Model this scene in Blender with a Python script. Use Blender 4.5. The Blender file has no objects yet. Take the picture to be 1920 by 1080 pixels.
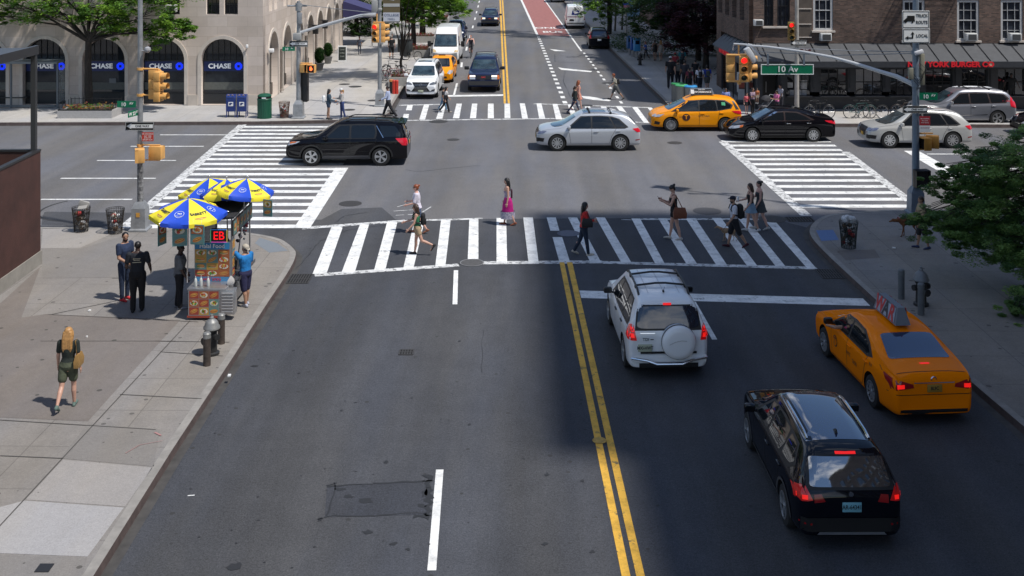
import bpy,bmesh,math,random
from mathutils import Vector,Matrix,noise
from mathutils.bvhtree import BVHTree
R=math.radians
PI=math.pi
rnd=random.Random(7)
SC=bpy.context.scene
COL=SC.collection
F,HC,Y0=2050.0,10.0,-127.0
def P(px,py,z=0.0):
 """point of the ground (at height z) seen at a pixel of the photograph"""
 d=F*(HC-z)/(py-Y0)
 return Vector(((px-960)*d/F,d,z))
def XA(px,d):return(px-960)*d/F
def ZA(py,d):return HC-(py-Y0)*d/F
# ---------------------------------------------------------------- materials
MC={}
def mat(name,col,rough=0.6,metal=0.0,var=0.0,scale=8.0,bump=0.0,bscale=60.0,coat=0.0,emit=None,es=1.0,spots=0.0,alpha=1.0,trans=0.0,col2=None,spec=0.5,detail=4.0,ior=1.5):
 if name in MC:return MC[name]
 m=bpy.data.materials.new(name);m.use_nodes=True
 nt=m.node_tree;nd=nt.nodes;lk=nt.links
 b=nd['Principled BSDF']
 c=(*col,1)
 b.inputs['Base Color'].default_value=c
 b.inputs['Roughness'].default_value=rough
 b.inputs['Metallic'].default_value=metal
 b.inputs['Specular IOR Level'].default_value=spec;b.inputs['IOR'].default_value=ior;b.inputs['Coat IOR'].default_value=max(1.5,ior)
 b.inputs['Coat Weight'].default_value=coat
 b.inputs['Coat Roughness'].default_value=0.04
 if alpha<1:b.inputs['Alpha'].default_value=alpha
 if trans>0:b.inputs['Transmission Weight'].default_value=trans
 if emit:
  b.inputs['Emission Color'].default_value=(*emit,1)
  b.inputs['Emission Strength'].default_value=es
 tc=None
 if var>0 or bump>0 or col2:
  tc=nd.new('ShaderNodeTexCoord')
 if var>0 or col2:
  n1=nd.new('ShaderNodeTexNoise');n1.inputs['Scale'].default_value=scale;n1.inputs['Detail'].default_value=detail
  n1.inputs['Roughness'].default_value=0.65
  lk.new(tc.outputs['Object'],n1.inputs['Vector'])
  mr=nd.new('ShaderNodeMapRange');mr.inputs['From Min'].default_value=0.3;mr.inputs['From Max'].default_value=0.7
  lk.new(n1.outputs['Fac'],mr.inputs['Value'])
  mx=nd.new('ShaderNodeMix');mx.data_type='RGBA'
  lo=[max(0,x*(1-var))for x in col];hi=[min(1,x*(1+var))for x in col]
  if col2:hi=list(col2);lo=list(col)
  mx.inputs['A'].default_value=(*lo,1);mx.inputs['B'].default_value=(*hi,1)
  lk.new(mr.outputs['Result'],mx.inputs['Factor']);lk.new(mx.outputs['Result'],b.inputs['Base Color'])
 if bump>0:
  n2=nd.new('ShaderNodeTexNoise');n2.inputs['Scale'].default_value=bscale;n2.inputs['Detail'].default_value=5
  lk.new(tc.outputs['Object'],n2.inputs['Vector'])
  bp=nd.new('ShaderNodeBump');bp.inputs['Strength'].default_value=bump;bp.inputs['Distance'].default_value=0.02
  lk.new(n2.outputs['Fac'],bp.inputs['Height']);lk.new(bp.outputs['Normal'],b.inputs['Normal'])
 MC[name]=m
 return m
def ground_mat(name,base,kind='asphalt',brick=None,rot=0.0,tone=0.15,dirt=0.5,spot=0.0,spotcol=(0.03,0.03,0.03)):
 """layered procedural ground: broad stains, aggregate grain, worn streaks, gum spots, slab joints"""
 m=bpy.data.materials.new(name);m.use_nodes=True
 nt=m.node_tree;nd=nt.nodes;lk=nt.links
 b=nd['Principled BSDF'];b.inputs['Roughness'].default_value=0.88 if kind=='asphalt' else 0.82
 b.inputs['Specular IOR Level'].default_value=0.3
 tc=nd.new('ShaderNodeTexCoord');mp=nd.new('ShaderNodeMapping');mp.inputs['Rotation'].default_value=(0,0,rot)
 lk.new(tc.outputs['Object'],mp.inputs['Vector']);V=mp.outputs['Vector']
 def noi(scale,det=5,rough=0.6,vec=V):
  n=nd.new('ShaderNodeTexNoise');n.inputs['Scale'].default_value=scale;n.inputs['Detail'].default_value=det
  n.inputs['Roughness'].default_value=rough;lk.new(vec,n.inputs['Vector']);return n.outputs['Fac']
 def rng(v,a,b_,c,d):
  r=nd.new('ShaderNodeMapRange');r.inputs['From Min'].default_value=a;r.inputs['From Max'].default_value=b_
  r.inputs['To Min'].default_value=c;r.inputs['To Max'].default_value=d;lk.new(v,r.inputs['Value']);return r.outputs['Result']
 def mul(a,b_):
  r=nd.new('ShaderNodeMath');r.operation='MULTIPLY';lk.new(a,r.inputs[0])
  if isinstance(b_,float):r.inputs[1].default_value=b_
  else:lk.new(b_,r.inputs[1])
  return r.outputs[0]
 st=nd.new('ShaderNodeMapping');st.inputs['Scale'].default_value=(1.0,0.12,1);lk.new(V,st.inputs['Vector'])
 f=mul(rng(noi(0.25,6),.3,.7,1-tone*.7,1+tone*.7),rng(noi(2.2,6,.7),.3,.7,1-tone*.6,1+tone*.6))
 f=mul(f,rng(noi(1.1,4,.6,st.outputs['Vector']),.3,.7,1-tone*dirt,1+tone*dirt))
 A_=kind=='asphalt'
 f=mul(f,rng(noi(38,3,.8),.25,.75,.45 if A_ else.80,1.55 if A_ else 1.20));f=mul(f,rng(noi(16,5,.8),.3,.7,.74 if A_ else.90,1.26 if A_ else 1.10))
 if A_:
  s4=nd.new('ShaderNodeMapping');s4.inputs['Scale'].default_value=(.62,.018,1);lk.new(V,s4.inputs['Vector']);f=mul(f,rng(noi(1.0,2,.5,s4.outputs['Vector']),.40,.60,.90,1.07))
 if brick:
  bt=nd.new('ShaderNodeTexBrick');bt.offset=brick[2];bt.squash=1
  bt.inputs['Scale'].default_value=1.0;bt.inputs['Brick Width'].default_value=brick[0];bt.inputs['Row Height'].default_value=brick[1]
  bt.inputs['Mortar Size'].default_value=brick[3];bt.inputs['Mortar Smooth'].default_value=0.2;bt.inputs['Bias'].default_value=0
  a=brick[4]
  bt.inputs['Color1'].default_value=(1-a,1-a,1-a,1);bt.inputs['Color2'].default_value=(1+a,1+a,1+a,1)
  bt.inputs['Mortar'].default_value=(.68,.68,.68,1)
  lk.new(V,bt.inputs['Vector'])
  sx=nd.new('ShaderNodeSeparateColor');lk.new(bt.outputs['Color'],sx.inputs['Color'])
  f=mul(f,sx.outputs['Red'])
 mx=nd.new('ShaderNodeVectorMath');mx.operation='SCALE';mx.inputs[0].default_value=base
 lk.new(f,mx.inputs['Scale']);out=mx.outputs['Vector']
 tn=nd.new('ShaderNodeMix');tn.data_type='RGBA';tn.inputs['A'].default_value=(.94,.975,1.07,1)if A_ else(.97,.98,1.02,1);tn.inputs['B'].default_value=(1.02,1.0,.98,1)if A_ else(1.03,1.0,.96,1)
 s3=nd.new('ShaderNodeMapping');s3.inputs['Scale'].default_value=(.55,.09,1);lk.new(V,s3.inputs['Vector']);lk.new(rng(noi(1.0,3,.55,s3.outputs['Vector']),.38,.62,0,1),tn.inputs['Factor'])
 tm_=nd.new('ShaderNodeVectorMath');tm_.operation='MULTIPLY';lk.new(out,tm_.inputs[0]);lk.new(tn.outputs['Result'],tm_.inputs[1]);out=tm_.outputs['Vector']
 if spot>0:
  vo=nd.new('ShaderNodeTexVoronoi');vo.inputs['Scale'].default_value=2.6;lk.new(V,vo.inputs['Vector'])
  sc2=nd.new('ShaderNodeSeparateColor');lk.new(vo.outputs['Color'],sc2.inputs['Color'])
  thr=mul(rng(sc2.outputs['Red'],0.25,1.0,0.0,1.0),spot)
  lt=nd.new('ShaderNodeMath');lt.operation='LESS_THAN';lk.new(vo.outputs['Distance'],lt.inputs[0]);lk.new(thr,lt.inputs[1])
  m2=nd.new('ShaderNodeMix');m2.data_type='RGBA';m2.inputs['B'].default_value=(*spotcol,1)
  k=mul(lt.outputs[0],0.75)
  lk.new(k,m2.inputs['Factor']);lk.new(out,m2.inputs['A']);out=m2.outputs['Result']
 lk.new(out,b.inputs['Base Color'])
 bp=nd.new('ShaderNodeBump');bp.inputs['Strength'].default_value=0.35;bp.inputs['Distance'].default_value=0.01
 lk.new(noi(80,3,.7),bp.inputs['Height']);lk.new(bp.outputs['Normal'],b.inputs['Normal'])
 MC[name]=m
 return m
def paint_mat(name,col,under,wear=0.5,scale=3.0):
 """road paint worn through to the asphalt in patches"""
 m=bpy.data.materials.new(name);m.use_nodes=True
 nt=m.node_tree;nd=nt.nodes;lk=nt.links
 b=nd['Principled BSDF'];b.inputs['Roughness'].default_value=0.75
 tc=nd.new('ShaderNodeTexCoord')
 n=nd.new('ShaderNodeTexNoise');n.inputs['Scale'].default_value=scale;n.inputs['Detail'].default_value=9;n.inputs['Roughness'].default_value=.75
 lk.new(tc.outputs['Object'],n.inputs['Vector'])
 r=nd.new('ShaderNodeMapRange');r.inputs['From Min'].default_value=wear-.03;r.inputs['From Max'].default_value=wear+.03
 lk.new(n.outputs['Fac'],r.inputs['Value'])
 n3=nd.new('ShaderNodeTexNoise');n3.inputs['Scale'].default_value=1.3;n3.inputs['Detail'].default_value=4
 lk.new(tc.outputs['Object'],n3.inputs['Vector'])
 m3=nd.new('ShaderNodeMix');m3.data_type='RGBA'
 n3.inputs['Scale'].default_value=2.2;n3.inputs['Detail'].default_value=8;n3.inputs['Roughness'].default_value=.8
 m3.inputs['A'].default_value=(*[c*.55 for c in col],1);m3.inputs['B'].default_value=(*col,1)
 r3=nd.new('ShaderNodeMapRange');r3.inputs['From Min'].default_value=.32;r3.inputs['From Max'].default_value=.56;lk.new(n3.outputs['Fac'],r3.inputs['Value']);lk.new(r3.outputs['Result'],m3.inputs['Factor'])
 mx=nd.new('ShaderNodeMix');mx.data_type='RGBA';mx.inputs['B'].default_value=(*under,1)
 lk.new(m3.outputs['Result'],mx.inputs['A'])
 lk.new(r.outputs['Result'],mx.inputs['Factor']);lk.new(mx.outputs['Result'],b.inputs['Base Color'])
 MC[name]=m
 return m
# ---------------------------------------------------------------- mesh collecting
def ring(n,r,z=0,ry=None):
 ry=r if ry is None else ry
 return[Vector((r*math.cos(2*PI*i/n),ry*math.sin(2*PI*i/n),z))for i in range(n)]
def frame_of(d):
 d=d.normalized();a=Vector((0,0,1))if abs(d.z)<.95 else Vector((0,1,0))
 x=a.cross(d).normalized();y=d.cross(x);return x,y,d
class MB:
 def __init__(s):s.v=[];s.f=[];s.m=[]
 def add(s,vs,fs,mi=0):
  o=len(s.v);s.v+=[Vector(v)for v in vs]
  for f in fs:s.f.append([i+o for i in f]);s.m.append(mi)
  return s
 def box(s,c,size,rz=0,mi=0,rx=0,ry=0):
  M=Matrix.Translation(c)@Matrix.Rotation(rz,4,'Z')@Matrix.Rotation(ry,4,'Y')@Matrix.Rotation(rx,4,'X')
  a,b,d=[x/2 for x in size]
  vs=[M@Vector((x*a,y*b,z*d))for x in(-1,1)for y in(-1,1)for z in(-1,1)]
  return s.add(vs,[(0,1,3,2),(4,6,7,5),(0,4,5,1),(2,3,7,6),(0,2,6,4),(1,5,7,3)],mi)
 def rbox(s,c,size,r=.02,rz=0,mi=0,rx=0,ry=0,seg=2):
  bm=bmesh.new();bmesh.ops.create_cube(bm,size=1)
  for v in bm.verts:v.co=Vector((v.co.x*size[0],v.co.y*size[1],v.co.z*size[2]))
  bmesh.ops.bevel(bm,geom=bm.edges[:],offset=min(r,min(size)*.45),segments=seg,affect='EDGES',profile=.5)
  M=Matrix.Translation(c)@Matrix.Rotation(rz,4,'Z')@Matrix.Rotation(ry,4,'Y')@Matrix.Rotation(rx,4,'X')
  bm.verts.index_update()
  s.add([M@v.co for v in bm.verts],[[v.index for v in f.verts]for f in bm.faces],mi);bm.free();return s
 def cyl(s,p,q,r1,r2=None,n=12,mi=0,caps=True,flat=1.0):
  p=Vector(p);q=Vector(q);r2=r1 if r2 is None else r2
  x,y,d=frame_of(q-p)
  vs=[]
  for c,r in((p,r1),(q,r2)):
   for i in range(n):
    a=2*PI*i/n;vs.append(c+x*(r*math.cos(a))+y*(r*flat*math.sin(a)))
  fs=[(i,(i+1)%n,n+(i+1)%n,n+i)for i in range(n)]
  if caps:fs+=[tuple(range(n-1,-1,-1)),tuple(range(n,2*n))]
  return s.add(vs,fs,mi)
 def tube(s,pts,r,n=8,mi=0,closed=False):
  pts=[Vector(p)for p in pts];rs=r if isinstance(r,(list,tuple))else[r]*len(pts)
  L=len(pts);vs=[]
  for k,p in enumerate(pts):
   if closed:d=pts[(k+1)%L]-pts[k-1]
   else:d=pts[min(k+1,L-1)]-pts[max(k-1,0)]
   x,y,_=frame_of(d)
   for i in range(n):
    a=2*PI*i/n;vs.append(p+x*(rs[k]*math.cos(a))+y*(rs[k]*math.sin(a)))
  fs=[]
  for k in range(L if closed else L-1):
   k2=(k+1)%L
   for i in range(n):fs.append((k*n+i,k*n+(i+1)%n,k2*n+(i+1)%n,k2*n+i))
  if not closed:fs+=[tuple(range(n-1,-1,-1)),tuple(range((L-1)*n,L*n))]
  return s.add(vs,fs,mi)
 def lathe(s,prof,n=24,c=(0,0,0),axis='Z',mi=0,caps=True):
  c=Vector(c);vs=[]
  for r,z in prof:
   for i in range(n):
    a=2*PI*i/n
    u,v=r*math.cos(a),r*math.sin(a)
    vs.append(c+(Vector((u,v,z))if axis=='Z' else Vector((v,z,u))if axis=='Y' else Vector((z,u,v))))
  fs=[]
  for k in range(len(prof)-1):
   for i in range(n):fs.append((k*n+i,k*n+(i+1)%n,(k+1)*n+(i+1)%n,(k+1)*n+i))
  if caps:fs+=[tuple(range(n-1,-1,-1)),tuple(range((len(prof)-1)*n,len(prof)*n))]
  return s.add(vs,fs,mi)
 def ell(s,c,r,n=12,M=None,mi=0):
  c=Vector(c);r=(r,r,r)if isinstance(r,(int,float))else r
  k=max(6,n//2+2);vs=[];M=M or Matrix.Identity(3)
  vs.append(c+M@Vector((0,0,-r[2])))
  for j in range(1,k):
   t=-PI/2+PI*j/k
   for i in range(n):
    a=2*PI*i/n
    vs.append(c+M@Vector((r[0]*math.cos(t)*math.cos(a),r[1]*math.cos(t)*math.sin(a),r[2]*math.sin(t))))
  vs.append(c+M@Vector((0,0,r[2])));top=len(vs)-1
  fs=[(0,1+(i+1)%n,1+i)for i in range(n)]
  for j in range(k-2):
   for i in range(n):fs.append((1+j*n+i,1+j*n+(i+1)%n,1+(j+1)*n+(i+1)%n,1+(j+1)*n+i))
  fs+=[(1+(k-2)*n+i,1+(k-2)*n+(i+1)%n,top)for i in range(n)]
  return s.add(vs,fs,mi)
 def caps(s,p,q,r1,r2,n=10,mi=0):
  """tapered limb with round ends"""
  p=Vector(p);q=Vector(q);s.cyl(p,q,r1,r2,n,mi);s.ell(p,r1,n,mi=mi);s.ell(q,r2,n,mi=mi);return s
 def loft(s,rings,mi=0,caps=True):
  n=len(rings[0]);vs=[v for r in rings for v in r];fs=[]
  for k in range(len(rings)-1):
   for i in range(n):fs.append((k*n+i,k*n+(i+1)%n,(k+1)*n+(i+1)%n,(k+1)*n+i))
  if caps:fs+=[tuple(range(n-1,-1,-1)),tuple(range((len(rings)-1)*n,len(rings)*n))]
  return s.add(vs,fs,mi)
 def prism(s,poly,z0,z1,mi=0):
  n=len(poly);vs=[Vector((p[0],p[1],z0))for p in poly]+[Vector((p[0],p[1],z1))for p in poly]
  return s.add(vs,[tuple(range(n-1,-1,-1)),tuple(range(n,2*n))]+[(i,(i+1)%n,n+(i+1)%n,n+i)for i in range(n)],mi)
 def quad(s,a,b,c,d,mi=0):return s.add([a,b,c,d],[(0,1,2,3)],mi)
 def merge(s,o,M=None,mi=0):
  s.add([(M@v if M else v)for v in o.v],o.f,mi);return s
 def mesh(s,name,mats,smooth=35):
  me=bpy.data.meshes.new(name);me.from_pydata([tuple(v)for v in s.v],[],s.f)
  mats=mats if isinstance(mats,(list,tuple))else[mats]
  for m in mats:me.materials.append(m)
  if len(mats)>1:me.polygons.foreach_set('material_index',s.m)
  me.validate();me.update()
  if smooth:
   me.polygons.foreach_set('use_smooth',[True]*len(me.polygons))
   me.set_sharp_from_angle(angle=R(smooth))
  return me
 def build(s,name,mats,parent=None,smooth=35,fix=False):
  me=s.mesh(name,mats,smooth)
  if fix:
   bm=bmesh.new();bm.from_mesh(me);bmesh.ops.recalc_face_normals(bm,faces=bm.faces[:]);bm.to_mesh(me);bm.free()
  return link(name,me,parent)
def link(name,me,parent=None):
 o=bpy.data.objects.new(name,me);COL.objects.link(o)
 if parent is not None:o.parent=parent
 return o
def empty(name,loc=(0,0,0),rz=0.0):
 o=bpy.data.objects.new(name,None);COL.objects.link(o);o.location=loc;o.rotation_euler=(0,0,rz)
 o.empty_display_size=.2
 return o
def tag(o,label=None,cat=None,group=None,kind=None):
 if label:o['label']=label
 if cat:o['category']=cat
 if group:o['group']=group
 if kind:o['kind']=kind
 return o
def struct(o):o['kind']='structure';return o
KIDS={}
def copy_tree(o,parent=None):
 c=o.copy();COL.objects.link(c)
 if parent is not None:c.parent=parent;c.matrix_parent_inverse=Matrix.Identity(4)
 for ch in[x for x in list(COL.objects)if x.parent==o]:copy_tree(ch,c)
 return c
TMP=bpy.data.scenes.new('tmp')
def evalmesh(o,extra=()):
 """evaluate one object alone, in a scratch scene"""
 for q in(o,*extra):TMP.collection.objects.link(q)
 vl=TMP.view_layers[0];vl.update();me=bpy.data.meshes.new_from_object(o.evaluated_get(vl.depsgraph))
 for q in(o,*extra):bpy.data.objects.remove(q)
 return me
def bake(me,mods,extra=()):
 """mesh with modifiers applied"""
 o=bpy.data.objects.new('tmp',me)
 for typ,kw in mods:
  m=o.modifiers.new('m',typ)
  for k,v in kw.items():setattr(m,k,v)
 return evalmesh(o,extra)
TXT={}
def text_mb(s,size=1.0,bold=0.0,align='CENTER',ext=0.0):
 """flat lettering in the XY plane, centred"""
 key=(s,bold,align)
 if key not in TXT:
  cu=bpy.data.curves.new('t','FONT');cu.body=s;cu.size=1;cu.align_x=align;cu.align_y='CENTER';cu.offset=bold;cu.resolution_u=3
  me=evalmesh(bpy.data.objects.new('t',cu))
  TXT[key]=([v.co.copy()for v in me.vertices],[list(p.vertices)for p in me.polygons])
  bpy.data.meshes.remove(me)
 v,f=TXT[key];m=MB();m.add([x*size for x in v],f);return m
def text_obj(s,size,m,parent,loc,rot=(PI/2,0,0),name='lettering',bold=0.01,sx=1.0,thick=.006,align='CENTER'):
 """lettering standing in the local XZ plane by default, facing -Y"""
 t=text_mb(s,size,bold,align)
 vs=[Vector((v.x*sx,v.y,0))for v in t.v];n=len(vs)
 q=MB();q.add(vs,t.f)
 me=q.mesh(name,m,0)
 bm=bmesh.new();bm.from_mesh(me)
 r=bmesh.ops.extrude_face_region(bm,geom=bm.faces[:])
 for g in r['geom']:
  if isinstance(g,bmesh.types.BMVert):g.co.z+=thick
 bmesh.ops.recalc_face_normals(bm,faces=bm.faces[:]);bm.to_mesh(me);bm.free()
 o=link(name,me,parent);o.location=loc;o.rotation_euler=rot
 return o
def plate_holes(outer,holes,t,name,m,parent=None,loc=(0,0,0),rot=(PI/2,0,0)):
 """flat plate with openings (2D filled curve), thickness t; local XY plane stood up by rot"""
 cu=bpy.data.curves.new('c','CURVE');cu.dimensions='2D';cu.fill_mode='BOTH';cu.extrude=t/2
 for poly in[outer]+holes:
  sp=cu.splines.new('POLY');sp.points.add(len(poly)-1);sp.use_cyclic_u=True
  for i,p in enumerate(poly):sp.points[i].co=(p[0],p[1],0,1)
 me=evalmesh(bpy.data.objects.new('c',cu))
 me.materials.clear();me.materials.append(m);me.name=name
 ob=link(name,me,parent);ob.location=loc;ob.rotation_euler=rot
 return ob
def arch_poly(cx,w,z0,z1,n=14,grow=0.0):
 """round-headed opening: jambs from z0, crown at z1"""
 r=w/2+grow;zs=z1-w/2
 pts=[(cx-r,z0),(cx+r,z0)]
 for i in range(n+1):
  a=PI*i/n;pts.append((cx+r*math.cos(a),zs+r*math.sin(a)))
 return pts
def rect(x0,x1,z0,z1):return[(x0,z0),(x1,z0),(x1,z1),(x0,z1)]
BLACK=mat('black_plastic',(.012,.012,.013),.45)
RUB=mat('tyre_rubber',(.018,.018,.018),.85)
STEEL=mat('galvanised_steel',(.33,.34,.35),.45,.6,var=.18,scale=5,bump=.1)
ALU=mat('bright_metal',(.62,.62,.63),.28,.9)
CHROME=mat('chrome',(.8,.8,.8),.12,1)
DARKMETAL=mat('dark_metal',(.03,.03,.032),.45,.3)
WHITE=mat('white_paint',(.75,.75,.74),.5)
GLASSD=mat('dark_glass',(.006,.008,.010),.03,spec=.7)
SIGNY=mat('signal_yellow',(.72,.38,.11),.5,var=.08,scale=6)
GREEN=mat('sign_green',(.0,.16,.075),.4)
SIGNW=mat('sign_white',(.8,.8,.78),.5)
SIGNK=mat('sign_black',(.01,.01,.01),.5)
REDL=mat('red_lamp',(.8,.02,.02),.3,emit=(1,.012,.012),es=1.6)
LENS_OFF=mat('dark_lens',(.015,.012,.01),.15)
# ================================================================= setting: ground, kerbs, markings
ROT=0.0166
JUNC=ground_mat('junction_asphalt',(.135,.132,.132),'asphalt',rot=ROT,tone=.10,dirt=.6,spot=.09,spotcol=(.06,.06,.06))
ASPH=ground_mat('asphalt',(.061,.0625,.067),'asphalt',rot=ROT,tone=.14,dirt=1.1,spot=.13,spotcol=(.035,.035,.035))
PATCH=ground_mat('dark_asphalt_patch',(.07,.07,.072),'asphalt',rot=ROT,tone=.12)
TAR=mat('tar_seal',(.022,.022,.023),.6)
CONC=ground_mat('sidewalk_concrete',(.222,.207,.190),'concrete',rot=ROT,tone=.12,brick=(1.6,1.6,0.0,.012,.05),spot=.19,spotcol=(.08,.075,.07))
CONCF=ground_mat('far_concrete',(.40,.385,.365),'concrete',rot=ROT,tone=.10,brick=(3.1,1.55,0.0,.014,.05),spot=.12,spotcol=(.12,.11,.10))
CONCB=ground_mat('old_concrete',(.172,.152,.136),'concrete',rot=ROT,tone=.12,spot=.18,spotcol=(.05,.05,.045))
CONCL=ground_mat('pale_concrete',(.29,.273,.255),'concrete',rot=ROT,tone=.06,spot=.12,spotcol=(.1,.09,.08))
CONCN=ground_mat('new_concrete',(.33,.32,.312),'concrete',rot=ROT,tone=.04,spot=.03,spotcol=(.15,.15,.15))
CONCM=ground_mat('grey_concrete',(.20,.187,.172),'concrete',rot=ROT,tone=.08,spot=.19,spotcol=(.06,.055,.05))
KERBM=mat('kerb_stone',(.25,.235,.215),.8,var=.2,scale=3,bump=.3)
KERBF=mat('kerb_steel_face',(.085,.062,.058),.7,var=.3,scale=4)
WHITEL=paint_mat('road_white',(.78,.78,.76),(.22,.22,.22),.61,3.6)
WORN=paint_mat('road_white_worn',(.66,.66,.65),(.12,.12,.12),.54,5)
YEL=paint_mat('road_yellow',(.78,.44,.055),(.15,.12,.06),.60,4.0)
REDL_M=paint_mat('bus_lane_red',(.34,.135,.12),(.2,.11,.1),.62,.7)
def sheet(name,polys,m,z,world=False):
 b=MB()
 for poly in polys:
  pts=[Vector((p[0],p[1],z))if world else P(p[0],p[1],0)for p in poly]
  a=sum((pts[i].x*pts[(i+1)%len(pts)].y-pts[(i+1)%len(pts)].x*pts[i].y)for i in range(len(pts)))
  if a<0:pts.reverse()
  b.add([Vector((p.x,p.y,z))for p in pts],[tuple(range(len(pts)))])
 return struct(b.build(name,m,smooth=0))
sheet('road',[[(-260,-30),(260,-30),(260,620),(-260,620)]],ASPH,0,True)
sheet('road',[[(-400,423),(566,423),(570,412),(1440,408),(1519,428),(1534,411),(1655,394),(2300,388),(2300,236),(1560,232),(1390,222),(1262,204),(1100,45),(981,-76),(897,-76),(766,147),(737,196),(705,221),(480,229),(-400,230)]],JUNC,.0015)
def smooth_open(pts,n=5):
 """round a pixel polyline a little (Catmull-Rom on world points)"""
 out=[]
 for i in range(len(pts)-1):
  p0=pts[max(i-1,0)];p1=pts[i];p2=pts[i+1];p3=pts[min(i+2,len(pts)-1)]
  for k in range(n):
   t=k/n
   out.append(0.5*((2*p1)+(p2-p0)*t+(2*p0-5*p1+4*p2-p3)*t*t+(3*p1-p0-3*p2+p3)*t**3))
 out.append(pts[-1]);return out
def sidewalk(edge_px,back,name,curve=None,m=None):
 """edge_px: pixels of the kerb's upper outer edge; back: world points closing the block"""
 e=[P(x,y,.15)for x,y in edge_px]
 if curve:
  a,b_=curve;e=e[:a]+smooth_open(e[a:b_+1])+e[b_+1:]
 n=len(e);outer=[];inner=[]
 poly=[Vector((p.x,p.y,0))for p in e]+[Vector((x,y,0))for x,y in back]
 area=sum(poly[i].x*poly[(i+1)%len(poly)].y-poly[(i+1)%len(poly)].x*poly[i].y for i in range(len(poly)))
 sgn=1 if area>0 else-1
 for i in range(n):
  d=(e[min(i+1,n-1)]-e[max(i-1,0)]);d.z=0;d.normalize()
  nrm=Vector((-d.y,d.x,0))*sgn
  outer.append(e[i]);inner.append(e[i]+nrm*.17)
 b=MB()
 pp=[Vector((p.x,p.y,.15))for p in inner]+[Vector((x,y,.15))for x,y in back]
 if sgn<0:pp.reverse()
 b.add(pp,[tuple(range(len(pp)))])
 struct(b.build(name,m or CONC,smooth=0))
 k=MB()
 for i in range(n-1):
  a,c=outer[i],outer[i+1];ai,ci=inner[i],inner[i+1]
  z=Vector((0,0,.004));g=Vector((0,0,-.16))
  k.quad(a+z,c+z,ci+z,ai+z,0)
  o2=(a-ai).normalized()*.02;o3=(c-ci).normalized()*.02
  k.quad(a+z,c+z,c+g+o3,a+g+o2,1)
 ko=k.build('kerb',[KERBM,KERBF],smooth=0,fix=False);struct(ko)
 bm=bmesh.new();bm.from_mesh(ko.data)
 for f in bm.faces:
  f.normal_update()
  if f.material_index==0 and f.normal.z<0:f.normal_flip()
 bm.to_mesh(ko.data);bm.free()
 g=MB()
 for i in range(n-1):
  a,c=outer[i],outer[i+1];da=(a-inner[i]).normalized();dc=(c-inner[i+1]).normalized()
  q=[Vector((a.x,a.y,.003)),Vector((c.x,c.y,.003)),Vector((c.x,c.y,.003))+dc*.20,Vector((a.x,a.y,.003))+da*.20]
  g.quad(*(q if sgn>0 else q[::-1]))
 gutter=g.build('gutter',mat('gutter_grime',(.040,.038,.036),.85,col2=(.075,.070,.066),scale=2.6),smooth=0);struct(gutter)
 return e
sidewalk([(30,1320),(175,1080),(320,848),(440,665),(497,575),(540,510),(554,480),(550,466),(527,449),(496,441),(458,435),(380,429),(78,426),(-400,423)],[(-60,37),(-60,5)],'sidewalk',(3,9))
sidewalk([(2400,1240),(1920,800),(1840,732),(1640,560),(1560,486),(1524,448),(1519,428),(1534,411),(1565,401),(1655,394),(1760,391),(2300,388)],[(60,40),(60,0)],'sidewalk',(4,9))
sidewalk([(-400,229),(0,230),(480,228),(630,225),(700,221),(728,212),(737,195),(766,146),(792,106),(853,0),(897,-76),(915,-108)],[(-60,600),(-200,600),(-200,60)],'sidewalk',(3,7),CONCF)
sidewalk([(938,-108),(981,-76),(1055,0),(1100,44),(1145,91),(1242,184),(1262,203),(1300,214),(1390,220),(1560,232),(2300,236)],[(200,60),(200,600),(60,600)],'sidewalk',(5,9),CONCF)
def slabs(lst,z=.154):
 for pts,m in lst:
  w=[P(x,y,.15)for x,y in pts]
  a=sum((w[i].x*w[(i+1)%len(w)].y-w[(i+1)%len(w)].x*w[i].y)for i in range(len(w)))
  if a<0:w.reverse()
  b=MB();b.add([Vector((p.x,p.y,z))for p in w],[tuple(range(len(w)))]);struct(b.build('pavement_slab',m,smooth=0))
slabs([([(80,428),(228,431),(150,465),(77,466)],CONCL),([(-300,606),(-40,606),(76,500),(40,596),(86,589),(338,600),(255,690),(165,790),(-300,770)],CONCB),([(77,468),(150,467),(238,440),(255,520),(80,522)],CONCM),([(118,862),(286,877),(234,950),(48,937)],CONCL),([(46,939),(232,952),(164,1044),(-200,1030),(-130,985)],CONCN),([(-250,1033),(164,1046),(140,1120),(-300,1120)],CONCM),([(165,794),(300,806),(288,875),(120,860),(112,860)],CONCM),])
j=MB()
for(x0,y0,x1,y1)in[(356,602,-20,1008),(76,640,330,640),(0,788,292,806),(0,855,118,860),(90,590,372,604),(380,600,400,610),(300,660,418,668),(225,740,378,748),(240,560,96,590),(255,522,210,522),(290,640,430,642)]:
 a,b=P(x0,y0,.15),P(x1,y1,.15);d=(b-a).normalized();n_=Vector((-d.y,d.x,0))*.012
 z=Vector((0,0,.009));j.quad(a-n_+z,b-n_+z,b+n_+z,a+n_+z)
struct(j.build('pavement_joint',mat('joint_dirt',(.07,.065,.06),.9),smooth=0))
slabs([([(487,446),(520,456),(540,470),(505,474),(478,456)],mat('tactile_blue_grey',(.17,.19,.21),.8,var=.1,scale=30)),([(1530,432),(1562,431),(1573,450),(1540,452)],mat('tactile_blue',(.10,.17,.33),.8,var=.1,scale=30)),([(1568,470),(1640,468),(1650,483),(1586,488)],CONCB)])
cv=MB();c0=P(83,1066,.15);cv.box((c0.x,c0.y,.16),(.22,.22,.012));struct(cv.build('valve_cover',DARKMETAL))
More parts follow.
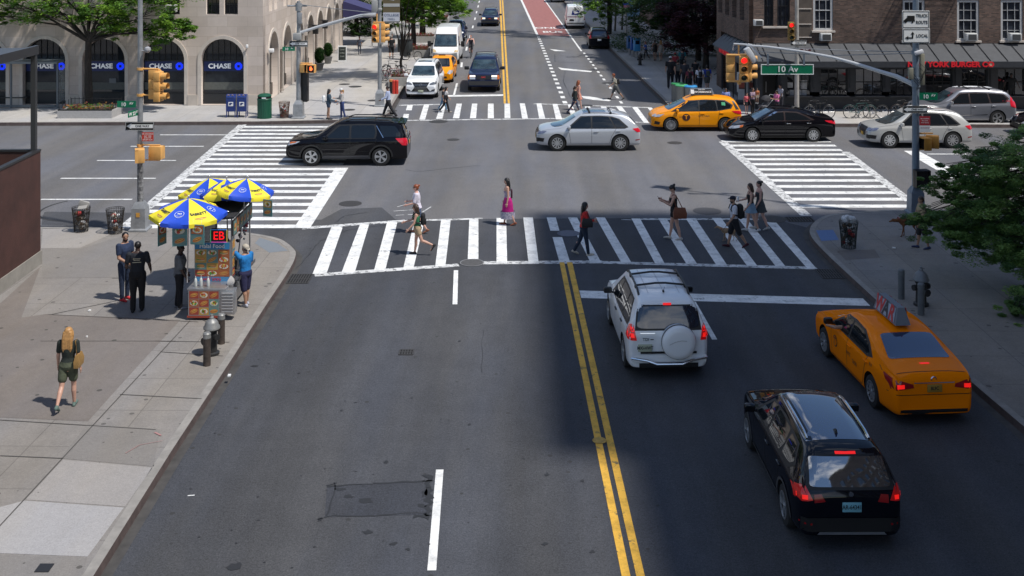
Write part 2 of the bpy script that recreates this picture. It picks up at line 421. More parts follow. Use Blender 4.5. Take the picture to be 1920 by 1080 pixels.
# ----------------------------------------------------------------- markings
def bar(t0,t1,ty,b0,b1,by):return[(t0,ty),(t1,ty),(b1,by),(b0,by)]
near=[bar(622,643,425,586,612,514),bar(675,692,421,640,665,512),bar(726,745,417,701,722,508),bar(777,796,414,756,775,504),bar(827,845,413,816,835,500),bar(880,897,411,877,897,486),bar(931,949,409,931,951,494),bar(981,999,408,991,1010,493),bar(1025,1042,408,1032,1049,433),bar(1036,1054,445,1049,1069,492),bar(1065,1082,408,1107,1127,492),bar(1117,1134,408,1165,1184,493),bar(1184,1200,410,1228,1246,494),bar(1234,1249,409.5,1287,1307,495),bar(1285.5,1304,409.5,1343,1363,497),bar(1335,1352,409,1401,1420,499),bar(1384,1400,410,1454,1472,499),bar(1436,1454,416,1514,1531,504)]
far=[bar(764,774,197,761,772,207),bar(757,767,214,754,765,226),bar(795,805,196,786,797,224.5),bar(827,836,196,817.5,829.5,223),bar(856,866,194.5,849,861,222),bar(885,895,194.5,881,892.5,222),bar(915,925.5,194.5,914.5,926,222),bar(946,956,194.5,946,957,222),bar(974.5,984,194,979,990,222.5),bar(1006,1015,194,1011,1022.5,223),bar(1036,1045,195,1042.5,1054,224),bar(1064.5,1072.5,196,1073,1085,225),bar(1095,1105,197,1107,1119,226),bar(1126,1136,200,1141,1153,228),bar(1154,1165,199,1180,1189,230),bar(1185,1195,201,1207.5,1217,230.5),bar(1214,1222,202,1238,1247,232)]
sheet('crosswalk',near,WHITEL,.008)
sheet('crosswalk',far,WHITEL,.008)
L=[]
d=37.15
for k in range(20):
 xl=-13.25-(d-37)*.033;xr=-7.1-(d-37)*.016
 L.append([(xl,d-.22),(xr,d-.22),(xr,d+.22),(xl,d+.22)]);d+=1.0
sheet('crosswalk',L,WHITEL,.008,True)
L=[];d=39.9
for k in range(13):
 xl=10.15-(d-40)*.01;xr=14.75+(d-40.8)*.04
 L.append([(xl,d-.22),(xr,d-.22),(xr,d+.22),(xl,d+.22)]);d+=1.03
sheet('crosswalk',L,WHITEL,.008,True)
def strip(x0,y0,x1,y1,w,world=False):
 a,b=(P(x0,y0),P(x1,y1))if not world else(Vector((x0,y0,0)),Vector((x1,y1,0)))
 d=(b-a).normalized();n_=Vector((-d.y,d.x,0))*w/2
 return[tuple((a-n_).xy),tuple((b-n_).xy),tuple((b+n_).xy),tuple((a+n_).xy)]
sheet('crosswalk_edge_line',[strip(566,428,760,414,.3),strip(760,414,905,410,.2),strip(1200,411,1440,411,.2),strip(590,516,860,497,.28),strip(905,493,1130,491,.3),strip(1130,492,1532,503,.26),strip(757,226,1060,222,.25),strip(748,197.5,840,195.5,.3),strip(1000,194.5,1222,202,.25),strip(1060,222,1250,232,.2)],WORN,.004,True)
sheet('crosswalk_edge_line',[strip(232,428,455,234,.42),strip(1355,266,1512,405,.4),strip(1585,285,1706,378,.38)],WORN,.012,True)
sheet('crosswalk_edge_line',[strip(566,428,641,315,.55)],WHITEL,.012,True)
sheet('stop_line',[[(1086,545),(1618,560),(1632,574),(1090,559)],[(840,178.5),(944,177),(945,180),(838,181.5)],[(1695,283),(1722,283),(1850,352),(1822,358)]],WHITEL,.006)
dash=[strip(855,507,853,571,.13),strip(824.5,881,809.5,1070,.14),strip(1300,566,1340,637,.13),strip(857,156,851,179,.13)]
for a,b_,c,d_ in[(865,126,866,117),(874,95,875.5,88),(881,71,882,66),(886,53,887,48),(890,37.5,891,33),(893,25,894,21),(896,14,897,10),(898,5,899,1.5)]:
 dash.append(strip(a,b_,c,d_,.16))
for x0,x1,y in[(300,425,253),(245,382,274.5),(182,330,301),(114,292,334.5),(77,248,374)]:dash.append(strip(x0,y,x1,y,.14))
for x0,x1,y in[(1738,1835,289),(1885,1990,244),(1770,1990,316.5),(1815,2030,353)]:dash.append(strip(x0,y,x1,y,.14))
sheet('lane_line',dash,WHITEL,.006,True)
sheet('lane_line',[[(1049,492),(1058,492),(1182,1080),(1165.5,1080)],[(1063,492),(1073,492),(1209,1080),(1193,1080)],[(936.5,0),(939.3,0),(948.5,194),(944.5,194)],[(941,0),(943.5,0),(956,194),(952,194)],[(1165.5,1080),(1182,1080),(1235,1330),(1214,1330)],[(1193,1080),(1209,1080),(1263,1330),(1242,1330)]],YEL,.006)
sheet('bus_lane',[[(977,-4),(1019,-4),(1069,68),(1008,65.5)]],REDL_M,.004)
sheet('lane_line',[[(974.5,-3),(978,-3),(1010,66),(1005.5,66)],[(1018,-3),(1020,-3),(1092,96),(1088.5,96)]],WHITEL,.008)
dots=[]
for(ax,ay,bx,by,w)in((1009,68,1059.5,193,.27),(1094,98,1166,194,.17)):
 a,b=P(ax,ay),P(bx,by);Ln=(b-a).length;u=(b-a).normalized();n_=Vector((-u.y,u.x,0))*w/2
 k=0.4
 while k<Ln:
  p=a+u*k;q=p+u*.9;dots.append([tuple((p-n_).xy),tuple((q-n_).xy),tuple((q+n_).xy),tuple((p+n_).xy)]);k+=2.0
sheet('lane_line',dots,WHITEL,.008,True)
sheet('road_arrow',[[(1046,126.5),(1056,128),(1110,133.5),(1108,135.5),(1070,132.5),(1052,131)],[(1090,180),(1108,181.5),(1146,188),(1142,190),(1112,187.5),(1094,184.5)],[(1030,92),(1044,93.5),(1062,96),(1040,96)]],WHITEL,.009)
for s_,px,py,w_ in(('ONLY',1031,52.5,3.2),('BUS',1036,60,2.6)):
 c=P(px,py);o=text_obj(s_,1.9,WHITEL,None,(c.x,c.y,.008),(0,0,ROT),'road_lettering',.02,.62,.002);struct(o);o.scale=(1,1.25,1)
def disc(name,px,py,r,m,z=.008,ringm=None,sides=28):
 c=P(px,py);b=MB();b.lathe([(r,0),(r,.002),(r*.98,.004)],sides,(c.x,c.y,z));o=struct(b.build(name,m,smooth=0))
 if ringm:
  b=MB();b.lathe([(r*1.12,0),(r*1.12,.003),(r*1.02,.003),(r*1.02,0)],sides,(c.x,c.y,z),caps=False);struct(b.build('manhole_rim',ringm,smooth=0))
IRON=mat('cast_iron',(.055,.052,.05),.65,.3,var=.35,scale=30,bump=.6,bscale=25)
disc('manhole_cover',885,493,.33,mat('cover_asphalt_filled',(.075,.073,.073),.8,var=.3,scale=18),.012,mat('pale_rim',(.2,.2,.2),.6))
disc('manhole_cover',657,382,.42,IRON);disc('manhole_cover',1066,438,.38,mat('blue_grey_iron',(.08,.085,.12),.6,var=.2));disc('manhole_cover',1265,268,.35,IRON)
disc('manhole_cover',1326,396,.5,mat('cover_dark',(.05,.05,.055),.7));disc('manhole_cover',1448,411,.48,IRON);disc('manhole_cover',1141,156,.45,IRON)
disc('manhole_cover',1124,827,.14,mat('yellowed_cover',(.5,.3,.06),.7,var=.3,scale=14),.014);disc('manhole_cover',822,228,.5,IRON);disc('manhole_cover',1100,198,.35,IRON,.012)
disc('manhole_cover',850,262,.3,IRON)
for px,py,r in((666,162.5,.42),(646,158,.36),(655,206,.33),(700,188.5,.35),(735,208.0,.3)):
 c=P(px,py,.15);b=MB();b.lathe([(r,0),(r,.006)],24,(c.x,c.y,.152));struct(b.build('pavement_cover',IRON,smooth=0))
def grate(px,py,w,l,n=8,rz=0):
 c=P(px,py);b=MB();b.box((c.x,c.y,.006),(w,l,.006),rz);struct(b.build('drain_pit',mat('pit_black',(.006,.006,.006),.9),smooth=0))
 b=MB()
 for i in range(n+1):
  t=(i/n-.5)*w;b.box((c.x+t*math.cos(rz),c.y+t*math.sin(rz),.011),(.035,l,.012),rz)
 for t in(-.5,0,.5):b.box((c.x-t*l*math.sin(rz),c.y+t*l*math.cos(rz),.012),(w,.04,.012),rz)
 struct(b.build('drain_grate',IRON,smooth=0))
grate(1556,514,.62,.85,8);grate(762,661,.32,.3,5);grate(562,523,.6,.8,8);grate(1500,412,.9,.6,9)
sheet('road_patch',[[(640,392),(716,389),(742,412),(578,425)],[(80,404),(84,397),(248,399),(232,424),(78,422)]],PATCH,.003)
sheet('road_patch',[[(613,912),(802,903),(806,965),(609,970)]],ground_mat('patch_grey',(.044,.046,.052),'asphalt',tone=.12),.003)
tarm=MB()
def tarline(pts,w=.06,jit=.03,seg=.18):
 ws=[P(x,y)for x,y in pts]
 for a,b in zip(ws[:-1],ws[1:]):
  n=max(2,int((b-a).length/seg));prev=None;u=(b-a).normalized();nn=Vector((-u.y,u.x,0))
  for i in range(n+1):
   c=a.lerp(b,i/n)+nn*rnd.uniform(-jit,jit);ww=w*rnd.uniform(.3,1.0)/2
   cur=(c-nn*ww,c+nn*ww)
   if prev:tarm.quad(*[Vector((q.x,q.y,.0065))for q in(prev[0],cur[0],cur[1],prev[1])])
   prev=cur
tarline([(596,974),(630,966),(700,967),(800,962)],.05);tarline([(613,912),(700,907),(812,902)],.07);tarline([(613,912),(630,905),(612,968)],.035);tarline([(802,890),(808,915),(803,935),(806,968),(776,966)],.16,.06,.08)
tarline([(556,503),(600,452),(650,432),(735,420)],.04);tarline([(905,620),(903,700)],.012,.02,.3)
tarline([(628,418),(646,405),(690,398)],.05);tarline([(1060,127),(1057,155),(1075,190)],.05,.05,1);tarline([(760,318),(790,322),(900,310)],.03,.1,.5)
tarline([(1040,102),(1041,116),(1095,118)],.06)
def blot(px,py,rx_,ry_,n=11):
 c=P(px,py);ph=rnd.random()*6;pts=[]
 for k in range(n):
  q=rnd.uniform(.45,1.15);pts.append(Vector((c.x+rx_*q*math.cos(2*PI*k/n),c.y+ry_*q*math.sin(2*PI*k/n),.0065)))
 tarm.add(pts,[tuple(range(n))])
for px,py,a_,b_ in((724,867,.07,.08),(690,998,.11,.07),(652,932,.10,.08),(686,940,.20,.10),(635,918,.12,.07),(790,948,.12,.10),(796,925,.06,.16),(440,1062,.12,.12),(477,686,.10,.07),(600,975,.06,.08),(738,1020,.08,.05),(880,796,.05,.05),(765,1030,.04,.05),(1092,902,.05,.06),(1110,1035,.06,.06),(1026,890,.05,.07),(1022,1020,.07,.06),(862,640,.04,.05),(640,770,.03,.05),(560,700,.05,.05)):blot(px,py,a_,b_)
for k in range(90):
 px,py=rnd.uniform(330,1000),rnd.uniform(560,1075)
 if px>560-(py-480)*.62:blot(px,py,rnd.uniform(.012,.035),rnd.uniform(.012,.03),6)
tm=tarm.build('tar_seam',TAR,smooth=0);struct(tm)
mk=MB()
c=P(120,400)
for i in range(20):
 a0=PI*(.75+.75*i/20);a1=PI*(.75+.75*(i+1)/20)
 for a_,b_ in((a0,a1),):
  p=[Vector((c.x+rr*math.cos(t)*1.35+.4,c.y+rr*math.sin(t)*1.6+.6,.005))for rr,t in((1.0,a_),(1.07,a_),(1.07,b_),(1.0,b_))]
  mk.quad(*p)
struct(mk.build('tyre_mark',mat('tyre_mark',(.035,.035,.036),.9),smooth=0))
sheet('survey_mark',[strip(738,396,785,393,.05),strip(745,388,760,384,.05),strip(742,404,780,402,.05),strip(792,398,808,388,.05),strip(1050,472,1063,471,.08),strip(1165,412,1200,413,.06),strip(352,930,365,929,.03)],WORN,.007,True)
sheet('survey_mark',[strip(235,866,262,850,.014),strip(262,850,305,842,.012),strip(290,826,302,832,.04)],mat('pink_spray',(.36,.19,.18),.8),.165,True)
b=MB()
for(px,py,s)in((168,584,.05),(163,633,.03),(782,594,0),(430,706,.06),(1676,466,.06),(14,323,.06)):
 if s:c=P(px,py,.15);b.box((c.x,c.y,.175),(s*1.6,s,.03),rnd.random()*3)
tag(b.build('paper_litter',WHITE),kind='stuff')
# ================================================================= buildings
STONE=mat('limestone',(.50,.44,.38),.85,var=.10,scale=1.2,bump=.15,bscale=12)
def blocks_mat(name,base,bw,rh,mortar,amt,base2=None,stain=.15,offs=.5,msz=.01):
 m=bpy.data.materials.new(name);m.use_nodes=True;nt=m.node_tree;nd=nt.nodes;lk=nt.links
 b=nd['Principled BSDF'];b.inputs['Roughness'].default_value=.85;b.inputs['Specular IOR Level'].default_value=.25
 tc=nd.new('ShaderNodeTexCoord')
 sp=nd.new('ShaderNodeSeparateXYZ');lk.new(tc.outputs['Object'],sp.inputs[0])
 ad=nd.new('ShaderNodeMath');ad.operation='ADD';lk.new(sp.outputs['X'],ad.inputs[0]);lk.new(sp.outputs['Z'],ad.inputs[1])
 cb=nd.new('ShaderNodeCombineXYZ');lk.new(ad.outputs[0],cb.inputs[0]);lk.new(sp.outputs['Y'],cb.inputs[1])
 bt=nd.new('ShaderNodeTexBrick');bt.offset=offs;bt.inputs['Scale'].default_value=1
 bt.inputs['Brick Width'].default_value=bw;bt.inputs['Row Height'].default_value=rh;bt.inputs['Mortar Size'].default_value=msz
 c1=[c*(1-amt)for c in base];c2=[c*(1+amt)for c in(base2 or base)]
 bt.inputs['Color1'].default_value=(*c1,1);bt.inputs['Color2'].default_value=(*c2,1);bt.inputs['Mortar'].default_value=(*mortar,1)
 lk.new(cb.outputs[0],bt.inputs['Vector'])
 n=nd.new('ShaderNodeTexNoise');n.inputs['Scale'].default_value=.5;n.inputs['Detail'].default_value=7;n.inputs['Roughness'].default_value=.7
 lk.new(tc.outputs['Object'],n.inputs['Vector'])
 r=nd.new('ShaderNodeMapRange');r.inputs['From Min'].default_value=.3;r.inputs['From Max'].default_value=.7
 r.inputs['To Min'].default_value=1-stain;r.inputs['To Max'].default_value=1+stain;lk.new(n.outputs['Fac'],r.inputs['Value'])
 s=nd.new('ShaderNodeVectorMath');s.operation='SCALE';lk.new(bt.outputs['Color'],s.inputs[0]);lk.new(r.outputs['Result'],s.inputs['Scale'])
 lk.new(s.outputs['Vector'],b.inputs['Base Color'])
 MC[name]=m;return m
ASHLAR=blocks_mat('limestone_ashlar',(.53,.45,.385),1.15,.56,(.44,.37,.31),.05,(.55,.475,.42),.12)
BRICK=blocks_mat('brown_brick',(.105,.072,.058),.22,.075,(.12,.10,.09),.3,(.135,.085,.065),.35,msz=.012)
BRICKR=blocks_mat('red_brick',(.16,.085,.065),.24,.08,(.2,.17,.15),.2,None,.2)
TRIM=mat('stone_trim',(.56,.50,.44),.8,var=.08,scale=3)
BLUEBAND=mat('bank_blue_band',(.003,.012,.06),.3,emit=(.01,.03,.22),es=.08)
BLUELIT=mat('lit_blue_logo',(.01,.04,.8),.4,emit=(.0,.03,1.0),es=.8)
LETTW=mat('lit_white_letters',(.7,.72,.75),.5,emit=(.8,.85,.9),es=.22)
SHOPG=mat('shop_glass',(.006,.008,.012),.04,spec=.6,scale=.9,col2=(.035,.042,.05))
INTER=mat('interior_dark',(.02,.022,.026),.8,var=.6,scale=1.5)
FRAMEK=mat('window_frame_black',(.016,.016,.018),.4)
ACM=mat('air_conditioner_white',(.6,.6,.58),.6,var=.08)
def octagon_logo(parent,x,y,z,s,m,rz=0):
 """four bent bars round a square hole"""
 o=MB()
 for k in range(4):
  a=k*PI/2
  pts=[(-.16,.42),(.42,.42),(.42,.2),(.2,.2)]if False else[(-.42,.5),(.22,.5),(.5,.22),(.2,.2),(-.42,.2)]
  pts=[(-.2,.5),(.22,.5),(.5,.2),(.18,.18),(-.2,.18)]
  pp=[(p[0]*math.cos(a)-p[1]*math.sin(a),p[0]*math.sin(a)+p[1]*math.cos(a))for p in pts]
  n=len(pp);vs=[Vector((p[0]*s,0,p[1]*s))for p in pp]+[Vector((p[0]*s,-.02,p[1]*s))for p in pp]
  o.add(vs,[tuple(range(n)),tuple(range(2*n-1,n-1,-1))]+[(i,n+i,n+(i+1)%n,(i+1)%n)for i in range(n)])
 ob=o.build('logo',m,parent,smooth=0);ob.location=(x,y,z);ob.rotation_euler=(0,0,rz);return ob
def arch_window(parent,cx,w,z0,z1,inset,rz_frame,name='window',band=True,style='bank'):
 """glass, mullions, band and sill; local X along the facade, facade outside is -Y"""
 f=MB()
 zs=z1-w/2;r=w/2
 poly=arch_poly(cx,w,z0,z1,16,.06)
 g=MB();n=len(poly);g.add([Vector((p[0],inset,p[1]))for p in poly],[tuple(range(n))])
 win=g.build(name,SHOPG,parent,smooth=0)
 m=MB()
 y=inset-.04
 if style=='bank':
  zb=z0+1.9*(z1-z0)/3.85
  m.box((cx,y,zb+.62),(w,.07,.05))
  for k in range(-3,4):
   x=cx+k*w/7.2;h=zs+math.sqrt(max(0,r*r-(x-cx)**2))-.05
   m.box((x,y,(zb+.62+h)/2),(.022,.05,h-zb-.62))
  m.box((cx,y,z0+.65),(w,.08,.05));m.box((cx,y,z0+.06),(w,.1,.14))
  for s_ in(-1,1):m.box((cx+s_*(w/2-.02),y+.01,(z0+zs)/2),(.05,.1,zs-z0))
  fr=m.build('window_frame',FRAMEK,win)
  s=MB();s.box((cx,inset-.03,z0+1.02),(w-.05,.02,.42));s.build('sill_panel',mat('grey_green_panel',(.10,.105,.095),.6,var=.2),win)
  s=MB();s.box((cx,inset-.05,z0+.35),(w-.05,.02,.52));s.build('base_panel',mat('base_panel_black',(.02,.021,.023),.5),win)
  b=MB();b.box((cx,inset-.035,zb+.3),(w-.03,.03,.56));b.build('sign_band',BLUEBAND,win)
  text_obj('CHASE',.38,LETTW,win,(cx-.27,inset-.055,zb+.3),name='lettering',bold=.028,sx=1.12,thick=.01)
  octagon_logo(win,cx+.82,inset-.055,zb+.3,.42,BLUELIT)
 else:
  m.box((cx,y,zs),(w,.07,.06));m.box((cx,y,(z0+z1)/2),(.06,.07,z1-z0));m.box((cx,y,z0+.35),(w,.06,.7))
  for s_ in(-1,1):m.box((cx+s_*w*.27,y,(z0+zs)/2),(.03,.05,zs-z0))
  m.build('window_frame',mat('bronze_frame',(.05,.042,.035),.5),win)
 return win
def arch_trim(parent,cx,w,z0,z1,proud=.06,width=.17):
 o=arch_poly(cx,w+width*2,z0,z1+width,20);i=arch_poly(cx,w,z0,z1,20)
 outer=o[:];inner=i[:]
 b=MB();n=len(o)
 vs=[Vector((p[0],0,p[1]))for p in outer]+[Vector((p[0],0,p[1]))for p in inner]+[Vector((p[0],-proud,p[1]))for p in outer]+[Vector((p[0],-proud,p[1]))for p in inner]
 fs=[]
 for k in range(1,n):
  a,c=k,(k+1)%n
  fs+=[(2*n+a,2*n+c,3*n+c,3*n+a),(a,c,2*n+c,2*n+a),(3*n+a,3*n+c,n+c,n+a)]
 b.add(vs,fs);return b.build('arch_moulding',TRIM,parent,smooth=0)
def ac_unit(parent,x,y,z,s=.6,rz=0):
 b=MB();b.rbox((x,y-.16,z),(s,.4,s*.68),.02);a=b.build('air_conditioner',ACM,parent)
 g=MB();g.box((x+s*.04,y-.37,z),(s*.72,.02,s*.5));gr=g.build('grille',mat('ac_grille',(.06,.06,.06),.7),a)
 return a
def sash(parent,x,z0,z1,w,inset,frame,lights=(3,4),glass=None,fw=.09):
 h=z1-z0;g=MB();g.box((x,inset,(z0+z1)/2),(w,.03,h));win=g.build('window',glass or GLASSD,parent,smooth=0)
 f=MB()
 for s in(-1,1):f.box((x+s*(w/2-fw/2),inset-.05,(z0+z1)/2),(fw,.12,h))
 f.box((x,inset-.055,z1-fw/2),(w-fw*2,.12,fw));f.box((x,inset-.055,z0+fw/2),(w-fw*2,.12,fw));f.box((x,inset-.05,(z0+z1)/2),(w-fw*2,.09,.05))
 for i in range(1,lights[0]):f.box((x-w/2+w*i/lights[0],inset-.04,(z0+z1)/2),(.022,.05,h-fw*2))
 for i in range(1,lights[1]):f.box((x,inset-.043,z0+h*i/lights[1]),(w-fw*2,.05,.02))
 f.build('window_frame',frame,win,smooth=0)
 s=MB();s.box((x,inset-.14,z0-.05),(w+.2,.3,.1));s.build('window_sill',TRIM if frame is not FRAMEK else TRIM,win,smooth=0)
 return win
# ---- bank building, left: front facade along X, street facade receding
DF=F*9.85/(197.5+127)
XC=(493-960)/F*DF
bank=empty('stone_bank_building',(XC,DF,.15))
tag(bank,'pale limestone corner building with round-arched bank windows and CHASE lettering','building')
HB=11.0;mpx=DF/F
def fx(px):return(px-960)*mpx-XC
front_arches=[fx(417.3-111.5*k)for k in range(0,8)]
WA=80*mpx;AZ1=10-(73+127)*mpx-.15
holes=[arch_poly(x,WA,.03,AZ1)for x in front_arches]
upw=[(fx(399),25*mpx),(fx(433),26*mpx),(fx(322),30*mpx),(fx(95),34*mpx),(fx(210),34*mpx),(fx(-20),34*mpx),(fx(-130),34*mpx)]
UZ0=10-(27+127)*mpx-.15
for x,w in upw:holes.append(rect(x-w/2,x+w/2,UZ0,UZ0+2.2))
for k in range(8):
 x=fx(417-111.5*k)
 holes.append(rect(x-.95,x-.12,UZ0+3.5,UZ0+5.4));holes.append(rect(x+.12,x+.95,UZ0+3.5,UZ0+5.4))
T=.6
plate_holes([(-40,0),(0,0),(0,HB),(-40,HB)],holes,T,'wall',ASHLAR,bank,(0,T/2,0))
for x in front_arches:
 arch_window(bank,x,WA,.03,AZ1,.42,0);arch_trim(bank,x,WA,.03,AZ1,.05,.2)
for x,w in upw:sash(bank,x,UZ0,UZ0+2.2,w,.3,FRAMEK,(3,4),fw=.05)
for k in range(8):
 for s in(-.535,.535):sash(bank,fx(417-111.5*k)+s,UZ0+3.5,UZ0+5.4,.83,.3,FRAMEK,(2,3),fw=.05)
b=MB();b.box((fx(207),.36,1.35),(.4,.01,.28));b.build('poster',mat('poster_grey',(.16,.17,.18),.6),bank,smooth=0)
ac_unit(bank,fx(95),.1,UZ0+.45,.75);ac_unit(bank,fx(322),.1,UZ0+.35,.6)
b=MB();b.box((fx(95),-.1,UZ0-.35),(.9,.25,.12));b.build('ledge',TRIM,bank)
xs=sorted([x for x in front_arches]);prev=-40
for x in xs+[None]:
 x1=(x-WA/2-.2)if x is not None else 0.03
 b=MB();b.box(((prev+x1)/2,-.03,.3),(x1-prev,.1,.6));prev=x+WA/2+.2 if x is not None else 0;b.build('base_course',STONE,bank,smooth=0)
SIDE=Matrix.Rotation(PI/2+ROT,4,'Z')
side=MB();SL=33.0
def side_obj(o):
 o.matrix_parent_inverse=Matrix.Identity(4);o.location=SIDE@o.location;o.rotation_euler=(SIDE@o.rotation_euler.to_matrix().to_4x4()).to_euler();return o
ys=[2.9+4.36*k for k in range(7)]
sh=[arch_poly(y,2.75,.03,3.95)for y in ys]
for k in range(7):
 for s in(-.75,.75):sh.append(rect(ys[k]+s-.45,ys[k]+s+.45,5.2,7.3));sh.append(rect(ys[k]+s-.45,ys[k]+s+.45,8.6,10.2))
w_=plate_holes([(.02,0),(SL,0),(SL,HB),(.02,HB)],sh,T,'wall',ASHLAR,bank,(0,T/2,0));side_obj(w_)
for k,y in enumerate(ys):
 side_obj(arch_window(bank,y,2.75,.03,3.95,.38,0,style='plain'));side_obj(arch_trim(bank,y,2.75,.03,3.95,.06,.22))
 for s in(-.75,.75):
  side_obj(sash(bank,y+s,5.2,7.3,.9,.3,FRAMEK,(2,4),fw=.05));side_obj(sash(bank,y+s,8.6,10.2,.9,.3,FRAMEK,(2,3),fw=.05))
 if k in(0,2,3,4):
  c=MB()
  for dx in(-.16,.16):c.lathe([(.12,0),(.12,.1),(.085,.14),(.08,2.3),(.12,2.4),(.14,2.55)],12,(y+2.18+dx*0-.0,-.1-.0+dx*.0,.1))
  side_obj(c.build('column',TRIM,bank))
b=MB();b.box((SL/2,-.2,HB+.15),(SL+.4,.5,.3));side_obj(b.build('cornice',TRIM,bank,smooth=0))
b=MB();b.box((-20,-.2,HB+.15),(40,.5,.3));b.build('cornice',TRIM,bank,smooth=0)
b=MB();b.box((-20.4,SL/2,HB-.2),(38.5,SL-1.4,.3));b.box((-20.6,SL/2,HB/2),(36,SL-3,HB-.6));b.build('inner_core',INTER,bank,smooth=0)
b=MB();b.box((-20,SL,HB/2),(38.5,.5,HB));b.build('rear_wall',ASHLAR,bank,smooth=0)
for px,py in((465,86),):
 b=MB();b.rbox((fx(px),-.22,10-(py+127)*mpx-.15),(.12,.16,.2),.03);b.cyl((fx(px),-.15,3.35),(fx(px),.02,3.35),.03);b.build('security_camera',WHITE,bank)
b=MB()
for i in range(7):b.tube([(fx(461)-.02,-.03,1.8+i*.2),(fx(461)+.02,-.03,2.0+i*.2)],.012,5)
b.build('cable',BLACK,bank)
for y,z in((3.0,3.0),):
 b=MB();b.rbox((y-1.9,-.25,z),(.3,.3,.22),.04);side_obj(b.build('security_camera',WHITE,bank))
for y in(15.6,20.0):
 b=MB();b.box((y,-.45,2.9),(.36,.36,.55));b.box((y,-.45,3.22),(.42,.42,.06));b.cyl((y,-.45,3.25),(y,0,3.25),.025)
 side_obj(b.build('lantern',FRAMEK,bank,smooth=0))
aw=empty('blue_awning',(XC-ROT*34+.1,DF+34.6,.15),PI/2+ROT)
tag(aw,'dark blue fabric awning over the pavement past the stone building','awning')
m=MB();m.add([(-2.4,0,3.9),(2.4,0,3.9),(2.4,-2.6,3.05),(-2.4,-2.6,3.05),(2.4,-2.6,2.5),(-2.4,-2.6,2.5),(-2.4,0,2.5),(2.4,0,2.5)],[(0,1,2,3),(3,2,4,5),(0,3,5,6),(1,7,4,2)])
m.build('canopy',mat('awning_blue',(.04,.038,.12),.7),aw,smooth=0)
m=MB()
for x in(-2.3,2.3):
 m.cyl((x,-2.5,0),(x,-2.5,2.9),.06)
m.build('post',ALU,aw)
# ---- weathering steel stair enclosure at the near left
RUST=mat('weathering_steel',(.062,.024,.018),.75,var=.35,scale=1.1,bump=.2,bscale=30,detail=8)
pc=P(76,495,.15)
st=empty('steel_stair_enclosure',(pc.x,pc.y,.15),ROT)
tag(st,'rust brown weathering steel wall enclosure with dark frame at the left edge','enclosure')
ZT=10-(283+127)*pc.y/F-.15
m=MB()
m.box((-.06,-8,ZT/2+.2),(.12,16,ZT-.4));m.box((-3.0,-.06,ZT/2+.2),(5.76,.12,ZT-.4));m.build('steel_wall',RUST,st,smooth=0)
m=MB();m.box((-.09,-8,.2),(.24,16.1,.4));m.box((-3.1,-.09,.2),(5.7,.24,.4));m.build('concrete_plinth',mat('plinth',(.26,.24,.21),.85,var=.15,scale=2),st,smooth=0)
m=MB();m.box((-3,-8,.9),(5.6,15.6,.2));m.build('inner_deck',mat('inner_dark',(.02,.02,.022),.8),st,smooth=0)
m=MB();m.box((-.06,-8,ZT+.03),(.16,16,.06));m.box((-3,-.06,ZT+.03),(5.7,.16,.06));m.build('coping',DARKMETAL,st,smooth=0)
ZR=10-(97+127)*pc.y/F-.15
m=MB();m.box((-.14,-.13,(ZT+ZR)/2),(.14,.14,ZR-ZT));m.box((-.14,-5.5,(ZT+ZR)/2),(.14,.14,ZR-ZT));m.build('post',mat('frame_grey',(.05,.052,.055),.5,.3),st,smooth=0)
m=MB();m.box((-.1,-5.4,ZR+.06),(.1,10.8,.26));m.box((-3,-.02,ZR+.05),(5.7,.1,.12));m.box((-3,-5.4,ZR+.1),(5.6,10.6,.04));m.build('canopy_frame',mat('canopy_dark',(.03,.032,.036),.35),st,smooth=0)
# ---- restaurant corner building, right
DR=F*9.85/(206+127);mr=DR/F
XR=(1418-960)*mr
rest=empty('brick_restaurant_building',(XR,DR,.15))
tag(rest,'brown brick building with a black restaurant front and red NEW YORK BURGER CO sign','building')
def rx(px):return(px-960)*mr-XR
def rz(py):return 10-(py+127)*mr-.15
HR=13.0;ZA1=rz(84)
SHOPK=mat('shopfront_charcoal',(.035,.038,.044),.5,var=.15,scale=3)
rholes=[]
uw=[(1550,38,4,60),(1722,42,-8,79),(1825,42,4,79),(1908,42,4,79),(2000,42,4,79),(1475,24,-10,52),(1447,18,-10,52)]
for cx,w,y0,y1 in uw:rholes.append(rect(rx(cx-w/2),rx(cx+w/2),rz(y1),rz(y1)+2.3))
for cx,w,y0,y1 in uw:rholes.append(rect(rx(cx-w/2),rx(cx+w/2),rz(y1)+4.2,rz(y1)+6.2))
plate_holes([(0,ZA1+.02),(26,ZA1+.02),(26,HR),(0,HR)],rholes,.4,'brick_wall',BRICK,rest,(0,.9,0))
WFR=mat('window_frame_white',(.5,.5,.5),.55,var=.1)
for k,(cx,w,y0,y1)in enumerate(uw):
 lite=k<5
 for q in(0,1):
  z=rz(y1)+4.2*q
  sash(rest,rx(cx),z+.02,z+2.28,w*mr-.02,.85,WFR if lite else FRAMEK,(3,4),mat('window_glass_grey',(.03,.035,.045),.08,var=.6,scale=1.2),fw=.12 if lite else.06)
for cx,cy in((1553,71),(1828,71),(1911,71)):ac_unit(rest,rx(cx),.72,rz(cy),.62)
for cx in(1421,):ac_unit(rest,rx(1426),.72,rz(44),.5)
b=MB();b.box((rx(1514),.68,rz(30)),(.85,.05,2.6));pb=b.build('blind_panel',mat('blind_brown',(.10,.08,.065),.8,var=.2,scale=2),rest,smooth=0)
b=MB()
for z in(rz(18),rz(47),rz(72)):b.box((rx(1514),.64,z),(.8,.05,.05))
b.build('panel_ledge',TRIM,pb,smooth=0)
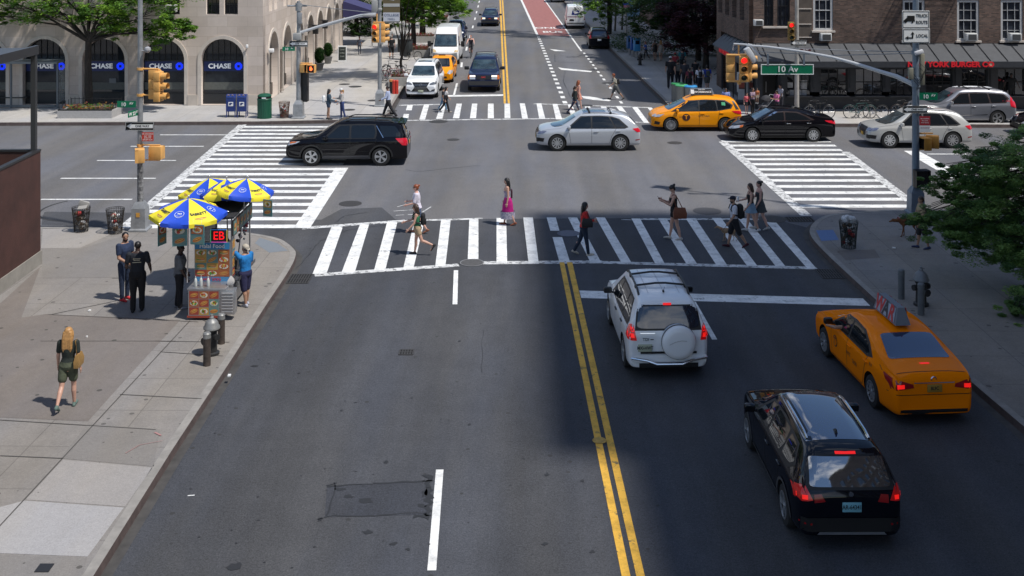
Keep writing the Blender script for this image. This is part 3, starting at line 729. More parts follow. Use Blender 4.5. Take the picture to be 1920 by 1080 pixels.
sd=plate_holes([(-9,0),(-7.6,0),(-7.6,ZA1),(-.02,ZA1),(-.02,HR),(-9,HR)],[rect(-2.4-2.0*k,-1.2-2.0*k,rz(45),rz(45)+2.3)for k in range(4)],.4,'brick_wall',BRICK,rest,(.0,.9,0),(PI/2,0,-PI/2+ROT))
for k in range(4):
 yy=1.8+2.0*k+.9
 g=MB();g.box((.05,yy,rz(45)+1.15),(.05,1.15,2.25));g.build('window',GLASSD,rest,smooth=0)
b=MB();b.box((13,5.4,HR-.3),(25,8.4,.3));b.box((13.4,5.6,HR/2-.3),(24.5,7.6,HR-.8));b.build('inner_core',INTER,rest,smooth=0)
OV=1.05;zlo=rz(110.5);xcor=rx(1390);ycor=-1.2
SEAM=mat('awning_metal',(.085,.088,.094),.55,.2,var=.12,scale=3)
YB=8.2
m=MB()
A=Vector((0,.7,ZA1));B_=Vector((26,.7,ZA1));Cc=Vector((26,ycor,zlo));D=Vector((xcor,ycor,zlo));E=Vector((0,YB,ZA1));Fv=Vector((xcor-.1,YB,zlo))
m.add([A,B_,Cc,D,E,Fv],[(0,3,2,1),(0,4,5,3)]);
m.add([v-Vector((0,0,.05))for v in(A,B_,Cc,D,E,Fv)],[(0,1,2,3),(0,3,5,4)])
rf=m.build('awning_roof',SEAM,rest,smooth=0)
m=MB();x=.4
while x<26:
 m.tube([Vector((x,.66,ZA1+.03)),Vector((x+.0,ycor,zlo+.03))],.022,4);x+=.93
x=0.1
while x>xcor+.1:
 t=x/xcor;m.tube([Vector((x,ycor+(1-t)*(.7-ycor),zlo+(1-t)*(ZA1-zlo)+.02)),Vector((x,ycor,zlo+.03))],.02,4);x-=.45
y=.6
while y<YB:m.tube([Vector((0,y,ZA1+.03)),Vector((xcor,y,zlo+.03))],.022,4);y+=.9
m.tube([A+Vector((0,0,.03)),D+Vector((0,0,.03))],.035,5)
m.build('roof_seams',mat('seam_dark',(.012,.012,.013),.5),rf,smooth=0)
m=MB();zf0=rz(121.5)
m.box(((26+xcor)/2,ycor+.05,(zlo+zf0)/2),(26-xcor,.12,zlo-zf0));m.box((xcor+.05,(YB+ycor)/2,(zlo+zf0)/2),(.12,YB-ycor,zlo-zf0));m.build('fascia',SHOPK,rest,smooth=0)
m=MB();m.box(((26+xcor)/2,-.2,zf0-.03),(26-xcor-.3,1.8,.05));m.box((xcor/2,4,zf0-.03),(-xcor-.1,7.5,.05));m.build('soffit',SHOPK,rest,smooth=0)
NRED=mat('sign_red',(.55,.015,.025),.4,emit=(1,.02,.03),es=.12)
text_obj('NEW YORK BURGER CO',.40,NRED,rest,(rx(1766),ycor-.03,(zlo+zf0)/2),bold=.035,sx=1.06,thick=.04)
for px in(1701,1839):
 s=MB();pts=[(.19*(1 if k%2==0 else.42)*math.sin(k*PI/5),.19*(1 if k%2==0 else.42)*math.cos(k*PI/5))for k in range(10)]
 s.add([Vector((rx(px)+p[0],ycor-.05,(zlo+zf0)/2+p[1]))for p in pts],[tuple(range(10))]);s.build('star',mat('star_tan',(.55,.42,.28),.5),rest,smooth=0)
text_obj('NEW YORK BURGER CO',.34,NRED,rest,(xcor-.03,4.4,(zlo+zf0)/2),(PI/2,0,-PI/2),bold=.03,thick=.03)
b=MB();b.box((13,.45,.35),(26,.5,.7));b.build('stall_riser',SHOPK,rest,smooth=0)
b=MB();b.box((13,.42,zf0-.12+.0),(26,.5,.3));b.build('transom_beam',SHOPK,rest,smooth=0)
panes=[(1477,1521),(1540,1591),(1606,1657),(1671,1712),(1737,1789),(1805,1854),(1873,1925),(1945,1998),(2015,2070)]
edges=[1460]+[q for p_ in panes for q in p_]+[2100]
for i in range(0,len(edges),2):
 a,c=rx(edges[i]),rx(edges[i+1]);b=MB();b.box(((a+c)/2,.4,(zf0+.6)/2+.3),(c-a,.6,zf0-.75))
 b.box(((a+c)/2,.08,(zf0+.6)/2+.3),((c-a)*.55,.06,zf0-1.2));b.build('pillar',SHOPK,rest,smooth=0)
for a_,c_ in panes:
 a,c=rx(a_),rx(c_);g=MB();g.box(((a+c)/2,.35,(zf0+.7)/2),(c-a,.04,zf0-.7));w=g.build('shop_window',mat('restaurant_glass',(.014,.015,.017),.03,var=.7,scale=1.3,spec=1.0,ior=1.9),rest,smooth=0)
 f=MB()
 for k in(.33,.66):f.box((a+(c-a)*k,.31,(zf0+.7)/2),(.035,.05,zf0-.75))
 f.box(((a+c)/2,.30,rz(155)),(c-a,.05,.04));f.build('window_frame',FRAMEK,w,smooth=0)
 s=MB();s.box(((a+c)/2,.1,.74),(c-a+.1,.35,.05));s.build('window_sill',mat('sill_grey',(.09,.09,.095),.6),w,smooth=0)
b=MB()
for x,z,w_,h_ in((1484,161,.3,.3),(1499,176,.95,.35),(1510,160,.35,.5)):b.box((rx(x),.3,rz(z)),(w_,.02,h_))
b.build('notices',mat('notice_paper',(.42,.42,.42),.6,var=.3,scale=6),rest,smooth=0)
b=MB();b.box((.15,4.9,(zf0)/2),(.3,8.5,zf0));b.box((rx(1450)/2+.3,.9,zf0/2),(1.4,.2,zf0));b.build('side_shopfront',SHOPK,rest,smooth=0)
for y in(1.4,3.4,5.4,7.4):
 g=MB();g.box((-.02,y,1.55),(.05,1.5,1.9));g.build('shop_window',GLASSD,rest,smooth=0)
b=MB();b.box((rx(1425),.25,zf0/2),(.28,.5,zf0));b.box((rx(1468),.25,zf0/2),(.28,.5,zf0));b.build('entrance_frame',SHOPK,rest,smooth=0)
d=MB();d.box((rx(1446),.55,1.2),(1.0,.08,2.3));dd=d.build('door',mat('door_black',(.008,.008,.009),.3),rest,smooth=0)
b=MB();b.cyl((rx(1440),.48,.9),(rx(1440),.48,1.5),.02);b.build('handle',ALU,dd)
for i in range(5):
 b=MB();b.cyl((-.35,1.2+i*1.7,0),(-.35,1.2+i*1.7,zf0),.045);b.build('side_post',SHOPK,rest)
fe=empty('fire_escape',(rx(1722)+1.3,.7,7.4));fe.parent=rest
b=MB()
for k in range(12):b.box((0,-.08-.09*k,0),(3.4,.035,.03))
for x in(-1.7,0,1.7):b.box((x,-.55,-.03),(.05,1.15,.05));b.cyl((x,-1.1,0),(x,-1.1,1.0),.02,n=5);b.cyl((x,-1.1,-.02),(x,0,-.75),.02,n=5)
for z in(.5,1.0):b.tube([(-1.7,0,z),(-1.7,-1.1,z),(1.7,-1.1,z),(1.7,0,z)],.02,5)
for k in range(16):b.cyl((-1.65+.22*k,-1.1,0),(-1.65+.22*k,-1.1,1),.01,n=4)
b.build('balcony',DARKMETAL,fe,smooth=0)
b=MB()
for s_ in(-.95,-.45):b.tube([(-1.2,s_,.0),(1.4,s_,4.2)],.03,5)
for k in range(14):b.box((-1.2+.19*k,-.7,.3*k),(.16,.5,.025))
b.build('stair',DARKMETAL,fe,smooth=0)
ps=empty('poster_board',(P(1392,195,.15).x,P(1392,195,.15).y,.15),R(-12))
tag(ps,'white framed menu poster board standing by the restaurant corner','poster board')
b=MB();b.rbox((0,0,1.25),(.62,.06,1.15),.02);b.box((0,.02,.35),(.5,.05,.7));b.build('frame',mat('poster_white',(.5,.5,.5),.5),ps)
b=MB();b.box((0,-.035,1.28),(.42,.01,.85),mi=0);b.ell((0,-.045,1.35),(.15,.01,.12),12,mi=1);b.box((0,-.043,1.1),(.42,.008,.3),mi=2);b.build('poster',[mat('poster_brown',(.10,.04,.03),.5),mat('poster_cream',(.5,.42,.35),.5),mat('poster_red',(.28,.05,.03),.5)],ps,smooth=0)
b=MB();b.rbox((0,-.1,.12),(.8,.5,.24),.08);b.build('base',SHOPK,ps)
# ---- stairs railing beyond the awning
rl=empty('entrance_stair',(XR-.9,DR+9.4,.15))
tag(rl,'dark entrance stair with sloping railings beyond the restaurant awning','stair')
for k in range(9):
 pass
b=MB()
for k in range(9):b.box((1.4+k*.3,0.8,.08+k*.16),(.3,1.8,.16+0*k));
b.build('steps',mat('brownstone',(.07,.05,.045),.8),rl,smooth=0)
for yy in(0,1.7):
 b=MB();b.tube([(0.6,yy,.9),(4.0,yy,2.9)],.04);b.tube([(0.6,yy,.5),(4.0,yy,2.5)],.025);
 for k in range(10):b.cyl((.8+k*.35,yy,.05+k*.17),(.8+k*.35,yy,1.0+k*.206),.015,n=5)
 b.build('railing',mat('railing_grey',(.06,.065,.065),.6),rl)
# ---- plain street buildings beyond and outside the frame (they cast the shade, close the view)
def block(name,x0,x1,y0,y1,h,m,label,wins=(3.2,3.4,1.3,1.9),faces='SLR',z0=1.2,rz=0.0,glass=None):
 r=empty(name,((x0+x1)/2,y0,.0),rz);tag(r,label,'building')
 W=x1-x0;Dp=y1-y0
 b=MB();b.box((0,Dp/2,h/2),(W,Dp,h));b.build('wall',m,r,smooth=0)
 b=MB();b.box((0,Dp/2,h+.25),(W+.6,Dp+.6,.5));b.build('cornice',TRIM,r,smooth=0)
 px_,pz_,ww,wh=wins;n=0
 for f in faces:
  Ln=W if f=='S' else Dp
  k=int((Ln-1)/px_)
  for i in range(k):
   for j_ in range(int((h-2)/pz_)):
    if n>=96:break
    t=(i+.5)*Ln/k;z=z0+1+j_*pz_+wh/2
    g=MB()
    if f=='S':g.box((-W/2+t,-.03,z),(ww,.1,wh));
    elif f=='L':g.box((-W/2-.03,t,z),(.1,ww,wh))
    else:g.box((W/2+.03,t,z),(.1,ww,wh))
    w=g.build('window',glass or GLASSD,r,smooth=0)
    s=MB();
    if f=='S':s.box((-W/2+t,-.12,z-wh/2-.06),(ww+.2,.25,.12))
    elif f=='L':s.box((-W/2-.12,t,z-wh/2-.06),(.25,ww+.2,.12))
    else:s.box((W/2+.12,t,z-wh/2-.06),(.25,ww+.2,.12))
    s.build('window_sill',TRIM,w,smooth=0);n+=1
 return r
block('brick_apartment_block',17.0,58,12.9,30.4,31.8,BRICKR,'tall red brick apartment block on the near right corner, outside the view',faces='LS')
block('brick_apartment_block',17.0,58,-24,12.7,28.8,BRICK,'long brown brick apartment block on the near right, nearest the viewer',faces='L')
block('dark_brick_building',16.6,48,69.8,108,18.3,BRICK,'dark brown brick building behind the purple-leaved trees',faces='SL',wins=(2.6,3.3,1.2,1.9))
block('red_brick_rowhouse',14.5,40,110,150,14,BRICKR,'red brick row building along the far right pavement',faces='L',wins=(3.6,3.4,1.3,2.0))
block('far_brick_building',14.0,40,152,210,14,BRICK,'brown building farthest away on the right of the street',faces='L',wins=(5,3.6,1.6,2.0))
block('garden_brick_building',-50,-19.5,100,128,12,BRICKR,'red brick building behind the garden past the blue awning',faces='SR',wins=(3.4,3.3,1.4,1.9))
block('pale_stone_building',-50,-18.0,130,190,13,STONE,'pale stone building farthest away on the left of the street',faces='R',wins=(4.4,3.4,1.4,2))
# ================================================================= vehicles
def catmull(vals,t):
 """vals: list of tuples (stations); t in [0, n-1]"""
 n=len(vals);i=min(int(t),n-2);u=t-i
 p0=vals[max(i-1,0)];p1=vals[i];p2=vals[i+1];p3=vals[min(i+2,n-1)]
 out=[]
 for a,b,c,d in zip(p0,p1,p2,p3):
  m1=(c-a)*.38;m2=(d-b)*.38
  h1=2*u**3-3*u*u+1;h2=-2*u**3+3*u*u;h3=u**3-2*u*u+u;h4=u**3-u*u
  out.append(h1*b+h2*c+h3*m1+h4*m2)
 return out
def section(x,zt,zb_,W,zlo,tum,crown):
 belt=min(zb_,zt-.03);t=zt-belt;h=belt-zlo
 Wr=W*.955-tum*t
 k=min(1,t/.30)
 return[(0,zlo),(W*.62,zlo),(W*.90,zlo+.015),(W*.975,zlo+.10),(W*.992,zlo+h*.38),(W,zlo+h*.62),(W*.992,belt-h*.12),(W*.955,belt),(W*.95-tum*t*.5,belt+t*.45),(Wr,belt+t*(1-.22*k)),(Wr-.05*k-.01,zt-.035*k),(Wr-.14,zt+crown*.25),(Wr*.5,zt+crown*.8),(0,zt+crown)]
def car_shell(st,tum=.33,crown=.035,sub=4,vs=3):
 """closed loft; stations (x, ztop, zbelt, halfwidth, zlow)"""
 rings=[];N=(len(st)-1)*sub
 for i in range(N+1):
  x,zt,zb_,W,zl=catmull(st,i/sub)
  sec=section(x,zt,zb_,W,zl,tum,crown)
  half=[]
  M=(len(sec)-1)*vs
  for j in range(M+1):half.append(catmull(sec,j/vs))
  ringv=[Vector((x,y,z))for y,z in half]+[Vector((x,-y,z))for y,z in half[-2:0:-1]]
  for v in ringv:pass
  rings.append(ringv)
 b=MB();b.loft(rings);return b
class Car:
 def __init__(s,name,label,paint,st,wb,wr,W,tum=.33,crown=.035,group=None,sub=4,arch=.055,wheel='five',trackin=.0,rimm=None,cat='car',xo=0.0):
  s.root=empty(name);tag(s.root,label,cat,group);s.paint=paint
  shell=car_shell(st,tum,crown,sub)
  me=shell.mesh('body',[paint,mat('wheel_well',(.008,.008,.008),.9)],0)
  bm=bmesh.new();bm.from_mesh(me);bmesh.ops.remove_doubles(bm,verts=bm.verts,dist=.0005);bmesh.ops.recalc_face_normals(bm,faces=bm.faces[:]);bm.to_mesh(me);bm.free()
  s.W=W
  bm=bmesh.new();bm.from_mesh(me);bmesh.ops.triangulate(bm,faces=bm.faces[:]);s.bvh=BVHTree.FromBMesh(bm);bm.free()
  cut=MB()
  xf,xr=wb/2+xo,-wb/2+xo
  for x in(xf,xr):
   for sd in(-1,1):cut.lathe([(wr+arch,0),(wr+arch,.42)],28,(x,sd*(W+.1)-(.42 if sd>0 else 0),wr+.01),'Y',mi=0)
  cme=cut.mesh('cut',[mat('wheel_well',(.008,.008,.008),.9)],0)
  bm=bmesh.new();bm.from_mesh(cme);bmesh.ops.recalc_face_normals(bm,faces=bm.faces[:]);bm.to_mesh(cme);bm.free()
  co=bpy.data.objects.new('cut',cme)
  me2=bake(me,[('BOOLEAN',dict(operation='DIFFERENCE',object=co,solver='EXACT',material_mode='TRANSFER'))],(co,))
  if len(me2.polygons)<50:me2=me
  me2.polygons.foreach_set('use_smooth',[True]*len(me2.polygons));me2.set_sharp_from_angle(angle=R(32));me2.name='body'
  s.body=link('body',me2,s.root)
  s.wr=wr;s.wb=wb;s.xf=xf;s.xr=xr
  for x in(xf,xr):
   for sd in(-1,1):s.wheel(x,sd*(W-.115-trackin),wr,sd,wheel,rimm)
 def wheel(s,x,y,r,sd,style,rimm):
  wd=.21;b=MB()
  b.lathe([(r*.60,-wd/2),(r*.80,-wd/2),(r*.95,-wd/2+.01),(r,-wd/2+.045),(r,wd/2-.045),(r*.95,wd/2-.01),(r*.80,wd/2),(r*.60,wd/2)],28,(0,0,0),'Y',caps=False)
  me=b.mesh('tyre',RUB);w=empty('wheel',(x,y,r));w.parent=s.root
  link('tyre',me,w)
  m=MB();rr=r*.66;o=wd/2*sd
  m.lathe([(rr,o*1.02),(rr,o*.88),(rr*.93,o*.84),(rr*.93,o*.3),(rr*.1,o*.25)],28,(0,0,0),'Y',mi=1,caps=False)
  m.lathe([(rr*1.0,o*1.03),(rr*.90,o*1.03),(rr*.90,o*.8)],28,(0,0,0),'Y',caps=False)
  m.lathe([(.0,o*.98),(rr*.2,o*.98),(rr*.24,o*.7)],14,(0,0,0),'Y',caps=False)
  n={'five':5,'ten':10,'multi':18,'seven':7,'six':6,'steel':8,'double':5}[style]
  for k in range(n):
   a=2*PI*k/n+.3
   for off in((-.13,.13)if style in('double','five')and n==5 else(0,)):
    aa=a+off;wdt={5:.045,10:.04,18:.018,7:.055,6:.07,8:.07}[n]
    p=Vector((math.sin(a)*rr*.15,o*.93,math.cos(a)*rr*.15));q=Vector((math.sin(aa)*rr*.93,o*.96,math.cos(aa)*rr*.93))
    d=(q-p);side_=d.cross(Vector((0,1,0))).normalized()*wdt/2*(r/.34)
    th=Vector((0,-o*.18,0))
    m.add([p-side_,p+side_,q+side_*1.25,q-side_*1.25,p-side_+th,p+side_+th,q+side_*1.25+th,q-side_*1.25+th],[(0,1,2,3),(0,4,5,1),(1,5,6,2),(2,6,7,3),(3,7,4,0)])
  rim=link('rim',m.mesh('rim',[rimm or mat('alloy_rim',(.55,.56,.57),.3,.75),mat('brake_dark',(.03,.03,.03),.7)],30),w)
# -- projected panels
 def hit(s,u,v,ax):
  if ax in 'LR':
   sg=1 if ax=='L' else-1;o=Vector((u,3*sg,v));d=Vector((0,-sg,0))
  elif ax in 'FB':
   sg=1 if ax=='F' else-1;o=Vector((6*sg,u,v));d=Vector((-sg,0,0))
  else:o=Vector((u,v,5));d=Vector((0,0,-1))
  h,n,i,_=s.bvh.ray_cast(o,d)
  if h is None:return None,None
  if n.dot(d)>0:n=-n
  return h,n
 def proj(s,flat,ax,off,maxstep=.09):
  """bisect a flat (u,v) bmesh on a grid and lay it on the shell"""
  bm=flat
  us=[v.co.x for v in bm.verts];vs_=[v.co.y for v in bm.verts]
  for a,lo,hi in((0,min(us),max(us)),(1,min(vs_),max(vs_))):
   k=int((hi-lo)/maxstep)
   for i in range(1,k+1):
    c=lo+(hi-lo)*i/(k+1);co=Vector((c,0,0))if a==0 else Vector((0,c,0));no=Vector((1,0,0))if a==0 else Vector((0,1,0))
    bmesh.ops.bisect_plane(bm,geom=bm.verts[:]+bm.edges[:]+bm.faces[:],plane_co=co,plane_no=no,dist=1e-5)
  dead=[];last=None
  for v in bm.verts:
   h,n=s.hit(v.co.x,v.co.y,ax)
   if h is None:dead.append(v);continue
   v.co=h+n*off
  bmesh.ops.delete(bm,geom=dead,context='VERTS')
  return bm
 def decal(s,polys,ax,m,name,off=.006,parent=None,step=.09):
  """polys: one polygon or a list of (poly, axis); ax 'S' = both sides as two objects"""
  if ax=='S':
   return[s.decal(polys,a,m,name,off,parent,step)for a in 'LR']
  items=[(polys,ax)]if not isinstance(polys[0][0],(list,tuple))or ax else polys
  out=MB()
  for poly,a in items:
   bm=bmesh.new();vv=[bm.verts.new((p[0],p[1],0))for p in poly];bm.faces.new(vv);bmesh.ops.triangulate(bm,faces=bm.faces[:])
   s.proj(bm,a,off,step);bm.verts.index_update()
   out.add([v.co.copy()for v in bm.verts],[[v.index for v in f.verts]for f in bm.faces]);bm.free()
  if not out.f:return None
  return out.build(name,m,parent or s.root,smooth=50)
 def word(s,t,size,u,v,ax,m,name='lettering',off=.012,bold=.01,sx=1,parent=None):
  tb=text_mb(t,size,bold);bm=bmesh.new();fl={'R':1,'L':-1,'B':-1,'F':1,'T':1}[ax]
  vv=[bm.verts.new((u+p.x*sx*fl,v+p.y,0))for p in tb.v]
  for f in tb.f:
   try:bm.faces.new([vv[i]for i in f])
   except ValueError:pass
  s.proj(bm,ax,off,.2);bm.verts.index_update();o=MB();o.add([q.co.copy()for q in bm.verts],[[q.index for q in f.verts]for f in bm.faces]);bm.free()
  return o.build(name,m,parent or s.root,smooth=0)if o.f else None
 def seams(s,lines,w=.012):
  """door gaps as one mesh: (x0,z0,x1,z1)"""
  out=MB()
  for a in 'LR':
   for x0,z0,x1,z1 in lines:
    d=Vector((x1-x0,z1-z0)).normalized();n=Vector((-d.y,d.x))*w/2
    bm=bmesh.new();vv=[bm.verts.new((p[0],p[1],0))for p in((x0-n.x,z0-n.y),(x1-n.x,z1-n.y),(x1+n.x,z1+n.y),(x0+n.x,z0+n.y))];bm.faces.new(vv)
    s.proj(bm,a,.0045,.09);bm.verts.index_update();out.add([v.co.copy()for v in bm.verts],[[v.index for v in f.verts]for f in bm.faces]);bm.free()
  out.build('door_gap',mat('gap_black',(.006,.006,.006),.7),s.root,smooth=0)
 def handles(s,pts,m=None):
  for sd,a in((1,'L'),(-1,'R')):
   for x,z in pts:
    h,n=s.hit(x,z,a)
    if h is None:continue
    b=MB();b.rbox((h.x,h.y+sd*.015,h.z),(.20,.035,.032),.012);b.build('door_handle',m or s.paint,s.root)
 def mirrors(s,x,z,m=None,big=1.0):
  for sd,a in((1,'L'),(-1,'R')):
   h,n=s.hit(x,z,a)
   if h is None:continue
   b=MB();b.rbox((h.x+.02,h.y+sd*.14*big,h.z+.05*big),(.13*big,.21*big,.15*big),.045);b.cyl((h.x,h.y-sd*.02,h.z-.01),(h.x,h.y+sd*.10,h.z+.02),.025);mm=b.build('wing_mirror',m or s.paint,s.root)
   g=MB();g.box((h.x-.049*big,h.y+sd*.14*big,h.z+.05*big),(.006,.16*big,.11*big));g.build('mirror_glass',GLASSD,mm)
 def plate(s,ax,y,z,txt,bg,fg,w=.31,h=.155):
  hp,n=s.hit(y,z,ax);sg=1 if ax=='F' else-1
  x=hp.x+sg*.022
  b=MB();b.rbox((x,y,z),(.012,w,h),.004);p=b.build('licence_plate',bg,s.root)
  if txt:text_obj(txt,h*.62,fg,p,(x+sg*.007,y,z),(PI/2,0,PI/2*(1 if ax=='F' else-1)),'plate_number',.02,.8,.002)
 def roof_y(s,x,yfrac):
  """sideways place of a rail: a share of the roof's own half width there"""
  y=s.W
  while y>.2:
   h,n=s.hit(x,y,'T')
   if h and n.z>.75:return y*yfrac/.70
   y-=.02
  return.5
 def rails(s,x0,x1,yfrac=.62,m=None,h=.05,n=8):
  for sd in(-1,1):
   pts=[]
   for i in range(n+1):
    x=x0+(x1-x0)*i/n;hh,nn=s.hit(x,sd*min(s.roof_y((x0+x1)/2,.70)-.02,s.W),'T')
    if hh:pts.append(hh+Vector((0,0,h+.02 if 0<i<n else.0)))
   b=MB();b.tube(pts,.026,6);b.build('roof_rail',m or BLACK,s.root)
 def bars(s,xs,yfrac=.62,m=None,h=.06):
  for x in xs:
   ry=s.roof_y(x,.70)-.02;a,_=s.hit(x,ry,'T');c,_=s.hit(x,-ry,'T');b=MB();up=Vector((0,0,h));mid,_=s.hit(x,0,'T');up2=Vector((0,0,mid.z-a.z+h))
   b.tube([a,a+up,a*.6+c*.4+up2,a*.4+c*.6+up2,c+up,c],.024,6);b.rbox(a+up*.6,(.1,.05,.07),.01);b.rbox(c+up*.6,(.1,.05,.07),.01);b.build('roof_bar',m or BLACK,s.root)
 def arches(s,m,w=.06):
  for sd in 'LR':
   for x in(s.xf,s.xr):
    r0=s.wr+.05;polys=[]
    N=14
    a0,a1=R(-14),R(194)
    b=MB()
    for i in range(N):
     t0=a0+(a1-a0)*i/N;t1=a0+(a1-a0)*(i+1)/N
     po=[(x+r0*math.cos(t0),s.wr+r0*math.sin(t0)),(x+(r0+w)*math.cos(t0),s.wr+(r0+w)*math.sin(t0)),(x+(r0+w)*math.cos(t1),s.wr+(r0+w)*math.sin(t1)),(x+r0*math.cos(t1),s.wr+r0*math.sin(t1))]
     vs=[]
     for u,v in po:
      h,n=s.hit(u,v,sd)
      if h is None:vs=None;break
      vs.append(h+n*.012)
     if vs:b.add(vs,[(0,1,2,3)])
    if b.f:b.build('arch_trim',m,s.root)
 def place(s,x,y,heading,scale=1.04,z=0.0):
  s.root.location=(x,y,z);s.root.rotation_euler=(0,0,R(heading));s.root.scale=(scale,)*3;return s.root
def paint(name,col,metal=.0,rough=.32):return mat(name,col,rough,metal,coat=.6,spec=.35)
PW=paint('car_white',(.82,.83,.84));PBK=mat('car_black',(.004,.004,.006),.5,coat=.75,spec=.0);PNAVY=mat('car_navy',(.003,.004,.008),.5,coat=.9,spec=.0);PTAXI=mat('taxi_yellow',(.88,.31,.004),.5,coat=.45,spec=.1);PTAXI_SHADE=mat('taxi_yellow_in_shade',(.95,.225,.001),.5,coat=.30,spec=.0)  # taxi yellow in sunlit and shaded copies, the shaded one more orange
PSIL=paint('car_silver',(.50,.52,.55),.35,.3);PGRY=paint('car_grey',(.26,.27,.30),.5,.3);PSILW=paint('car_pale_silver',(.50,.50,.48),.3,.3);PBLUE=mat('car_dark_blue',(.007,.016,.055),.5,coat=.7,spec=.1)
CLAD=mat('grey_cladding',(.06,.06,.065),.6)
GL=mat('car_glass',(.008,.011,.014),.02,spec=.5,coat=.2,ior=1.55)
GLR=mat('rear_glass_sky_tint',(.005,.010,.026),.02,spec=.5,coat=.4,ior=1.75)  # bluish base colour stands in for the sky reflected in rear windows
GLL=mat('windscreen_glass',(.03,.05,.06),.03,spec=1.0,coat=.6,var=.8,scale=1.6)
TAIL=mat('tail_lamp_red',(.30,.008,.010),.18,coat=.6);TAILON=mat('tail_lamp_lit',(.6,.01,.01),.3,emit=(1,.015,.012),es=.75)
HEAD=mat('headlamp',(.5,.52,.55),.1,.3,coat=.6);ORANGE=mat('orange_lens',(.6,.14,.02),.2);GRILLE=mat('grille_black',(.012,.012,.013),.35)
PLY=mat('plate_yellow',(.62,.36,.06),.5);PLW=mat('plate_pale',(.42,.45,.34),.5);PLB=mat('plate_blue',(.18,.42,.50),.5);PLK=mat('plate_ink',(.01,.015,.02),.6)
def inset(poly,k=.93):
 cx=sum(p[0]for p in poly)/len(poly);cy=sum(p[1]for p in poly)/len(poly)
 return[(cx+(p[0]-cx)*k,cy+(p[1]-cy)*k)for p in poly]
def roundp(poly,n=3,r=.16):
 out=[]
 L_=len(poly)
 for i in range(L_):
  p0=Vector(poly[i-1]);p1=Vector(poly[i]);p2=Vector(poly[(i+1)%L_])
  a=p1+(p0-p1)*r;b=p1+(p2-p1)*r
  for k in range(n+1):
   t=k/n;q=a*(1-t)**2+p1*2*t*(1-t)+b*t*t;out.append((q.x,q.y))
 return out
def side_windows(c,polys,trim=None,trimm=None,glass=None):
 """polys: list of window outlines in (x,z) on both sides"""
 for a in 'LR':
  if trim:c.decal(trim,a,trimm or BLACK,'window_surround',.004)
  for p in polys:c.decal(roundp(p,3,.1),a,glass or GL,'side_window',.008)
def bumper_line(c,ax,z,hw,h,m,name='bumper_trim'):c.decal([(-hw,z-h/2),(hw,z-h/2),(hw,z+h/2),(-hw,z+h/2)],ax,m,name,.01)
# ---------- white compact SUV with a covered spare wheel (near, seen from behind)
st=[(-2.10,.66,.60,.74,.34),(-2.10,.92,.88,.80,.27),(-2.05,1.10,1.02,.86,.25),(-1.97,1.36,1.04,.88,.24),(-1.86,1.60,1.05,.895,.24),(-1.55,1.66,1.05,.905,.24),(-.8,1.69,1.03,.91,.24),(.0,1.685,1.01,.91,.24),(.35,1.64,1.0,.91,.24),(.75,1.38,.99,.905,.24),(1.10,1.10,.97,.90,.24),(1.25,1.03,.96,.895,.24),(1.75,.96,.90,.87,.24),(2.05,.84,.80,.80,.26),(2.20,.68,.64,.70,.30)]
c=Car('white_suv','white compact SUV with round covered spare wheel on its tailgate, waiting behind the stop line',PW,st,2.66,.345,.905,wheel='five',cat='car')
side_windows(c,[[(.62,1.06),(.18,1.50),(-.02,1.52),(-.02,1.06)],[(-.10,1.06),(-.10,1.52),(-.92,1.53),(-.98,1.30),(-.90,1.08)],[(-1.03,1.10),(-1.06,1.52),(-1.40,1.52),(-1.70,1.20),(-1.66,1.14)]],[(.78,1.03),(.24,1.55),(-.5,1.57),(-1.44,1.56),(-1.78,1.18),(-1.70,1.07),(-.5,1.03)])
c.decal(roundp([(-.70,1.10),(.70,1.10),(.62,1.54),(-.62,1.54)]),'B',GLR,'rear_window',.008)
c.decal([(-.74,1.06),(.74,1.06),(.66,1.57),(-.66,1.57)],'B',BLACK,'rear_window_surround',.004)
c.decal([(-.66,1.08),(.66,1.08),(.56,1.50),(-.56,1.50)],'F',GLL,'windscreen',.006)
for sg in(-1,1):
 tl=c.decal([([(sg*.70,.86),(sg*.88,.86),(sg*.88,1.18),(sg*.76,1.18)],'B'),([(-2.06,.86),(-1.80,.90),(-1.84,1.15),(-2.00,1.18)],'L' if sg>0 else 'R')],None,mat('tail_lamp_dim',(.45,.01,.012),.2,emit=(1,.01,.01),es=.12,coat=.6),'tail_light',.012)
 for zz in(.92,1.04):c.decal([(sg*.75,zz),(sg*.87,zz),(sg*.87,zz+.085),(sg*.77,zz+.085)],'B',TAILON,'lit_bulb',.018,parent=tl)
c.decal([(-.09,1.56),(.09,1.56),(.09,1.60),(-.09,1.60)],'B',TAILON,'high_brake_light',.014)
c.decal([(-.80,.40),(.80,.40),(.80,.56),(-.80,.56)],'B',PW,'rear_bumper',.05);c.decal([(-.62,.57),(.62,.57),(.62,.62),(-.62,.62)],'B',BLACK,'bumper_step',.02)
c.decal([(-.65,.28),(.65,.28),(.65,.37),(-.65,.37)],'B',BLACK,'lower_bumper',.03)
b=MB();b.tube([(-2.16,-.84,.50),(-2.22,-.5,.46),(-2.25,-.28,.39),(-2.25,.28,.39),(-2.22,.5,.46),(-2.16,.84,.50)],.028,8);b.build('chrome_guard',CHROME,c.root)
b=MB();b.lathe([(0.0,-2.34),(.24,-2.345),(.335,-2.325),(.37,-2.28),(.375,-2.14),(.35,-2.06)],36,(0,-.20,.86),'X',caps=False);sp_=b.build('spare_wheel_cover',PW,c.root,smooth=60)
b=MB();b.lathe([(.378,-2.25),(.383,-2.23),(.378,-2.20)],36,(0,-.20,.86),'X',caps=False);b.build('cover_band',BLACK,sp_)
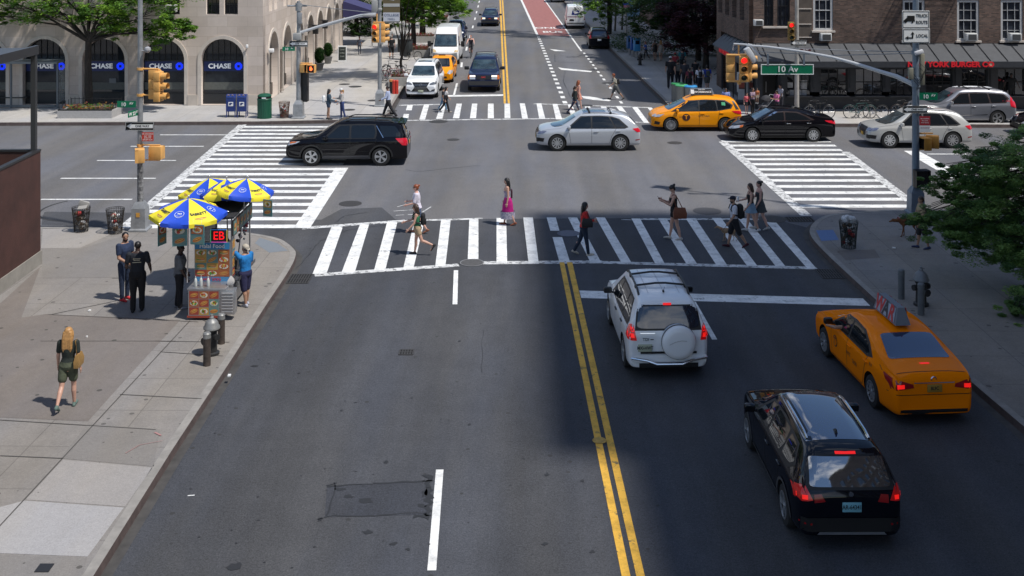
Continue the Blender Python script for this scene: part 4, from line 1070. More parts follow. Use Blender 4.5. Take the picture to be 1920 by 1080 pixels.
b=MB();b.tube([(-2.347,.02,.84),(-2.35,-.10,.90),(-2.35,-.24,.93),(-2.347,-.36,.92)],.005,5);b.build('cover_crease',mat('crease_grey',(.35,.35,.36),.4),sp_)
c.plate('B',.52,.70,'MXI-HWT',PLW,PLK,.31,.16)
c.word('TDI',.09,.50,.88,'B',PLK,'badge',.012);c.decal([(.40,.87),(.33,.87),(.33,.89),(.40,.89)],'B',PLK,'badge',.012);c.decal([(.30,1.0),(.62,1.0),(.62,1.015),(.30,1.015)],'B',CHROME,'tailgate_trim',.014)
c.seams([(-.06,.40,-.06,1.02),(-.98,.62,-1.0,1.04),(-.98,.62,-.80,.34),(.72,.40,.80,1.0),(-.8,.33,.70,.33),(-1.75,.95,-1.72,1.12)])
c.handles([(-.22,.93),(-1.08,.96)],BLACK);c.mirrors(.62,1.03,BLACK);c.rails(-1.5,.25,.70);c.bars((-.25,-1.05),.70)
b=MB();h_,_=c.hit(-1.45,0,'T');b.ell(h_+Vector((0,0,.02)),(.06,.025,.03),8);b.tube([h_,h_+Vector((-.14,0,.16))],.005,5);b.build('aerial',BLACK,c.root)
for k in(-.35,0,.35):c.decal([(-1.5,k-.008),(.2,k-.008),(.2,k+.008),(-1.5,k+.008)],'T',mat('roof_rib',(.5,.5,.52),.4),'roof_rib',.004)
c.decal([(.45,.78),(.80,.70),(.84,.86),(.55,.92)],'F',HEAD,'headlight',.008);c.decal([(-.45,.78),(-.80,.70),(-.84,.86),(-.55,.92)],'F',HEAD,'headlight',.008)
c.place(3.42,26.6,92.2,1.02)
# ---------- near yellow taxi saloon with roof advertisement (seen from behind-left)
st=[(-2.40,.62,.58,.66,.40),(-2.40,.88,.84,.76,.28),(-2.30,1.02,.95,.83,.22),(-1.95,1.08,.98,.88,.20),(-1.60,1.16,.98,.905,.19),(-1.15,1.34,.97,.91,.18),(-.75,1.43,.96,.91,.18),(-.2,1.46,.95,.91,.18),(.25,1.42,.94,.91,.18),(.65,1.24,.93,.91,.18),(1.05,1.02,.92,.905,.18),(1.25,.965,.91,.90,.18),(1.75,.90,.84,.88,.19),(2.15,.78,.74,.82,.20),(2.38,.62,.58,.68,.24)]
c=Car('yellow_taxi','yellow taxi saloon with a WAR advertisement board on its roof, at the near right kerb',PTAXI_SHADE,st,2.775,.33,.91,wheel='ten',cat='taxi')
side_windows(c,[[(.86,.99),(.28,1.31),(-.02,1.33),(-.02,.99)],[(-.10,.99),(-.10,1.33),(-.62,1.31),(-.98,1.18),(-1.20,1.03),(-1.05,1.0)]],[(.98,.96),(.34,1.35),(-.1,1.38),(-.66,1.355),(-1.06,1.21),(-1.38,1.02),(-1.1,.96)],BLACK)
c.decal(roundp([(-1.76,-.66),(-1.76,.66),(-1.02,.56),(-1.02,-.56)],3,.1),'T',mat('sky_reflection_glass',(.006,.018,.07),.02,spec=.5,coat=.7,ior=1.9),'rear_window',.008,step=.12)  # blue of the reflected sky painted into this window's base colour
c.decal([(-.62,.98),(.62,.98),(.52,1.34),(-.52,1.34)],'F',GLL,'windscreen',.006)
for sg,a in((1,'L'),(-1,'R')):
 for m_,poly1,poly2 in((TAIL,[(sg*.42,.80),(sg*.84,.74),(sg*.86,.94),(sg*.66,.93),(sg*.44,.87)],[(-2.36,.76),(-2.05,.86),(-1.92,.97),(-2.26,.95)]),):
  t=c.decal([(poly1,'B'),(poly2,a)],None,m_,'tail_light',.008)
  c.decal([(sg*.62,.79),(sg*.76,.78),(sg*.76,.86),(sg*.62,.87)],'B',TAILON,'lit_bulb',.014,parent=t)
c.decal([(-.42,.885),(.42,.885),(.42,.905),(-.42,.905)],'B',CHROME,'chrome_strip',.012);c.plate('B',0,.79,'8L9C',mat('plate_dark_yellow',(.35,.2,.03),.5),PLK)
c.decal([(-1.98,-.10),(-1.98,.10),(-1.94,.10),(-1.94,-.10)],'T',TAILON,'high_brake_light',.008)
h_,_=c.hit(0,.955,'B');b=MB();b.lathe([(.055,0),(.065,.012),(.04,.012)],18,(h_.x-.014,0,.955),'X',caps=False);b.build('badge',CHROME,c.root)
c.decal([(-.7,.24),(.7,.24),(.7,.36),(-.7,.36)],'B',BLACK,'lower_bumper',.006);bumper_line(c,'B',.66,.86,.012,mat('gap_black',(.006,.006,.006),.7),'bumper_gap')
c.decal([(-2.26,-.72),(-2.26,.72),(-2.245,.72),(-2.245,-.72)],'T',mat('gap_black',(.006,.006,.006),.7),'boot_gap',.004)
c.seams([(-.06,.36,-.06,.95),(-1.02,.60,-1.16,.97),(-1.02,.60,-.92,.30),(.86,.34,.90,.93),(-.9,.29,.85,.29),(-1.88,.96,-1.72,1.02)])
c.handles([(-.2,.84),(-1.12,.86)]);c.mirrors(.84,.97,BLACK)
b=MB()
for s_ in(1,):
 c.decal([(.62+.13*math.cos(a_),.64+.13*math.sin(a_))for a_ in[2*PI*k/20 for k in range(20)]],'L',mat('taxi_T_ring',(.03,.02,.015),.5),'door_emblem',.006)
 c.decal([(.62+.105*math.cos(a_),.64+.105*math.sin(a_))for a_ in[2*PI*k/20 for k in range(20)]],'L',PTAXI_SHADE,'emblem_field',.009)
 c.word('T',.20,.62,.64,'L',mat('taxi_T_ring',(.03,.02,.015),.5),'emblem_letter',.012,.03)
 c.word('NYC',.11,-.18,.66,'L',mat('fare_lettering',(.10,.05,.02),.5),'door_lettering',.008);c.word('TAXI',.12,-.52,.58,'L',mat('fare_lettering',(.10,.05,.02),.5),'door_lettering',.008)
 c.word('8L9',.09,-1.38,.88,'L',mat('fare_lettering',(.10,.05,.02),.5),'door_lettering',.008)
h_,_=c.hit(.42,.0,'T');b=MB();b.ell((-.0+.35,0,1.47),(.07,.12,.015),10);b.build('roof_lamp',mat('roof_lamp_brown',(.12,.03,.01),.5),c.root)
taxi_near=c.root
c.place(8.36,24.5,94.2,1.0)
def roof_board(root,x,z,l,h,front=None,letters='WAR',dark=False):
 """advertisement board on a taxi roof: a thing bolted to the car, so its part"""
 o=empty('roof_sign',(x,0,z));o.parent=root
 b=MB();w0,w1=.17,.075
 prof=[(-l/2,w0,0),(l/2,w0,0)]
 vs=[(-l/2,-w0,.05),(l/2,-w0,.05),(l/2,w0,.05),(-l/2,w0,.05),(-l/2+.10,-w1,h),(l/2-.10,-w1,h),(l/2-.10,w1,h),(-l/2+.10,w1,h)]
 b.add([Vector(v)for v in vs],[(0,3,2,1),(4,5,6,7),(0,1,5,4),(2,3,7,6),(1,2,6,5),(3,0,4,7)]);b.box((0,0,.03),(l*.8,.22,.05))
 b.build('sign_case',mat('sign_case_grey',(.14,.16,.19),.5),o,smooth=0)
 for sd in(-1,1):
  tilt=math.atan2(w0-w1,h-.05)
  p=MB();p.add([Vector((-l/2+.09,0,-h*.36)),Vector((l/2-.09,0,-h*.36)),Vector((l/2-.15,0,h*.38)),Vector((-l/2+.15,0,h*.38))],[(0,1,2,3)])
  pn=p.build('poster',mat('board_dark' if dark else 'board_pale',(.02,.02,.022)if dark else(.30,.36,.44),.4),o,smooth=0)
  pn.location=(0,sd*((w0+w1)/2+.012),h/2+.02);pn.rotation_euler=(tilt if sd>0 else-tilt,0,0)
  if letters=='WAR':
   for ch,dx,m_ in(('W',-.25*l,'sign_crimson'),('A',.02*l,'figure_dark'),('R',.27*l,'sign_crimson')):
    dx=dx*1.0
    text_obj(ch,h*1.12,mat('sign_crimson',(.45,.03,.035),.5)if m_=='sign_crimson' else mat('figure_dark',(.035,.04,.05),.5),pn,(-dx*sd,.006*sd,-.0),(PI/2,0,PI if sd>0 else 0),'letter',.03,.95,.003)
  else:
   for q,(zz,ss)in enumerate(((.10,.05),(-.02,.085))):text_obj(letters[q],ss*1.5,SIGNW,pn,(.12*-sd*0,.006*sd,zz*h/.35),(PI/2,0,PI if sd>0 else 0),'lettering',.015,1.1,.003)
   q=MB();q.box((-sd*-.0+(-l*.36 if sd<0 else l*.36),.004*sd,0),(l*.13,.006,h*.6));q.build('white_panel',SIGNW,pn,smooth=0)
 return o
roof_board(c.root,-.35,1.475,1.18,.40)
ARM=MB();ARM.caps((.42,.78,1.02),(.40,1.00,1.03),.048,.042,10);ARM.caps((.40,1.00,1.03),(.66,1.06,.98),.04,.028,10);ARM.ell((.72,1.06,.965),(.055,.035,.022),10)
for k in range(4):ARM.caps((.75,1.035+k*.016,.96),(.80-abs(k-1.5)*.006,1.03+k*.018,.925),.009,.007,6)
ARM.caps((.71,1.03,.955),(.745,1.015,.93),.01,.008,6)
me=ARM.mesh('arm',mat('skin_tan',(.36,.20,.13),.55));me=bake(me,[('REMESH',dict(mode='VOXEL',voxel_size=.007)),('SMOOTH',dict(iterations=3,factor=.5))]);me.polygons.foreach_set('use_smooth',[True]*len(me.polygons));me.materials.clear();me.materials.append(MC['skin_tan'])
ar=link('person',me);ar.matrix_world=Matrix.LocRotScale(c.root.location,c.root.rotation_euler,c.root.scale)
tag(ar,"bare forearm of the driver hanging out of the near yellow taxi's window",'person')
# ---------- near dark blue-black crossover wagon (seen from behind)
st=[(-2.22,.62,.58,.62,.40),(-2.22,.84,.80,.72,.28),(-2.15,1.00,.94,.81,.24),(-2.02,1.22,.98,.85,.23),(-1.86,1.42,1.0,.875,.22),(-1.62,1.49,1.0,.895,.22),(-.9,1.54,.99,.90,.22),(-.2,1.555,.98,.90,.22),(.25,1.53,.97,.90,.22),(.62,1.32,.96,.90,.22),(.98,1.08,.95,.90,.22),(1.2,1.00,.94,.895,.22),(1.7,.94,.88,.87,.22),(2.05,.84,.78,.80,.24),(2.22,.66,.62,.70,.28)]
c=Car('dark_blue_crossover','very dark blue crossover car with glossy roof, nearest to the viewer at bottom right',PNAVY,st,2.76,.335,.90,wheel='double',cat='car',tum=.44)
side_windows(c,[[(.74,1.02),(.26,1.38),(-.06,1.41),(-.06,1.02)],[(-.14,1.02),(-.14,1.41),(-.92,1.40),(-.98,1.20),(-.90,1.04)],[(-1.04,1.06),(-1.04,1.39),(-1.42,1.36),(-1.62,1.18),(-1.5,1.10)]],[(.86,.99),(.30,1.42),(-.5,1.45),(-1.46,1.40),(-1.72,1.16),(-1.5,1.02),(-.5,.99)],BLACK)
c.decal(roundp([(-.66,1.02),(.66,1.02),(.60,1.40),(-.60,1.40)],3,.1),'B',mat('rear_glass_reflecting',(.02,.025,.03),.02,spec=.5,coat=1.0,ior=2.6),'rear_window',.008)
c.decal([(-.72,.98),(.72,.98),(.64,1.43),(-.64,1.43)],'B',BLACK,'rear_window_surround',.004)
c.decal([(-.62,1.0),(.62,1.0),(.52,1.40),(-.52,1.40)],'F',GLL,'windscreen',.006)
for sg,a in((1,'L'),(-1,'R')):
 t=c.decal([([(sg*.62,.84),(sg*.86,.80),(sg*.87,1.02),(sg*.72,1.03)],'B'),([(-2.16,.82),(-1.92,.86),(-1.90,.98),(-2.10,1.03)],a)],None,mat('tail_lamp_bright',(.40,.010,.010),.2,emit=(1,.01,.01),es=.08,coat=.6),'tail_light',.010)
 c.decal([(sg*.70,.85),(sg*.84,.84),(sg*.84,.90),(sg*.70,.91)],'B',TAILON,'lit_bulb',.014,parent=t)
 c.decal([(sg*.42,.82),(sg*.60,.80),(sg*.60,.92),(sg*.48,.93)],'B',TAIL,'tail_light',.010)
 c.decal([(sg*.58,.44),(sg*.82,.46),(sg*.82,.49),(sg*.58,.47)],'B',TAIL,'reflector',.010)
c.decal([(-.17,1.425),(.17,1.425),(.17,1.455),(-.17,1.455)],'B',TAILON,'high_brake_light',.014)
c.plate('B',0,.74,'AR-64341',PLB,PLK);c.decal([(-.56,.30),(.56,.30),(.52,.34),(-.52,.34)],'B',ALU,'skid_plate',.02);c.decal([(-.8,.34),(.8,.34),(.8,.56),(-.8,.56)],'B',BLACK,'rear_bumper',.012)
b=MB();b.tube([(-2.13,-.02,1.01),(-2.11,-.20,1.05),(-2.10,-.34,1.06)],.012,5);b.build('wiper',BLACK,c.root)
h_,_=c.hit(0,.93,'B');b=MB();b.lathe([(.0,-.012),(.038,-.012),(.04,0)],18,(h_.x,0,.93),'X',caps=False);b.build('badge',CHROME,c.root)
b=MB();h_,_=c.hit(-1.35,0,'T');b.loft([[h_+Vector((.09-.0,y_,.0))for y_ in(-.02,.02)]+[h_+Vector((-.06,y_,.0))for y_ in(.025,-.025)],[h_+Vector((.0,y_,.06))for y_ in(-.006,.006)]+[h_+Vector((-.06,y_,.07))for y_ in(.008,-.008)]]);b.build('shark_fin',BLACK,c.root)
c.decal(roundp([(-1.58,-.56),(-1.58,.56),(.20,.54),(.20,-.54)],3,.05),'T',mat('roof_glass_sky_reflection',(.004,.010,.05),.03,spec=.5,coat=1.0,ior=2.1),'glass_roof',.005,step=.15)  # roof glass coloured blue to imitate the sky's reflection
c.seams([(-.10,.36,-.10,.98),(-1.0,.62,-1.03,1.0),(-1.0,.62,-.86,.32),(.76,.34,.84,.97)]);c.handles([(-.26,.87),(-1.08,.90)]);c.mirrors(.74,1.0,PNAVY);c.rails(-1.5,.1,.74,CHROME,.012)
c.arches(CLAD,.05);c.decal([(-.88,.26),(.88,.26),(.86,.36),(-.86,.36)],'L',CLAD,'sill_trim',.008)
c.place(5.46,19.85,90.4,1.0)
# ---------- black three-row SUV turning in the junction (side view, front to the left)
st=[(-2.50,.70,.66,.80,.42),(-2.50,.98,.92,.88,.30),(-2.44,1.16,1.06,.93,.27),(-2.34,1.40,1.10,.955,.26),(-2.22,1.66,1.12,.965,.26),(-1.9,1.73,1.12,.98,.26),(-1.0,1.78,1.11,.985,.26),(.0,1.78,1.09,.985,.26),(.35,1.73,1.08,.985,.26),(.80,1.45,1.07,.98,.26),(1.20,1.20,1.06,.975,.26),(1.38,1.14,1.04,.97,.26),(2.0,1.08,.98,.95,.26),(2.35,.98,.90,.88,.28),(2.50,.76,.72,.78,.32)]
c=Car('black_suv','large black SUV with roof rails turning left across the junction, red rear lamps',PBK,st,2.86,.385,.98,wheel='five',cat='car')
side_windows(c,[[(.84,1.14),(.30,1.60),(-.12,1.63),(-.12,1.14)],[(-.20,1.14),(-.20,1.63),(-1.12,1.64),(-1.20,1.36),(-1.14,1.15)],[(-1.50,1.18),(-1.34,1.62),(-2.0,1.60),(-2.24,1.30),(-2.20,1.20)]],[(1.02,1.10),(.34,1.66),(-.5,1.69),(-1.20,1.68),(-1.26,1.3),(-1.2,1.12),(-.5,1.11)])
for a in 'LR':c.decal([(-1.24,1.62),(-1.54,1.16),(-1.51,1.155),(-1.21,1.62)],a,CHROME,'pillar_trim',.012)
c.decal([(-.72,1.16),(.72,1.16),(.64,1.62),(-.64,1.62)],'B',GLR,'rear_window',.008);c.decal([(-.70,1.12),(.70,1.12),(.60,1.62),(-.60,1.62)],'F',GLL,'windscreen',.006)
for sg,a in((1,'L'),(-1,'R')):
 c.decal([([(sg*.60,.86),(sg*.93,.86),(sg*.93,1.12),(sg*.70,1.12)],'B'),([(-2.48,.84),(-2.30,.86),(-2.02,1.13),(-2.44,1.14)],a)],None,mat('tail_lamp_sunlit',(.62,.012,.03),.2,coat=.5),'tail_light',.012)
 t=c.decal([([(sg*.50,.84),(sg*.86,.84),(sg*.92,.96),(sg*.56,.96)],'F'),([(2.44,.84),(2.06,.92),(1.90,1.0),(2.20,1.0),(2.42,.95)],a)],None,HEAD,'headlight',.012)
 c.decal([(2.34,.90),(2.10,.95),(2.02,1.0),(2.3,.98)],a,ORANGE,'turn_signal',.016,parent=t)
c.decal([(-.72,1.00),(.72,1.00),(.72,1.06),(-.72,1.06)],'B',CHROME,'tailgate_bar',.03);c.plate('B',0,.84,'',PLY,PLK)
c.decal([(-.45,.60),(.45,.60),(.5,.94),(-.5,.94)],'F',GRILLE,'grille',.01)
for a in 'LR':c.decal([(-1.0,.30),(1.0,.30),(.98,.44),(-.98,.44)],a,CLAD,'sill_trim',.010)
c.arches(mat('arch_black',(.02,.02,.02),.6),.07);c.rails(-1.95,.1,.74,BLACK,.05);c.handles([(-.32,.98),(-1.32,1.0)],PBK);c.mirrors(.84,1.12,PBK,1.15)
b=MB();b.add([Vector(v)for v in[(-2.10,-.68,1.735),(-2.10,.68,1.735),(-2.42,.62,1.70),(-2.42,-.62,1.70),(-2.10,-.68,1.69),(-2.10,.68,1.69),(-2.42,.62,1.675),(-2.42,-.62,1.675)]],[(0,1,2,3),(4,7,6,5),(0,4,5,1),(1,5,6,2),(2,6,7,3),(3,7,4,0)]);b.build('spoiler',PBK,c.root)
c.seams([(-.16,.46,-.16,1.1),(-1.12,.75,-1.24,1.12),(-1.12,.75,-.95,.46),(.84,.44,.96,1.08),(-.95,.455,.84,.455)])
for a in 'LR':c.decal([(-.9,.60),(.75,.56),(.75,.575),(-.9,.615)],a,mat('gap_black',(.006,.006,.006),.7),'body_crease',.004)
c.place(XA(655,47.75),47.75,180.5,1.04)
# ---------- silver crossover with roof bars (side view), reused in paler silver at right
def crossover(name,label,pt,group=None):
 st=[(-2.30,.62,.58,.72,.40),(-2.30,.90,.86,.82,.28),(-2.22,1.06,.98,.88,.25),(-2.08,1.22,1.0,.915,.24),(-1.84,1.46,1.01,.93,.24),(-1.5,1.57,1.01,.94,.24),(-.8,1.635,1.00,.945,.24),(-.1,1.645,.99,.945,.24),(.30,1.60,.98,.945,.24),(.72,1.36,.97,.94,.24),(1.12,1.12,.96,.935,.24),(1.32,1.05,.95,.93,.24),(1.85,.98,.90,.91,.24),(2.18,.88,.82,.84,.26),(2.32,.70,.66,.74,.30)]
 c=Car(name,label,pt,st,2.81,.37,.94,wheel='ten',cat='car',group=group,tum=.38)
 side_windows(c,[[(.88,1.03),(.32,1.47),(-.10,1.51),(-.10,1.03)],[(-.17,1.03),(-.17,1.51),(-.9,1.49),(-1.16,1.05)],[(-1.22,1.05),(-.97,1.48),(-1.30,1.40),(-1.62,1.12),(-1.66,1.07)]],[(1.0,1.0),(.35,1.52),(-.5,1.54),(-1.05,1.51),(-1.38,1.41),(-1.78,1.06),(-1.6,1.0)],BLACK)
 c.decal([(-.66,1.02),(.66,1.02),(.58,1.46),(-.58,1.46)],'B',GLR,'rear_window',.008,step=.06);c.decal([(-.64,1.04),(.64,1.04),(.54,1.47),(-.54,1.47)],'F',GLL,'windscreen',.006)
 for sg,a in((1,'L'),(-1,'R')):
  c.decal([([(sg*.50,.86),(sg*.88,.84),(sg*.9,1.02),(sg*.6,1.02)],'B'),([(-2.27,.86),(-2.16,.84),(-1.95,1.0),(-2.2,1.03)],a)],None,mat('tail_lamp_sunlit',(.62,.012,.03),.2,coat=.5),'tail_light',.012)
  c.decal([([(sg*.46,.74),(sg*.80,.76),(sg*.86,.90),(sg*.52,.86)],'F'),([(2.25,.76),(2.0,.80),(1.86,.90),(2.2,.88)],a)],None,mat('headlamp_blue',(.12,.14,.22),.08,coat=.8),'headlight',.012)
  c.decal([([(sg*.52,.42),(sg*.80,.42),(sg*.82,.60),(sg*.54,.58)],'F'),([(2.26,.44),(2.02,.42),(1.98,.58),(2.24,.60)],a)],None,GRILLE,'air_intake',.012)
  c.decal([(-2.28,.50),(-2.08,.48),(-2.08,.52),(-2.28,.54)],a,TAIL,'reflector',.012)
  c.decal([(-.95,.27),(.95,.27),(.93,.345),(-.93,.345)],a,mat('pale_sill',(.45,.46,.48),.4,.3),'sill_trim',.014)
 c.decal([(-.38,.50),(.38,.50),(.46,.88),(-.46,.88)],'F',GRILLE,'grille',.01);c.plate('F',0,.55,'',PLY,PLK)
 c.seams([(-.13,.36,-.13,1.0),(-1.02,.68,-1.22,1.0),(-1.02,.68,-.92,.36),(.80,.36,.90,.98)]);c.handles([(-.32,.87),(-1.30,.89)],ALU);c.mirrors(.86,1.02,pt,1.05)
 c.arches(pt,.035);c.decal(roundp([(-.8,-.5),(-.8,.5),(.22,.47),(.22,-.47)],3,.08),'T',mat('sunroof_glass',(.02,.03,.06),.04,coat=.8),'sunroof',.005,step=.15)
 return c
c=crossover('silver_crossover','silver crossover with black roof bars crossing the middle of the junction',PSIL);c.rails(-1.35,.25,.72,ALU,.02);c.bars((-.05,-1.0),.70,BLACK,.08)
c.place(XA(1101,50.85),50.85,180.6,1.025)
c2=crossover('pale_silver_crossover','pale silver crossover waiting behind the right-hand pole, in front of the grey SUV',PSILW);c2.rails(-1.35,.25,.72,ALU,.03)
c2.place(XA(1713,51.5),51.5,180.4,1.04)
# ---------- yellow hatchback taxi in the junction (side view)
st=[(-2.12,.60,.56,.72,.38),(-2.12,.88,.84,.80,.26),(-2.06,1.06,.98,.86,.22),(-1.96,1.26,1.02,.885,.21),(-1.80,1.48,1.03,.895,.20),(-1.4,1.56,1.02,.905,.20),(-.7,1.61,1.0,.91,.20),(-.1,1.61,.98,.91,.20),(.30,1.54,.96,.91,.20),(.80,1.28,.94,.91,.20),(1.25,1.06,.92,.90,.20),(1.45,.99,.90,.89,.20),(1.85,.88,.82,.86,.20),(2.12,.76,.70,.78,.22),(2.24,.60,.56,.66,.26)]
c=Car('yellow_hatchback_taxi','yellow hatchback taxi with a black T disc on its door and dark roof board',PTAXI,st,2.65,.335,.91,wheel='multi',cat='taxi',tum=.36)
side_windows(c,[[(1.15,.99),(.42,1.42),(-.02,1.47),(-.02,1.0)],[(-.10,1.0),(-.10,1.48),(-.86,1.48),(-.92,1.03)],[(-.98,1.04),(-.92,1.47),(-1.30,1.44),(-1.62,1.26),(-1.56,1.14)]],[(1.32,.96),(.46,1.47),(-.4,1.52),(-1.34,1.49),(-1.72,1.27),(-1.62,1.10),(-.9,.99)])
c.decal([(-.62,1.04),(.62,1.04),(.56,1.46),(-.56,1.46)],'B',GLR,'rear_window',.008,step=.06);c.decal([(-1.84,1.06),(-2.0,1.06),(-1.78,1.44),(-1.68,1.46)],'R',BLACK,'rear_glass_edge',.008);c.decal([(-1.84,1.06),(-2.0,1.06),(-1.78,1.44),(-1.68,1.46)],'L',BLACK,'rear_glass_edge',.008)
c.decal([(-.64,1.02),(.64,1.02),(.54,1.44),(-.54,1.44)],'F',GLL,'windscreen',.006)
for sg,a in((1,'L'),(-1,'R')):
 c.decal([([(sg*.6,.84),(sg*.84,.84),(sg*.86,1.0),(sg*.7,1.0)],'B'),([(-2.1,.82),(-1.78,.90),(-1.62,1.0),(-2.02,1.01)],a)],None,mat('tail_lamp_sunlit',(.62,.012,.03),.2,coat=.5),'tail_light',.012)
 c.decal([([(sg*.46,.70),(sg*.74,.70),(sg*.82,.82),(sg*.56,.82)],'F'),([(2.10,.70),(1.86,.72),(1.62,.86),(1.98,.80)],a)],None,HEAD,'headlight',.012)
 c.decal([(2.12,.36),(1.88,.34),(1.84,.46),(2.08,.52)],a,BLACK,'air_intake',.012)
c.decal([(-.45,.34),(.45,.34),(.5,.62),(-.5,.62)],'F',GRILLE,'grille',.01)
TD=mat('taxi_disc',(.05,.012,.01),.5)
for a in 'LR':
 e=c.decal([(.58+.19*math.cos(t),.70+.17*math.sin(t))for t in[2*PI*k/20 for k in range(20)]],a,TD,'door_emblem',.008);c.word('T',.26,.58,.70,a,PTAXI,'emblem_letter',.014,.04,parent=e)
 c.word('NYC TAXI',.09,-.28,.76,a,mat('fare_lettering',(.10,.05,.02),.5),'door_lettering',.010,sx=1.3);c.word('4H67',.07,.84,.72,a,mat('fare_lettering',(.10,.05,.02),.5),'door_lettering',.010)
 c.decal([(-1.16,1.26),(-1.34,1.24),(-1.34,1.38),(-1.16,1.40)],a,mat('green_sticker',(.05,.35,.16),.6),'window_sticker',.012)
c.seams([(-.06,.34,-.06,.98),(-.98,.62,-1.04,1.0),(-.98,.62,-.88,.30),(.98,.34,1.06,.95),(-.86,.29,.95,.29)]);c.handles([(-.22,.88),(-1.14,.90)]);c.mirrors(1.0,.98,PTAXI)
roof_board(c.root,-.3,1.64,1.25,.34,letters=('THE CITY','PERFORMANCE'),dark=True)
c.place(XA(1303,55.75),55.75,180.5,1.035)
# ---------- black saloon
st=[(-2.42,.60,.56,.68,.40),(-2.42,.90,.84,.78,.26),(-2.32,1.04,.96,.84,.21),(-2.0,1.08,.98,.88,.19),(-1.65,1.15,.98,.905,.18),(-1.15,1.33,.97,.915,.18),(-.7,1.44,.96,.915,.18),(-.2,1.47,.95,.915,.18),(.25,1.43,.93,.915,.18),(.72,1.22,.92,.91,.18),(1.15,1.00,.91,.905,.18),(1.35,.945,.90,.90,.18),(1.85,.86,.82,.88,.18),(2.2,.74,.70,.80,.20),(2.42,.58,.54,.66,.24)]
c=Car('black_saloon','black saloon car following the yellow hatchback taxi over the right crosswalk',PBK,st,2.78,.33,.915,wheel='ten',cat='car')
side_windows(c,[[(.95,.97),(.28,1.31),(-.06,1.34),(-.06,.98)],[(-.13,.98),(-.13,1.34),(-.66,1.31),(-1.02,1.17),(-1.28,1.02),(-1.1,1.0)]],[(1.10,.94),(.34,1.355),(-.1,1.385),(-.7,1.355),(-1.10,1.20),(-1.46,1.01),(-1.1,.965)],CHROME)
c.decal([(-1.80,-.62),(-1.80,.62),(-1.06,.54),(-1.06,-.54)],'T',GLR,'rear_window',.008,step=.12);c.decal([(.48,-.56),(.48,.56),(1.22,.66),(1.22,-.66)],'T',GLL,'windscreen',.006,step=.12)
for sg,a in((1,'L'),(-1,'R')):
 c.decal([([(sg*.5,.84),(sg*.82,.80),(sg*.84,.96),(sg*.6,.94)],'B'),([(-2.38,.82),(-2.06,.90),(-1.90,.98),(-2.25,.97)],a)],None,mat('tail_lamp_sunlit',(.62,.012,.03),.2,coat=.5),'tail_light',.012)
 t=c.decal([([(sg*.50,.58),(sg*.70,.60),(sg*.80,.74),(sg*.60,.70)],'F'),([(2.30,.60),(1.98,.66),(1.78,.80),(2.18,.74)],a)],None,HEAD,'headlight',.012);c.decal([(1.98,.66),(1.84,.70),(1.80,.79),(1.95,.76)],a,ORANGE,'turn_signal',.016,parent=t)
c.decal([(-.42,.34),(.42,.34),(.48,.62),(-.48,.62)],'F',GRILLE,'grille',.01);c.decal([(-.40,.54),(.40,.54),(.42,.57),(-.42,.57)],'F',CHROME,'grille_bar',.02)
c.seams([(-.10,.34,-.10,.95),(-1.04,.60,-1.2,.98),(-1.04,.60,-.94,.28),(.86,.32,.94,.93),(-.9,.27,.85,.27)]);c.handles([(-.26,.86),(-1.18,.88)],CHROME);c.mirrors(.94,.95,PBK)
c.place(XA(1459,53.0),53.0,180.4,1.045)
# ---------- grey seven-seat SUV
st=[(-2.46,.70,.66,.80,.42),(-2.46,.98,.92,.88,.30),(-2.40,1.16,1.06,.93,.27),(-2.28,1.42,1.10,.955,.26),(-2.10,1.62,1.10,.965,.26),(-1.8,1.70,1.10,.975,.26),(-1.0,1.75,1.09,.98,.26),(.0,1.75,1.07,.98,.26),(.35,1.70,1.06,.98,.26),(.80,1.42,1.05,.975,.26),(1.20,1.18,1.04,.97,.26),(1.38,1.12,1.02,.965,.26),(2.0,1.06,.98,.94,.26),(2.32,.96,.88,.88,.28),(2.46,.74,.70,.78,.32)]
c=Car('grey_suv','dark grey SUV with roof rails at the far right, before the restaurant windows',PGRY,st,2.98,.385,.975,wheel='double',cat='car')
side_windows(c,[[(.86,1.12),(.30,1.56),(-.10,1.60),(-.10,1.12)],[(-.18,1.12),(-.18,1.60),(-1.05,1.60),(-1.12,1.14)],[(-1.20,1.14),(-1.12,1.60),(-1.86,1.54),(-2.02,1.36),(-1.9,1.18)]],[(1.0,1.08),(.34,1.61),(-.5,1.65),(-1.9,1.58),(-2.12,1.36),(-1.95,1.14)],CHROME)
c.decal([(-.68,1.14),(.68,1.14),(.60,1.56),(-.60,1.56)],'B',GLR,'rear_window',.008,step=.06);c.decal([(-.68,1.12),(.68,1.12),(.58,1.6),(-.58,1.6)],'F',GLL,'windscreen',.006)
for sg,a in((1,'L'),(-1,'R')):
 c.decal([([(sg*.72,.92),(sg*.92,.92),(sg*.84,1.5),(sg*.74,1.5)],'B'),([(-2.44,.90),(-2.16,.98),(-2.14,1.14),(-2.22,1.50),(-2.34,1.36)],a)],None,mat('tail_lamp_sunlit',(.62,.012,.03),.2,coat=.5),'tail_light',.012)
 c.decal([([(sg*.5,.86),(sg*.86,.86),(sg*.9,.98),(sg*.56,.98)],'F'),([(2.40,.86),(2.10,.90),(1.96,.99),(2.3,.98)],a)],None,HEAD,'headlight',.012);c.decal([(-.98,.56),(.98,.50),(.98,.53),(-.98,.59)],a,CHROME,'side_strip',.012)
c.decal([(-.42,.56),(.42,.56),(.46,.92),(-.46,.92)],'F',GRILLE,'grille',.01);c.rails(-1.9,.15,.74,ALU,.0);c.bars((-.2,-1.2),.72,BLACK,.05)
c.seams([(-.14,.46,-.14,1.08),(-1.14,.72,-1.2,1.1),(.86,.44,.96,1.06)]);c.handles([(-.30,.98),(-1.30,1.0)],ALU);c.mirrors(.86,1.10,ALU,1.15);c.arches(PGRY,.035)
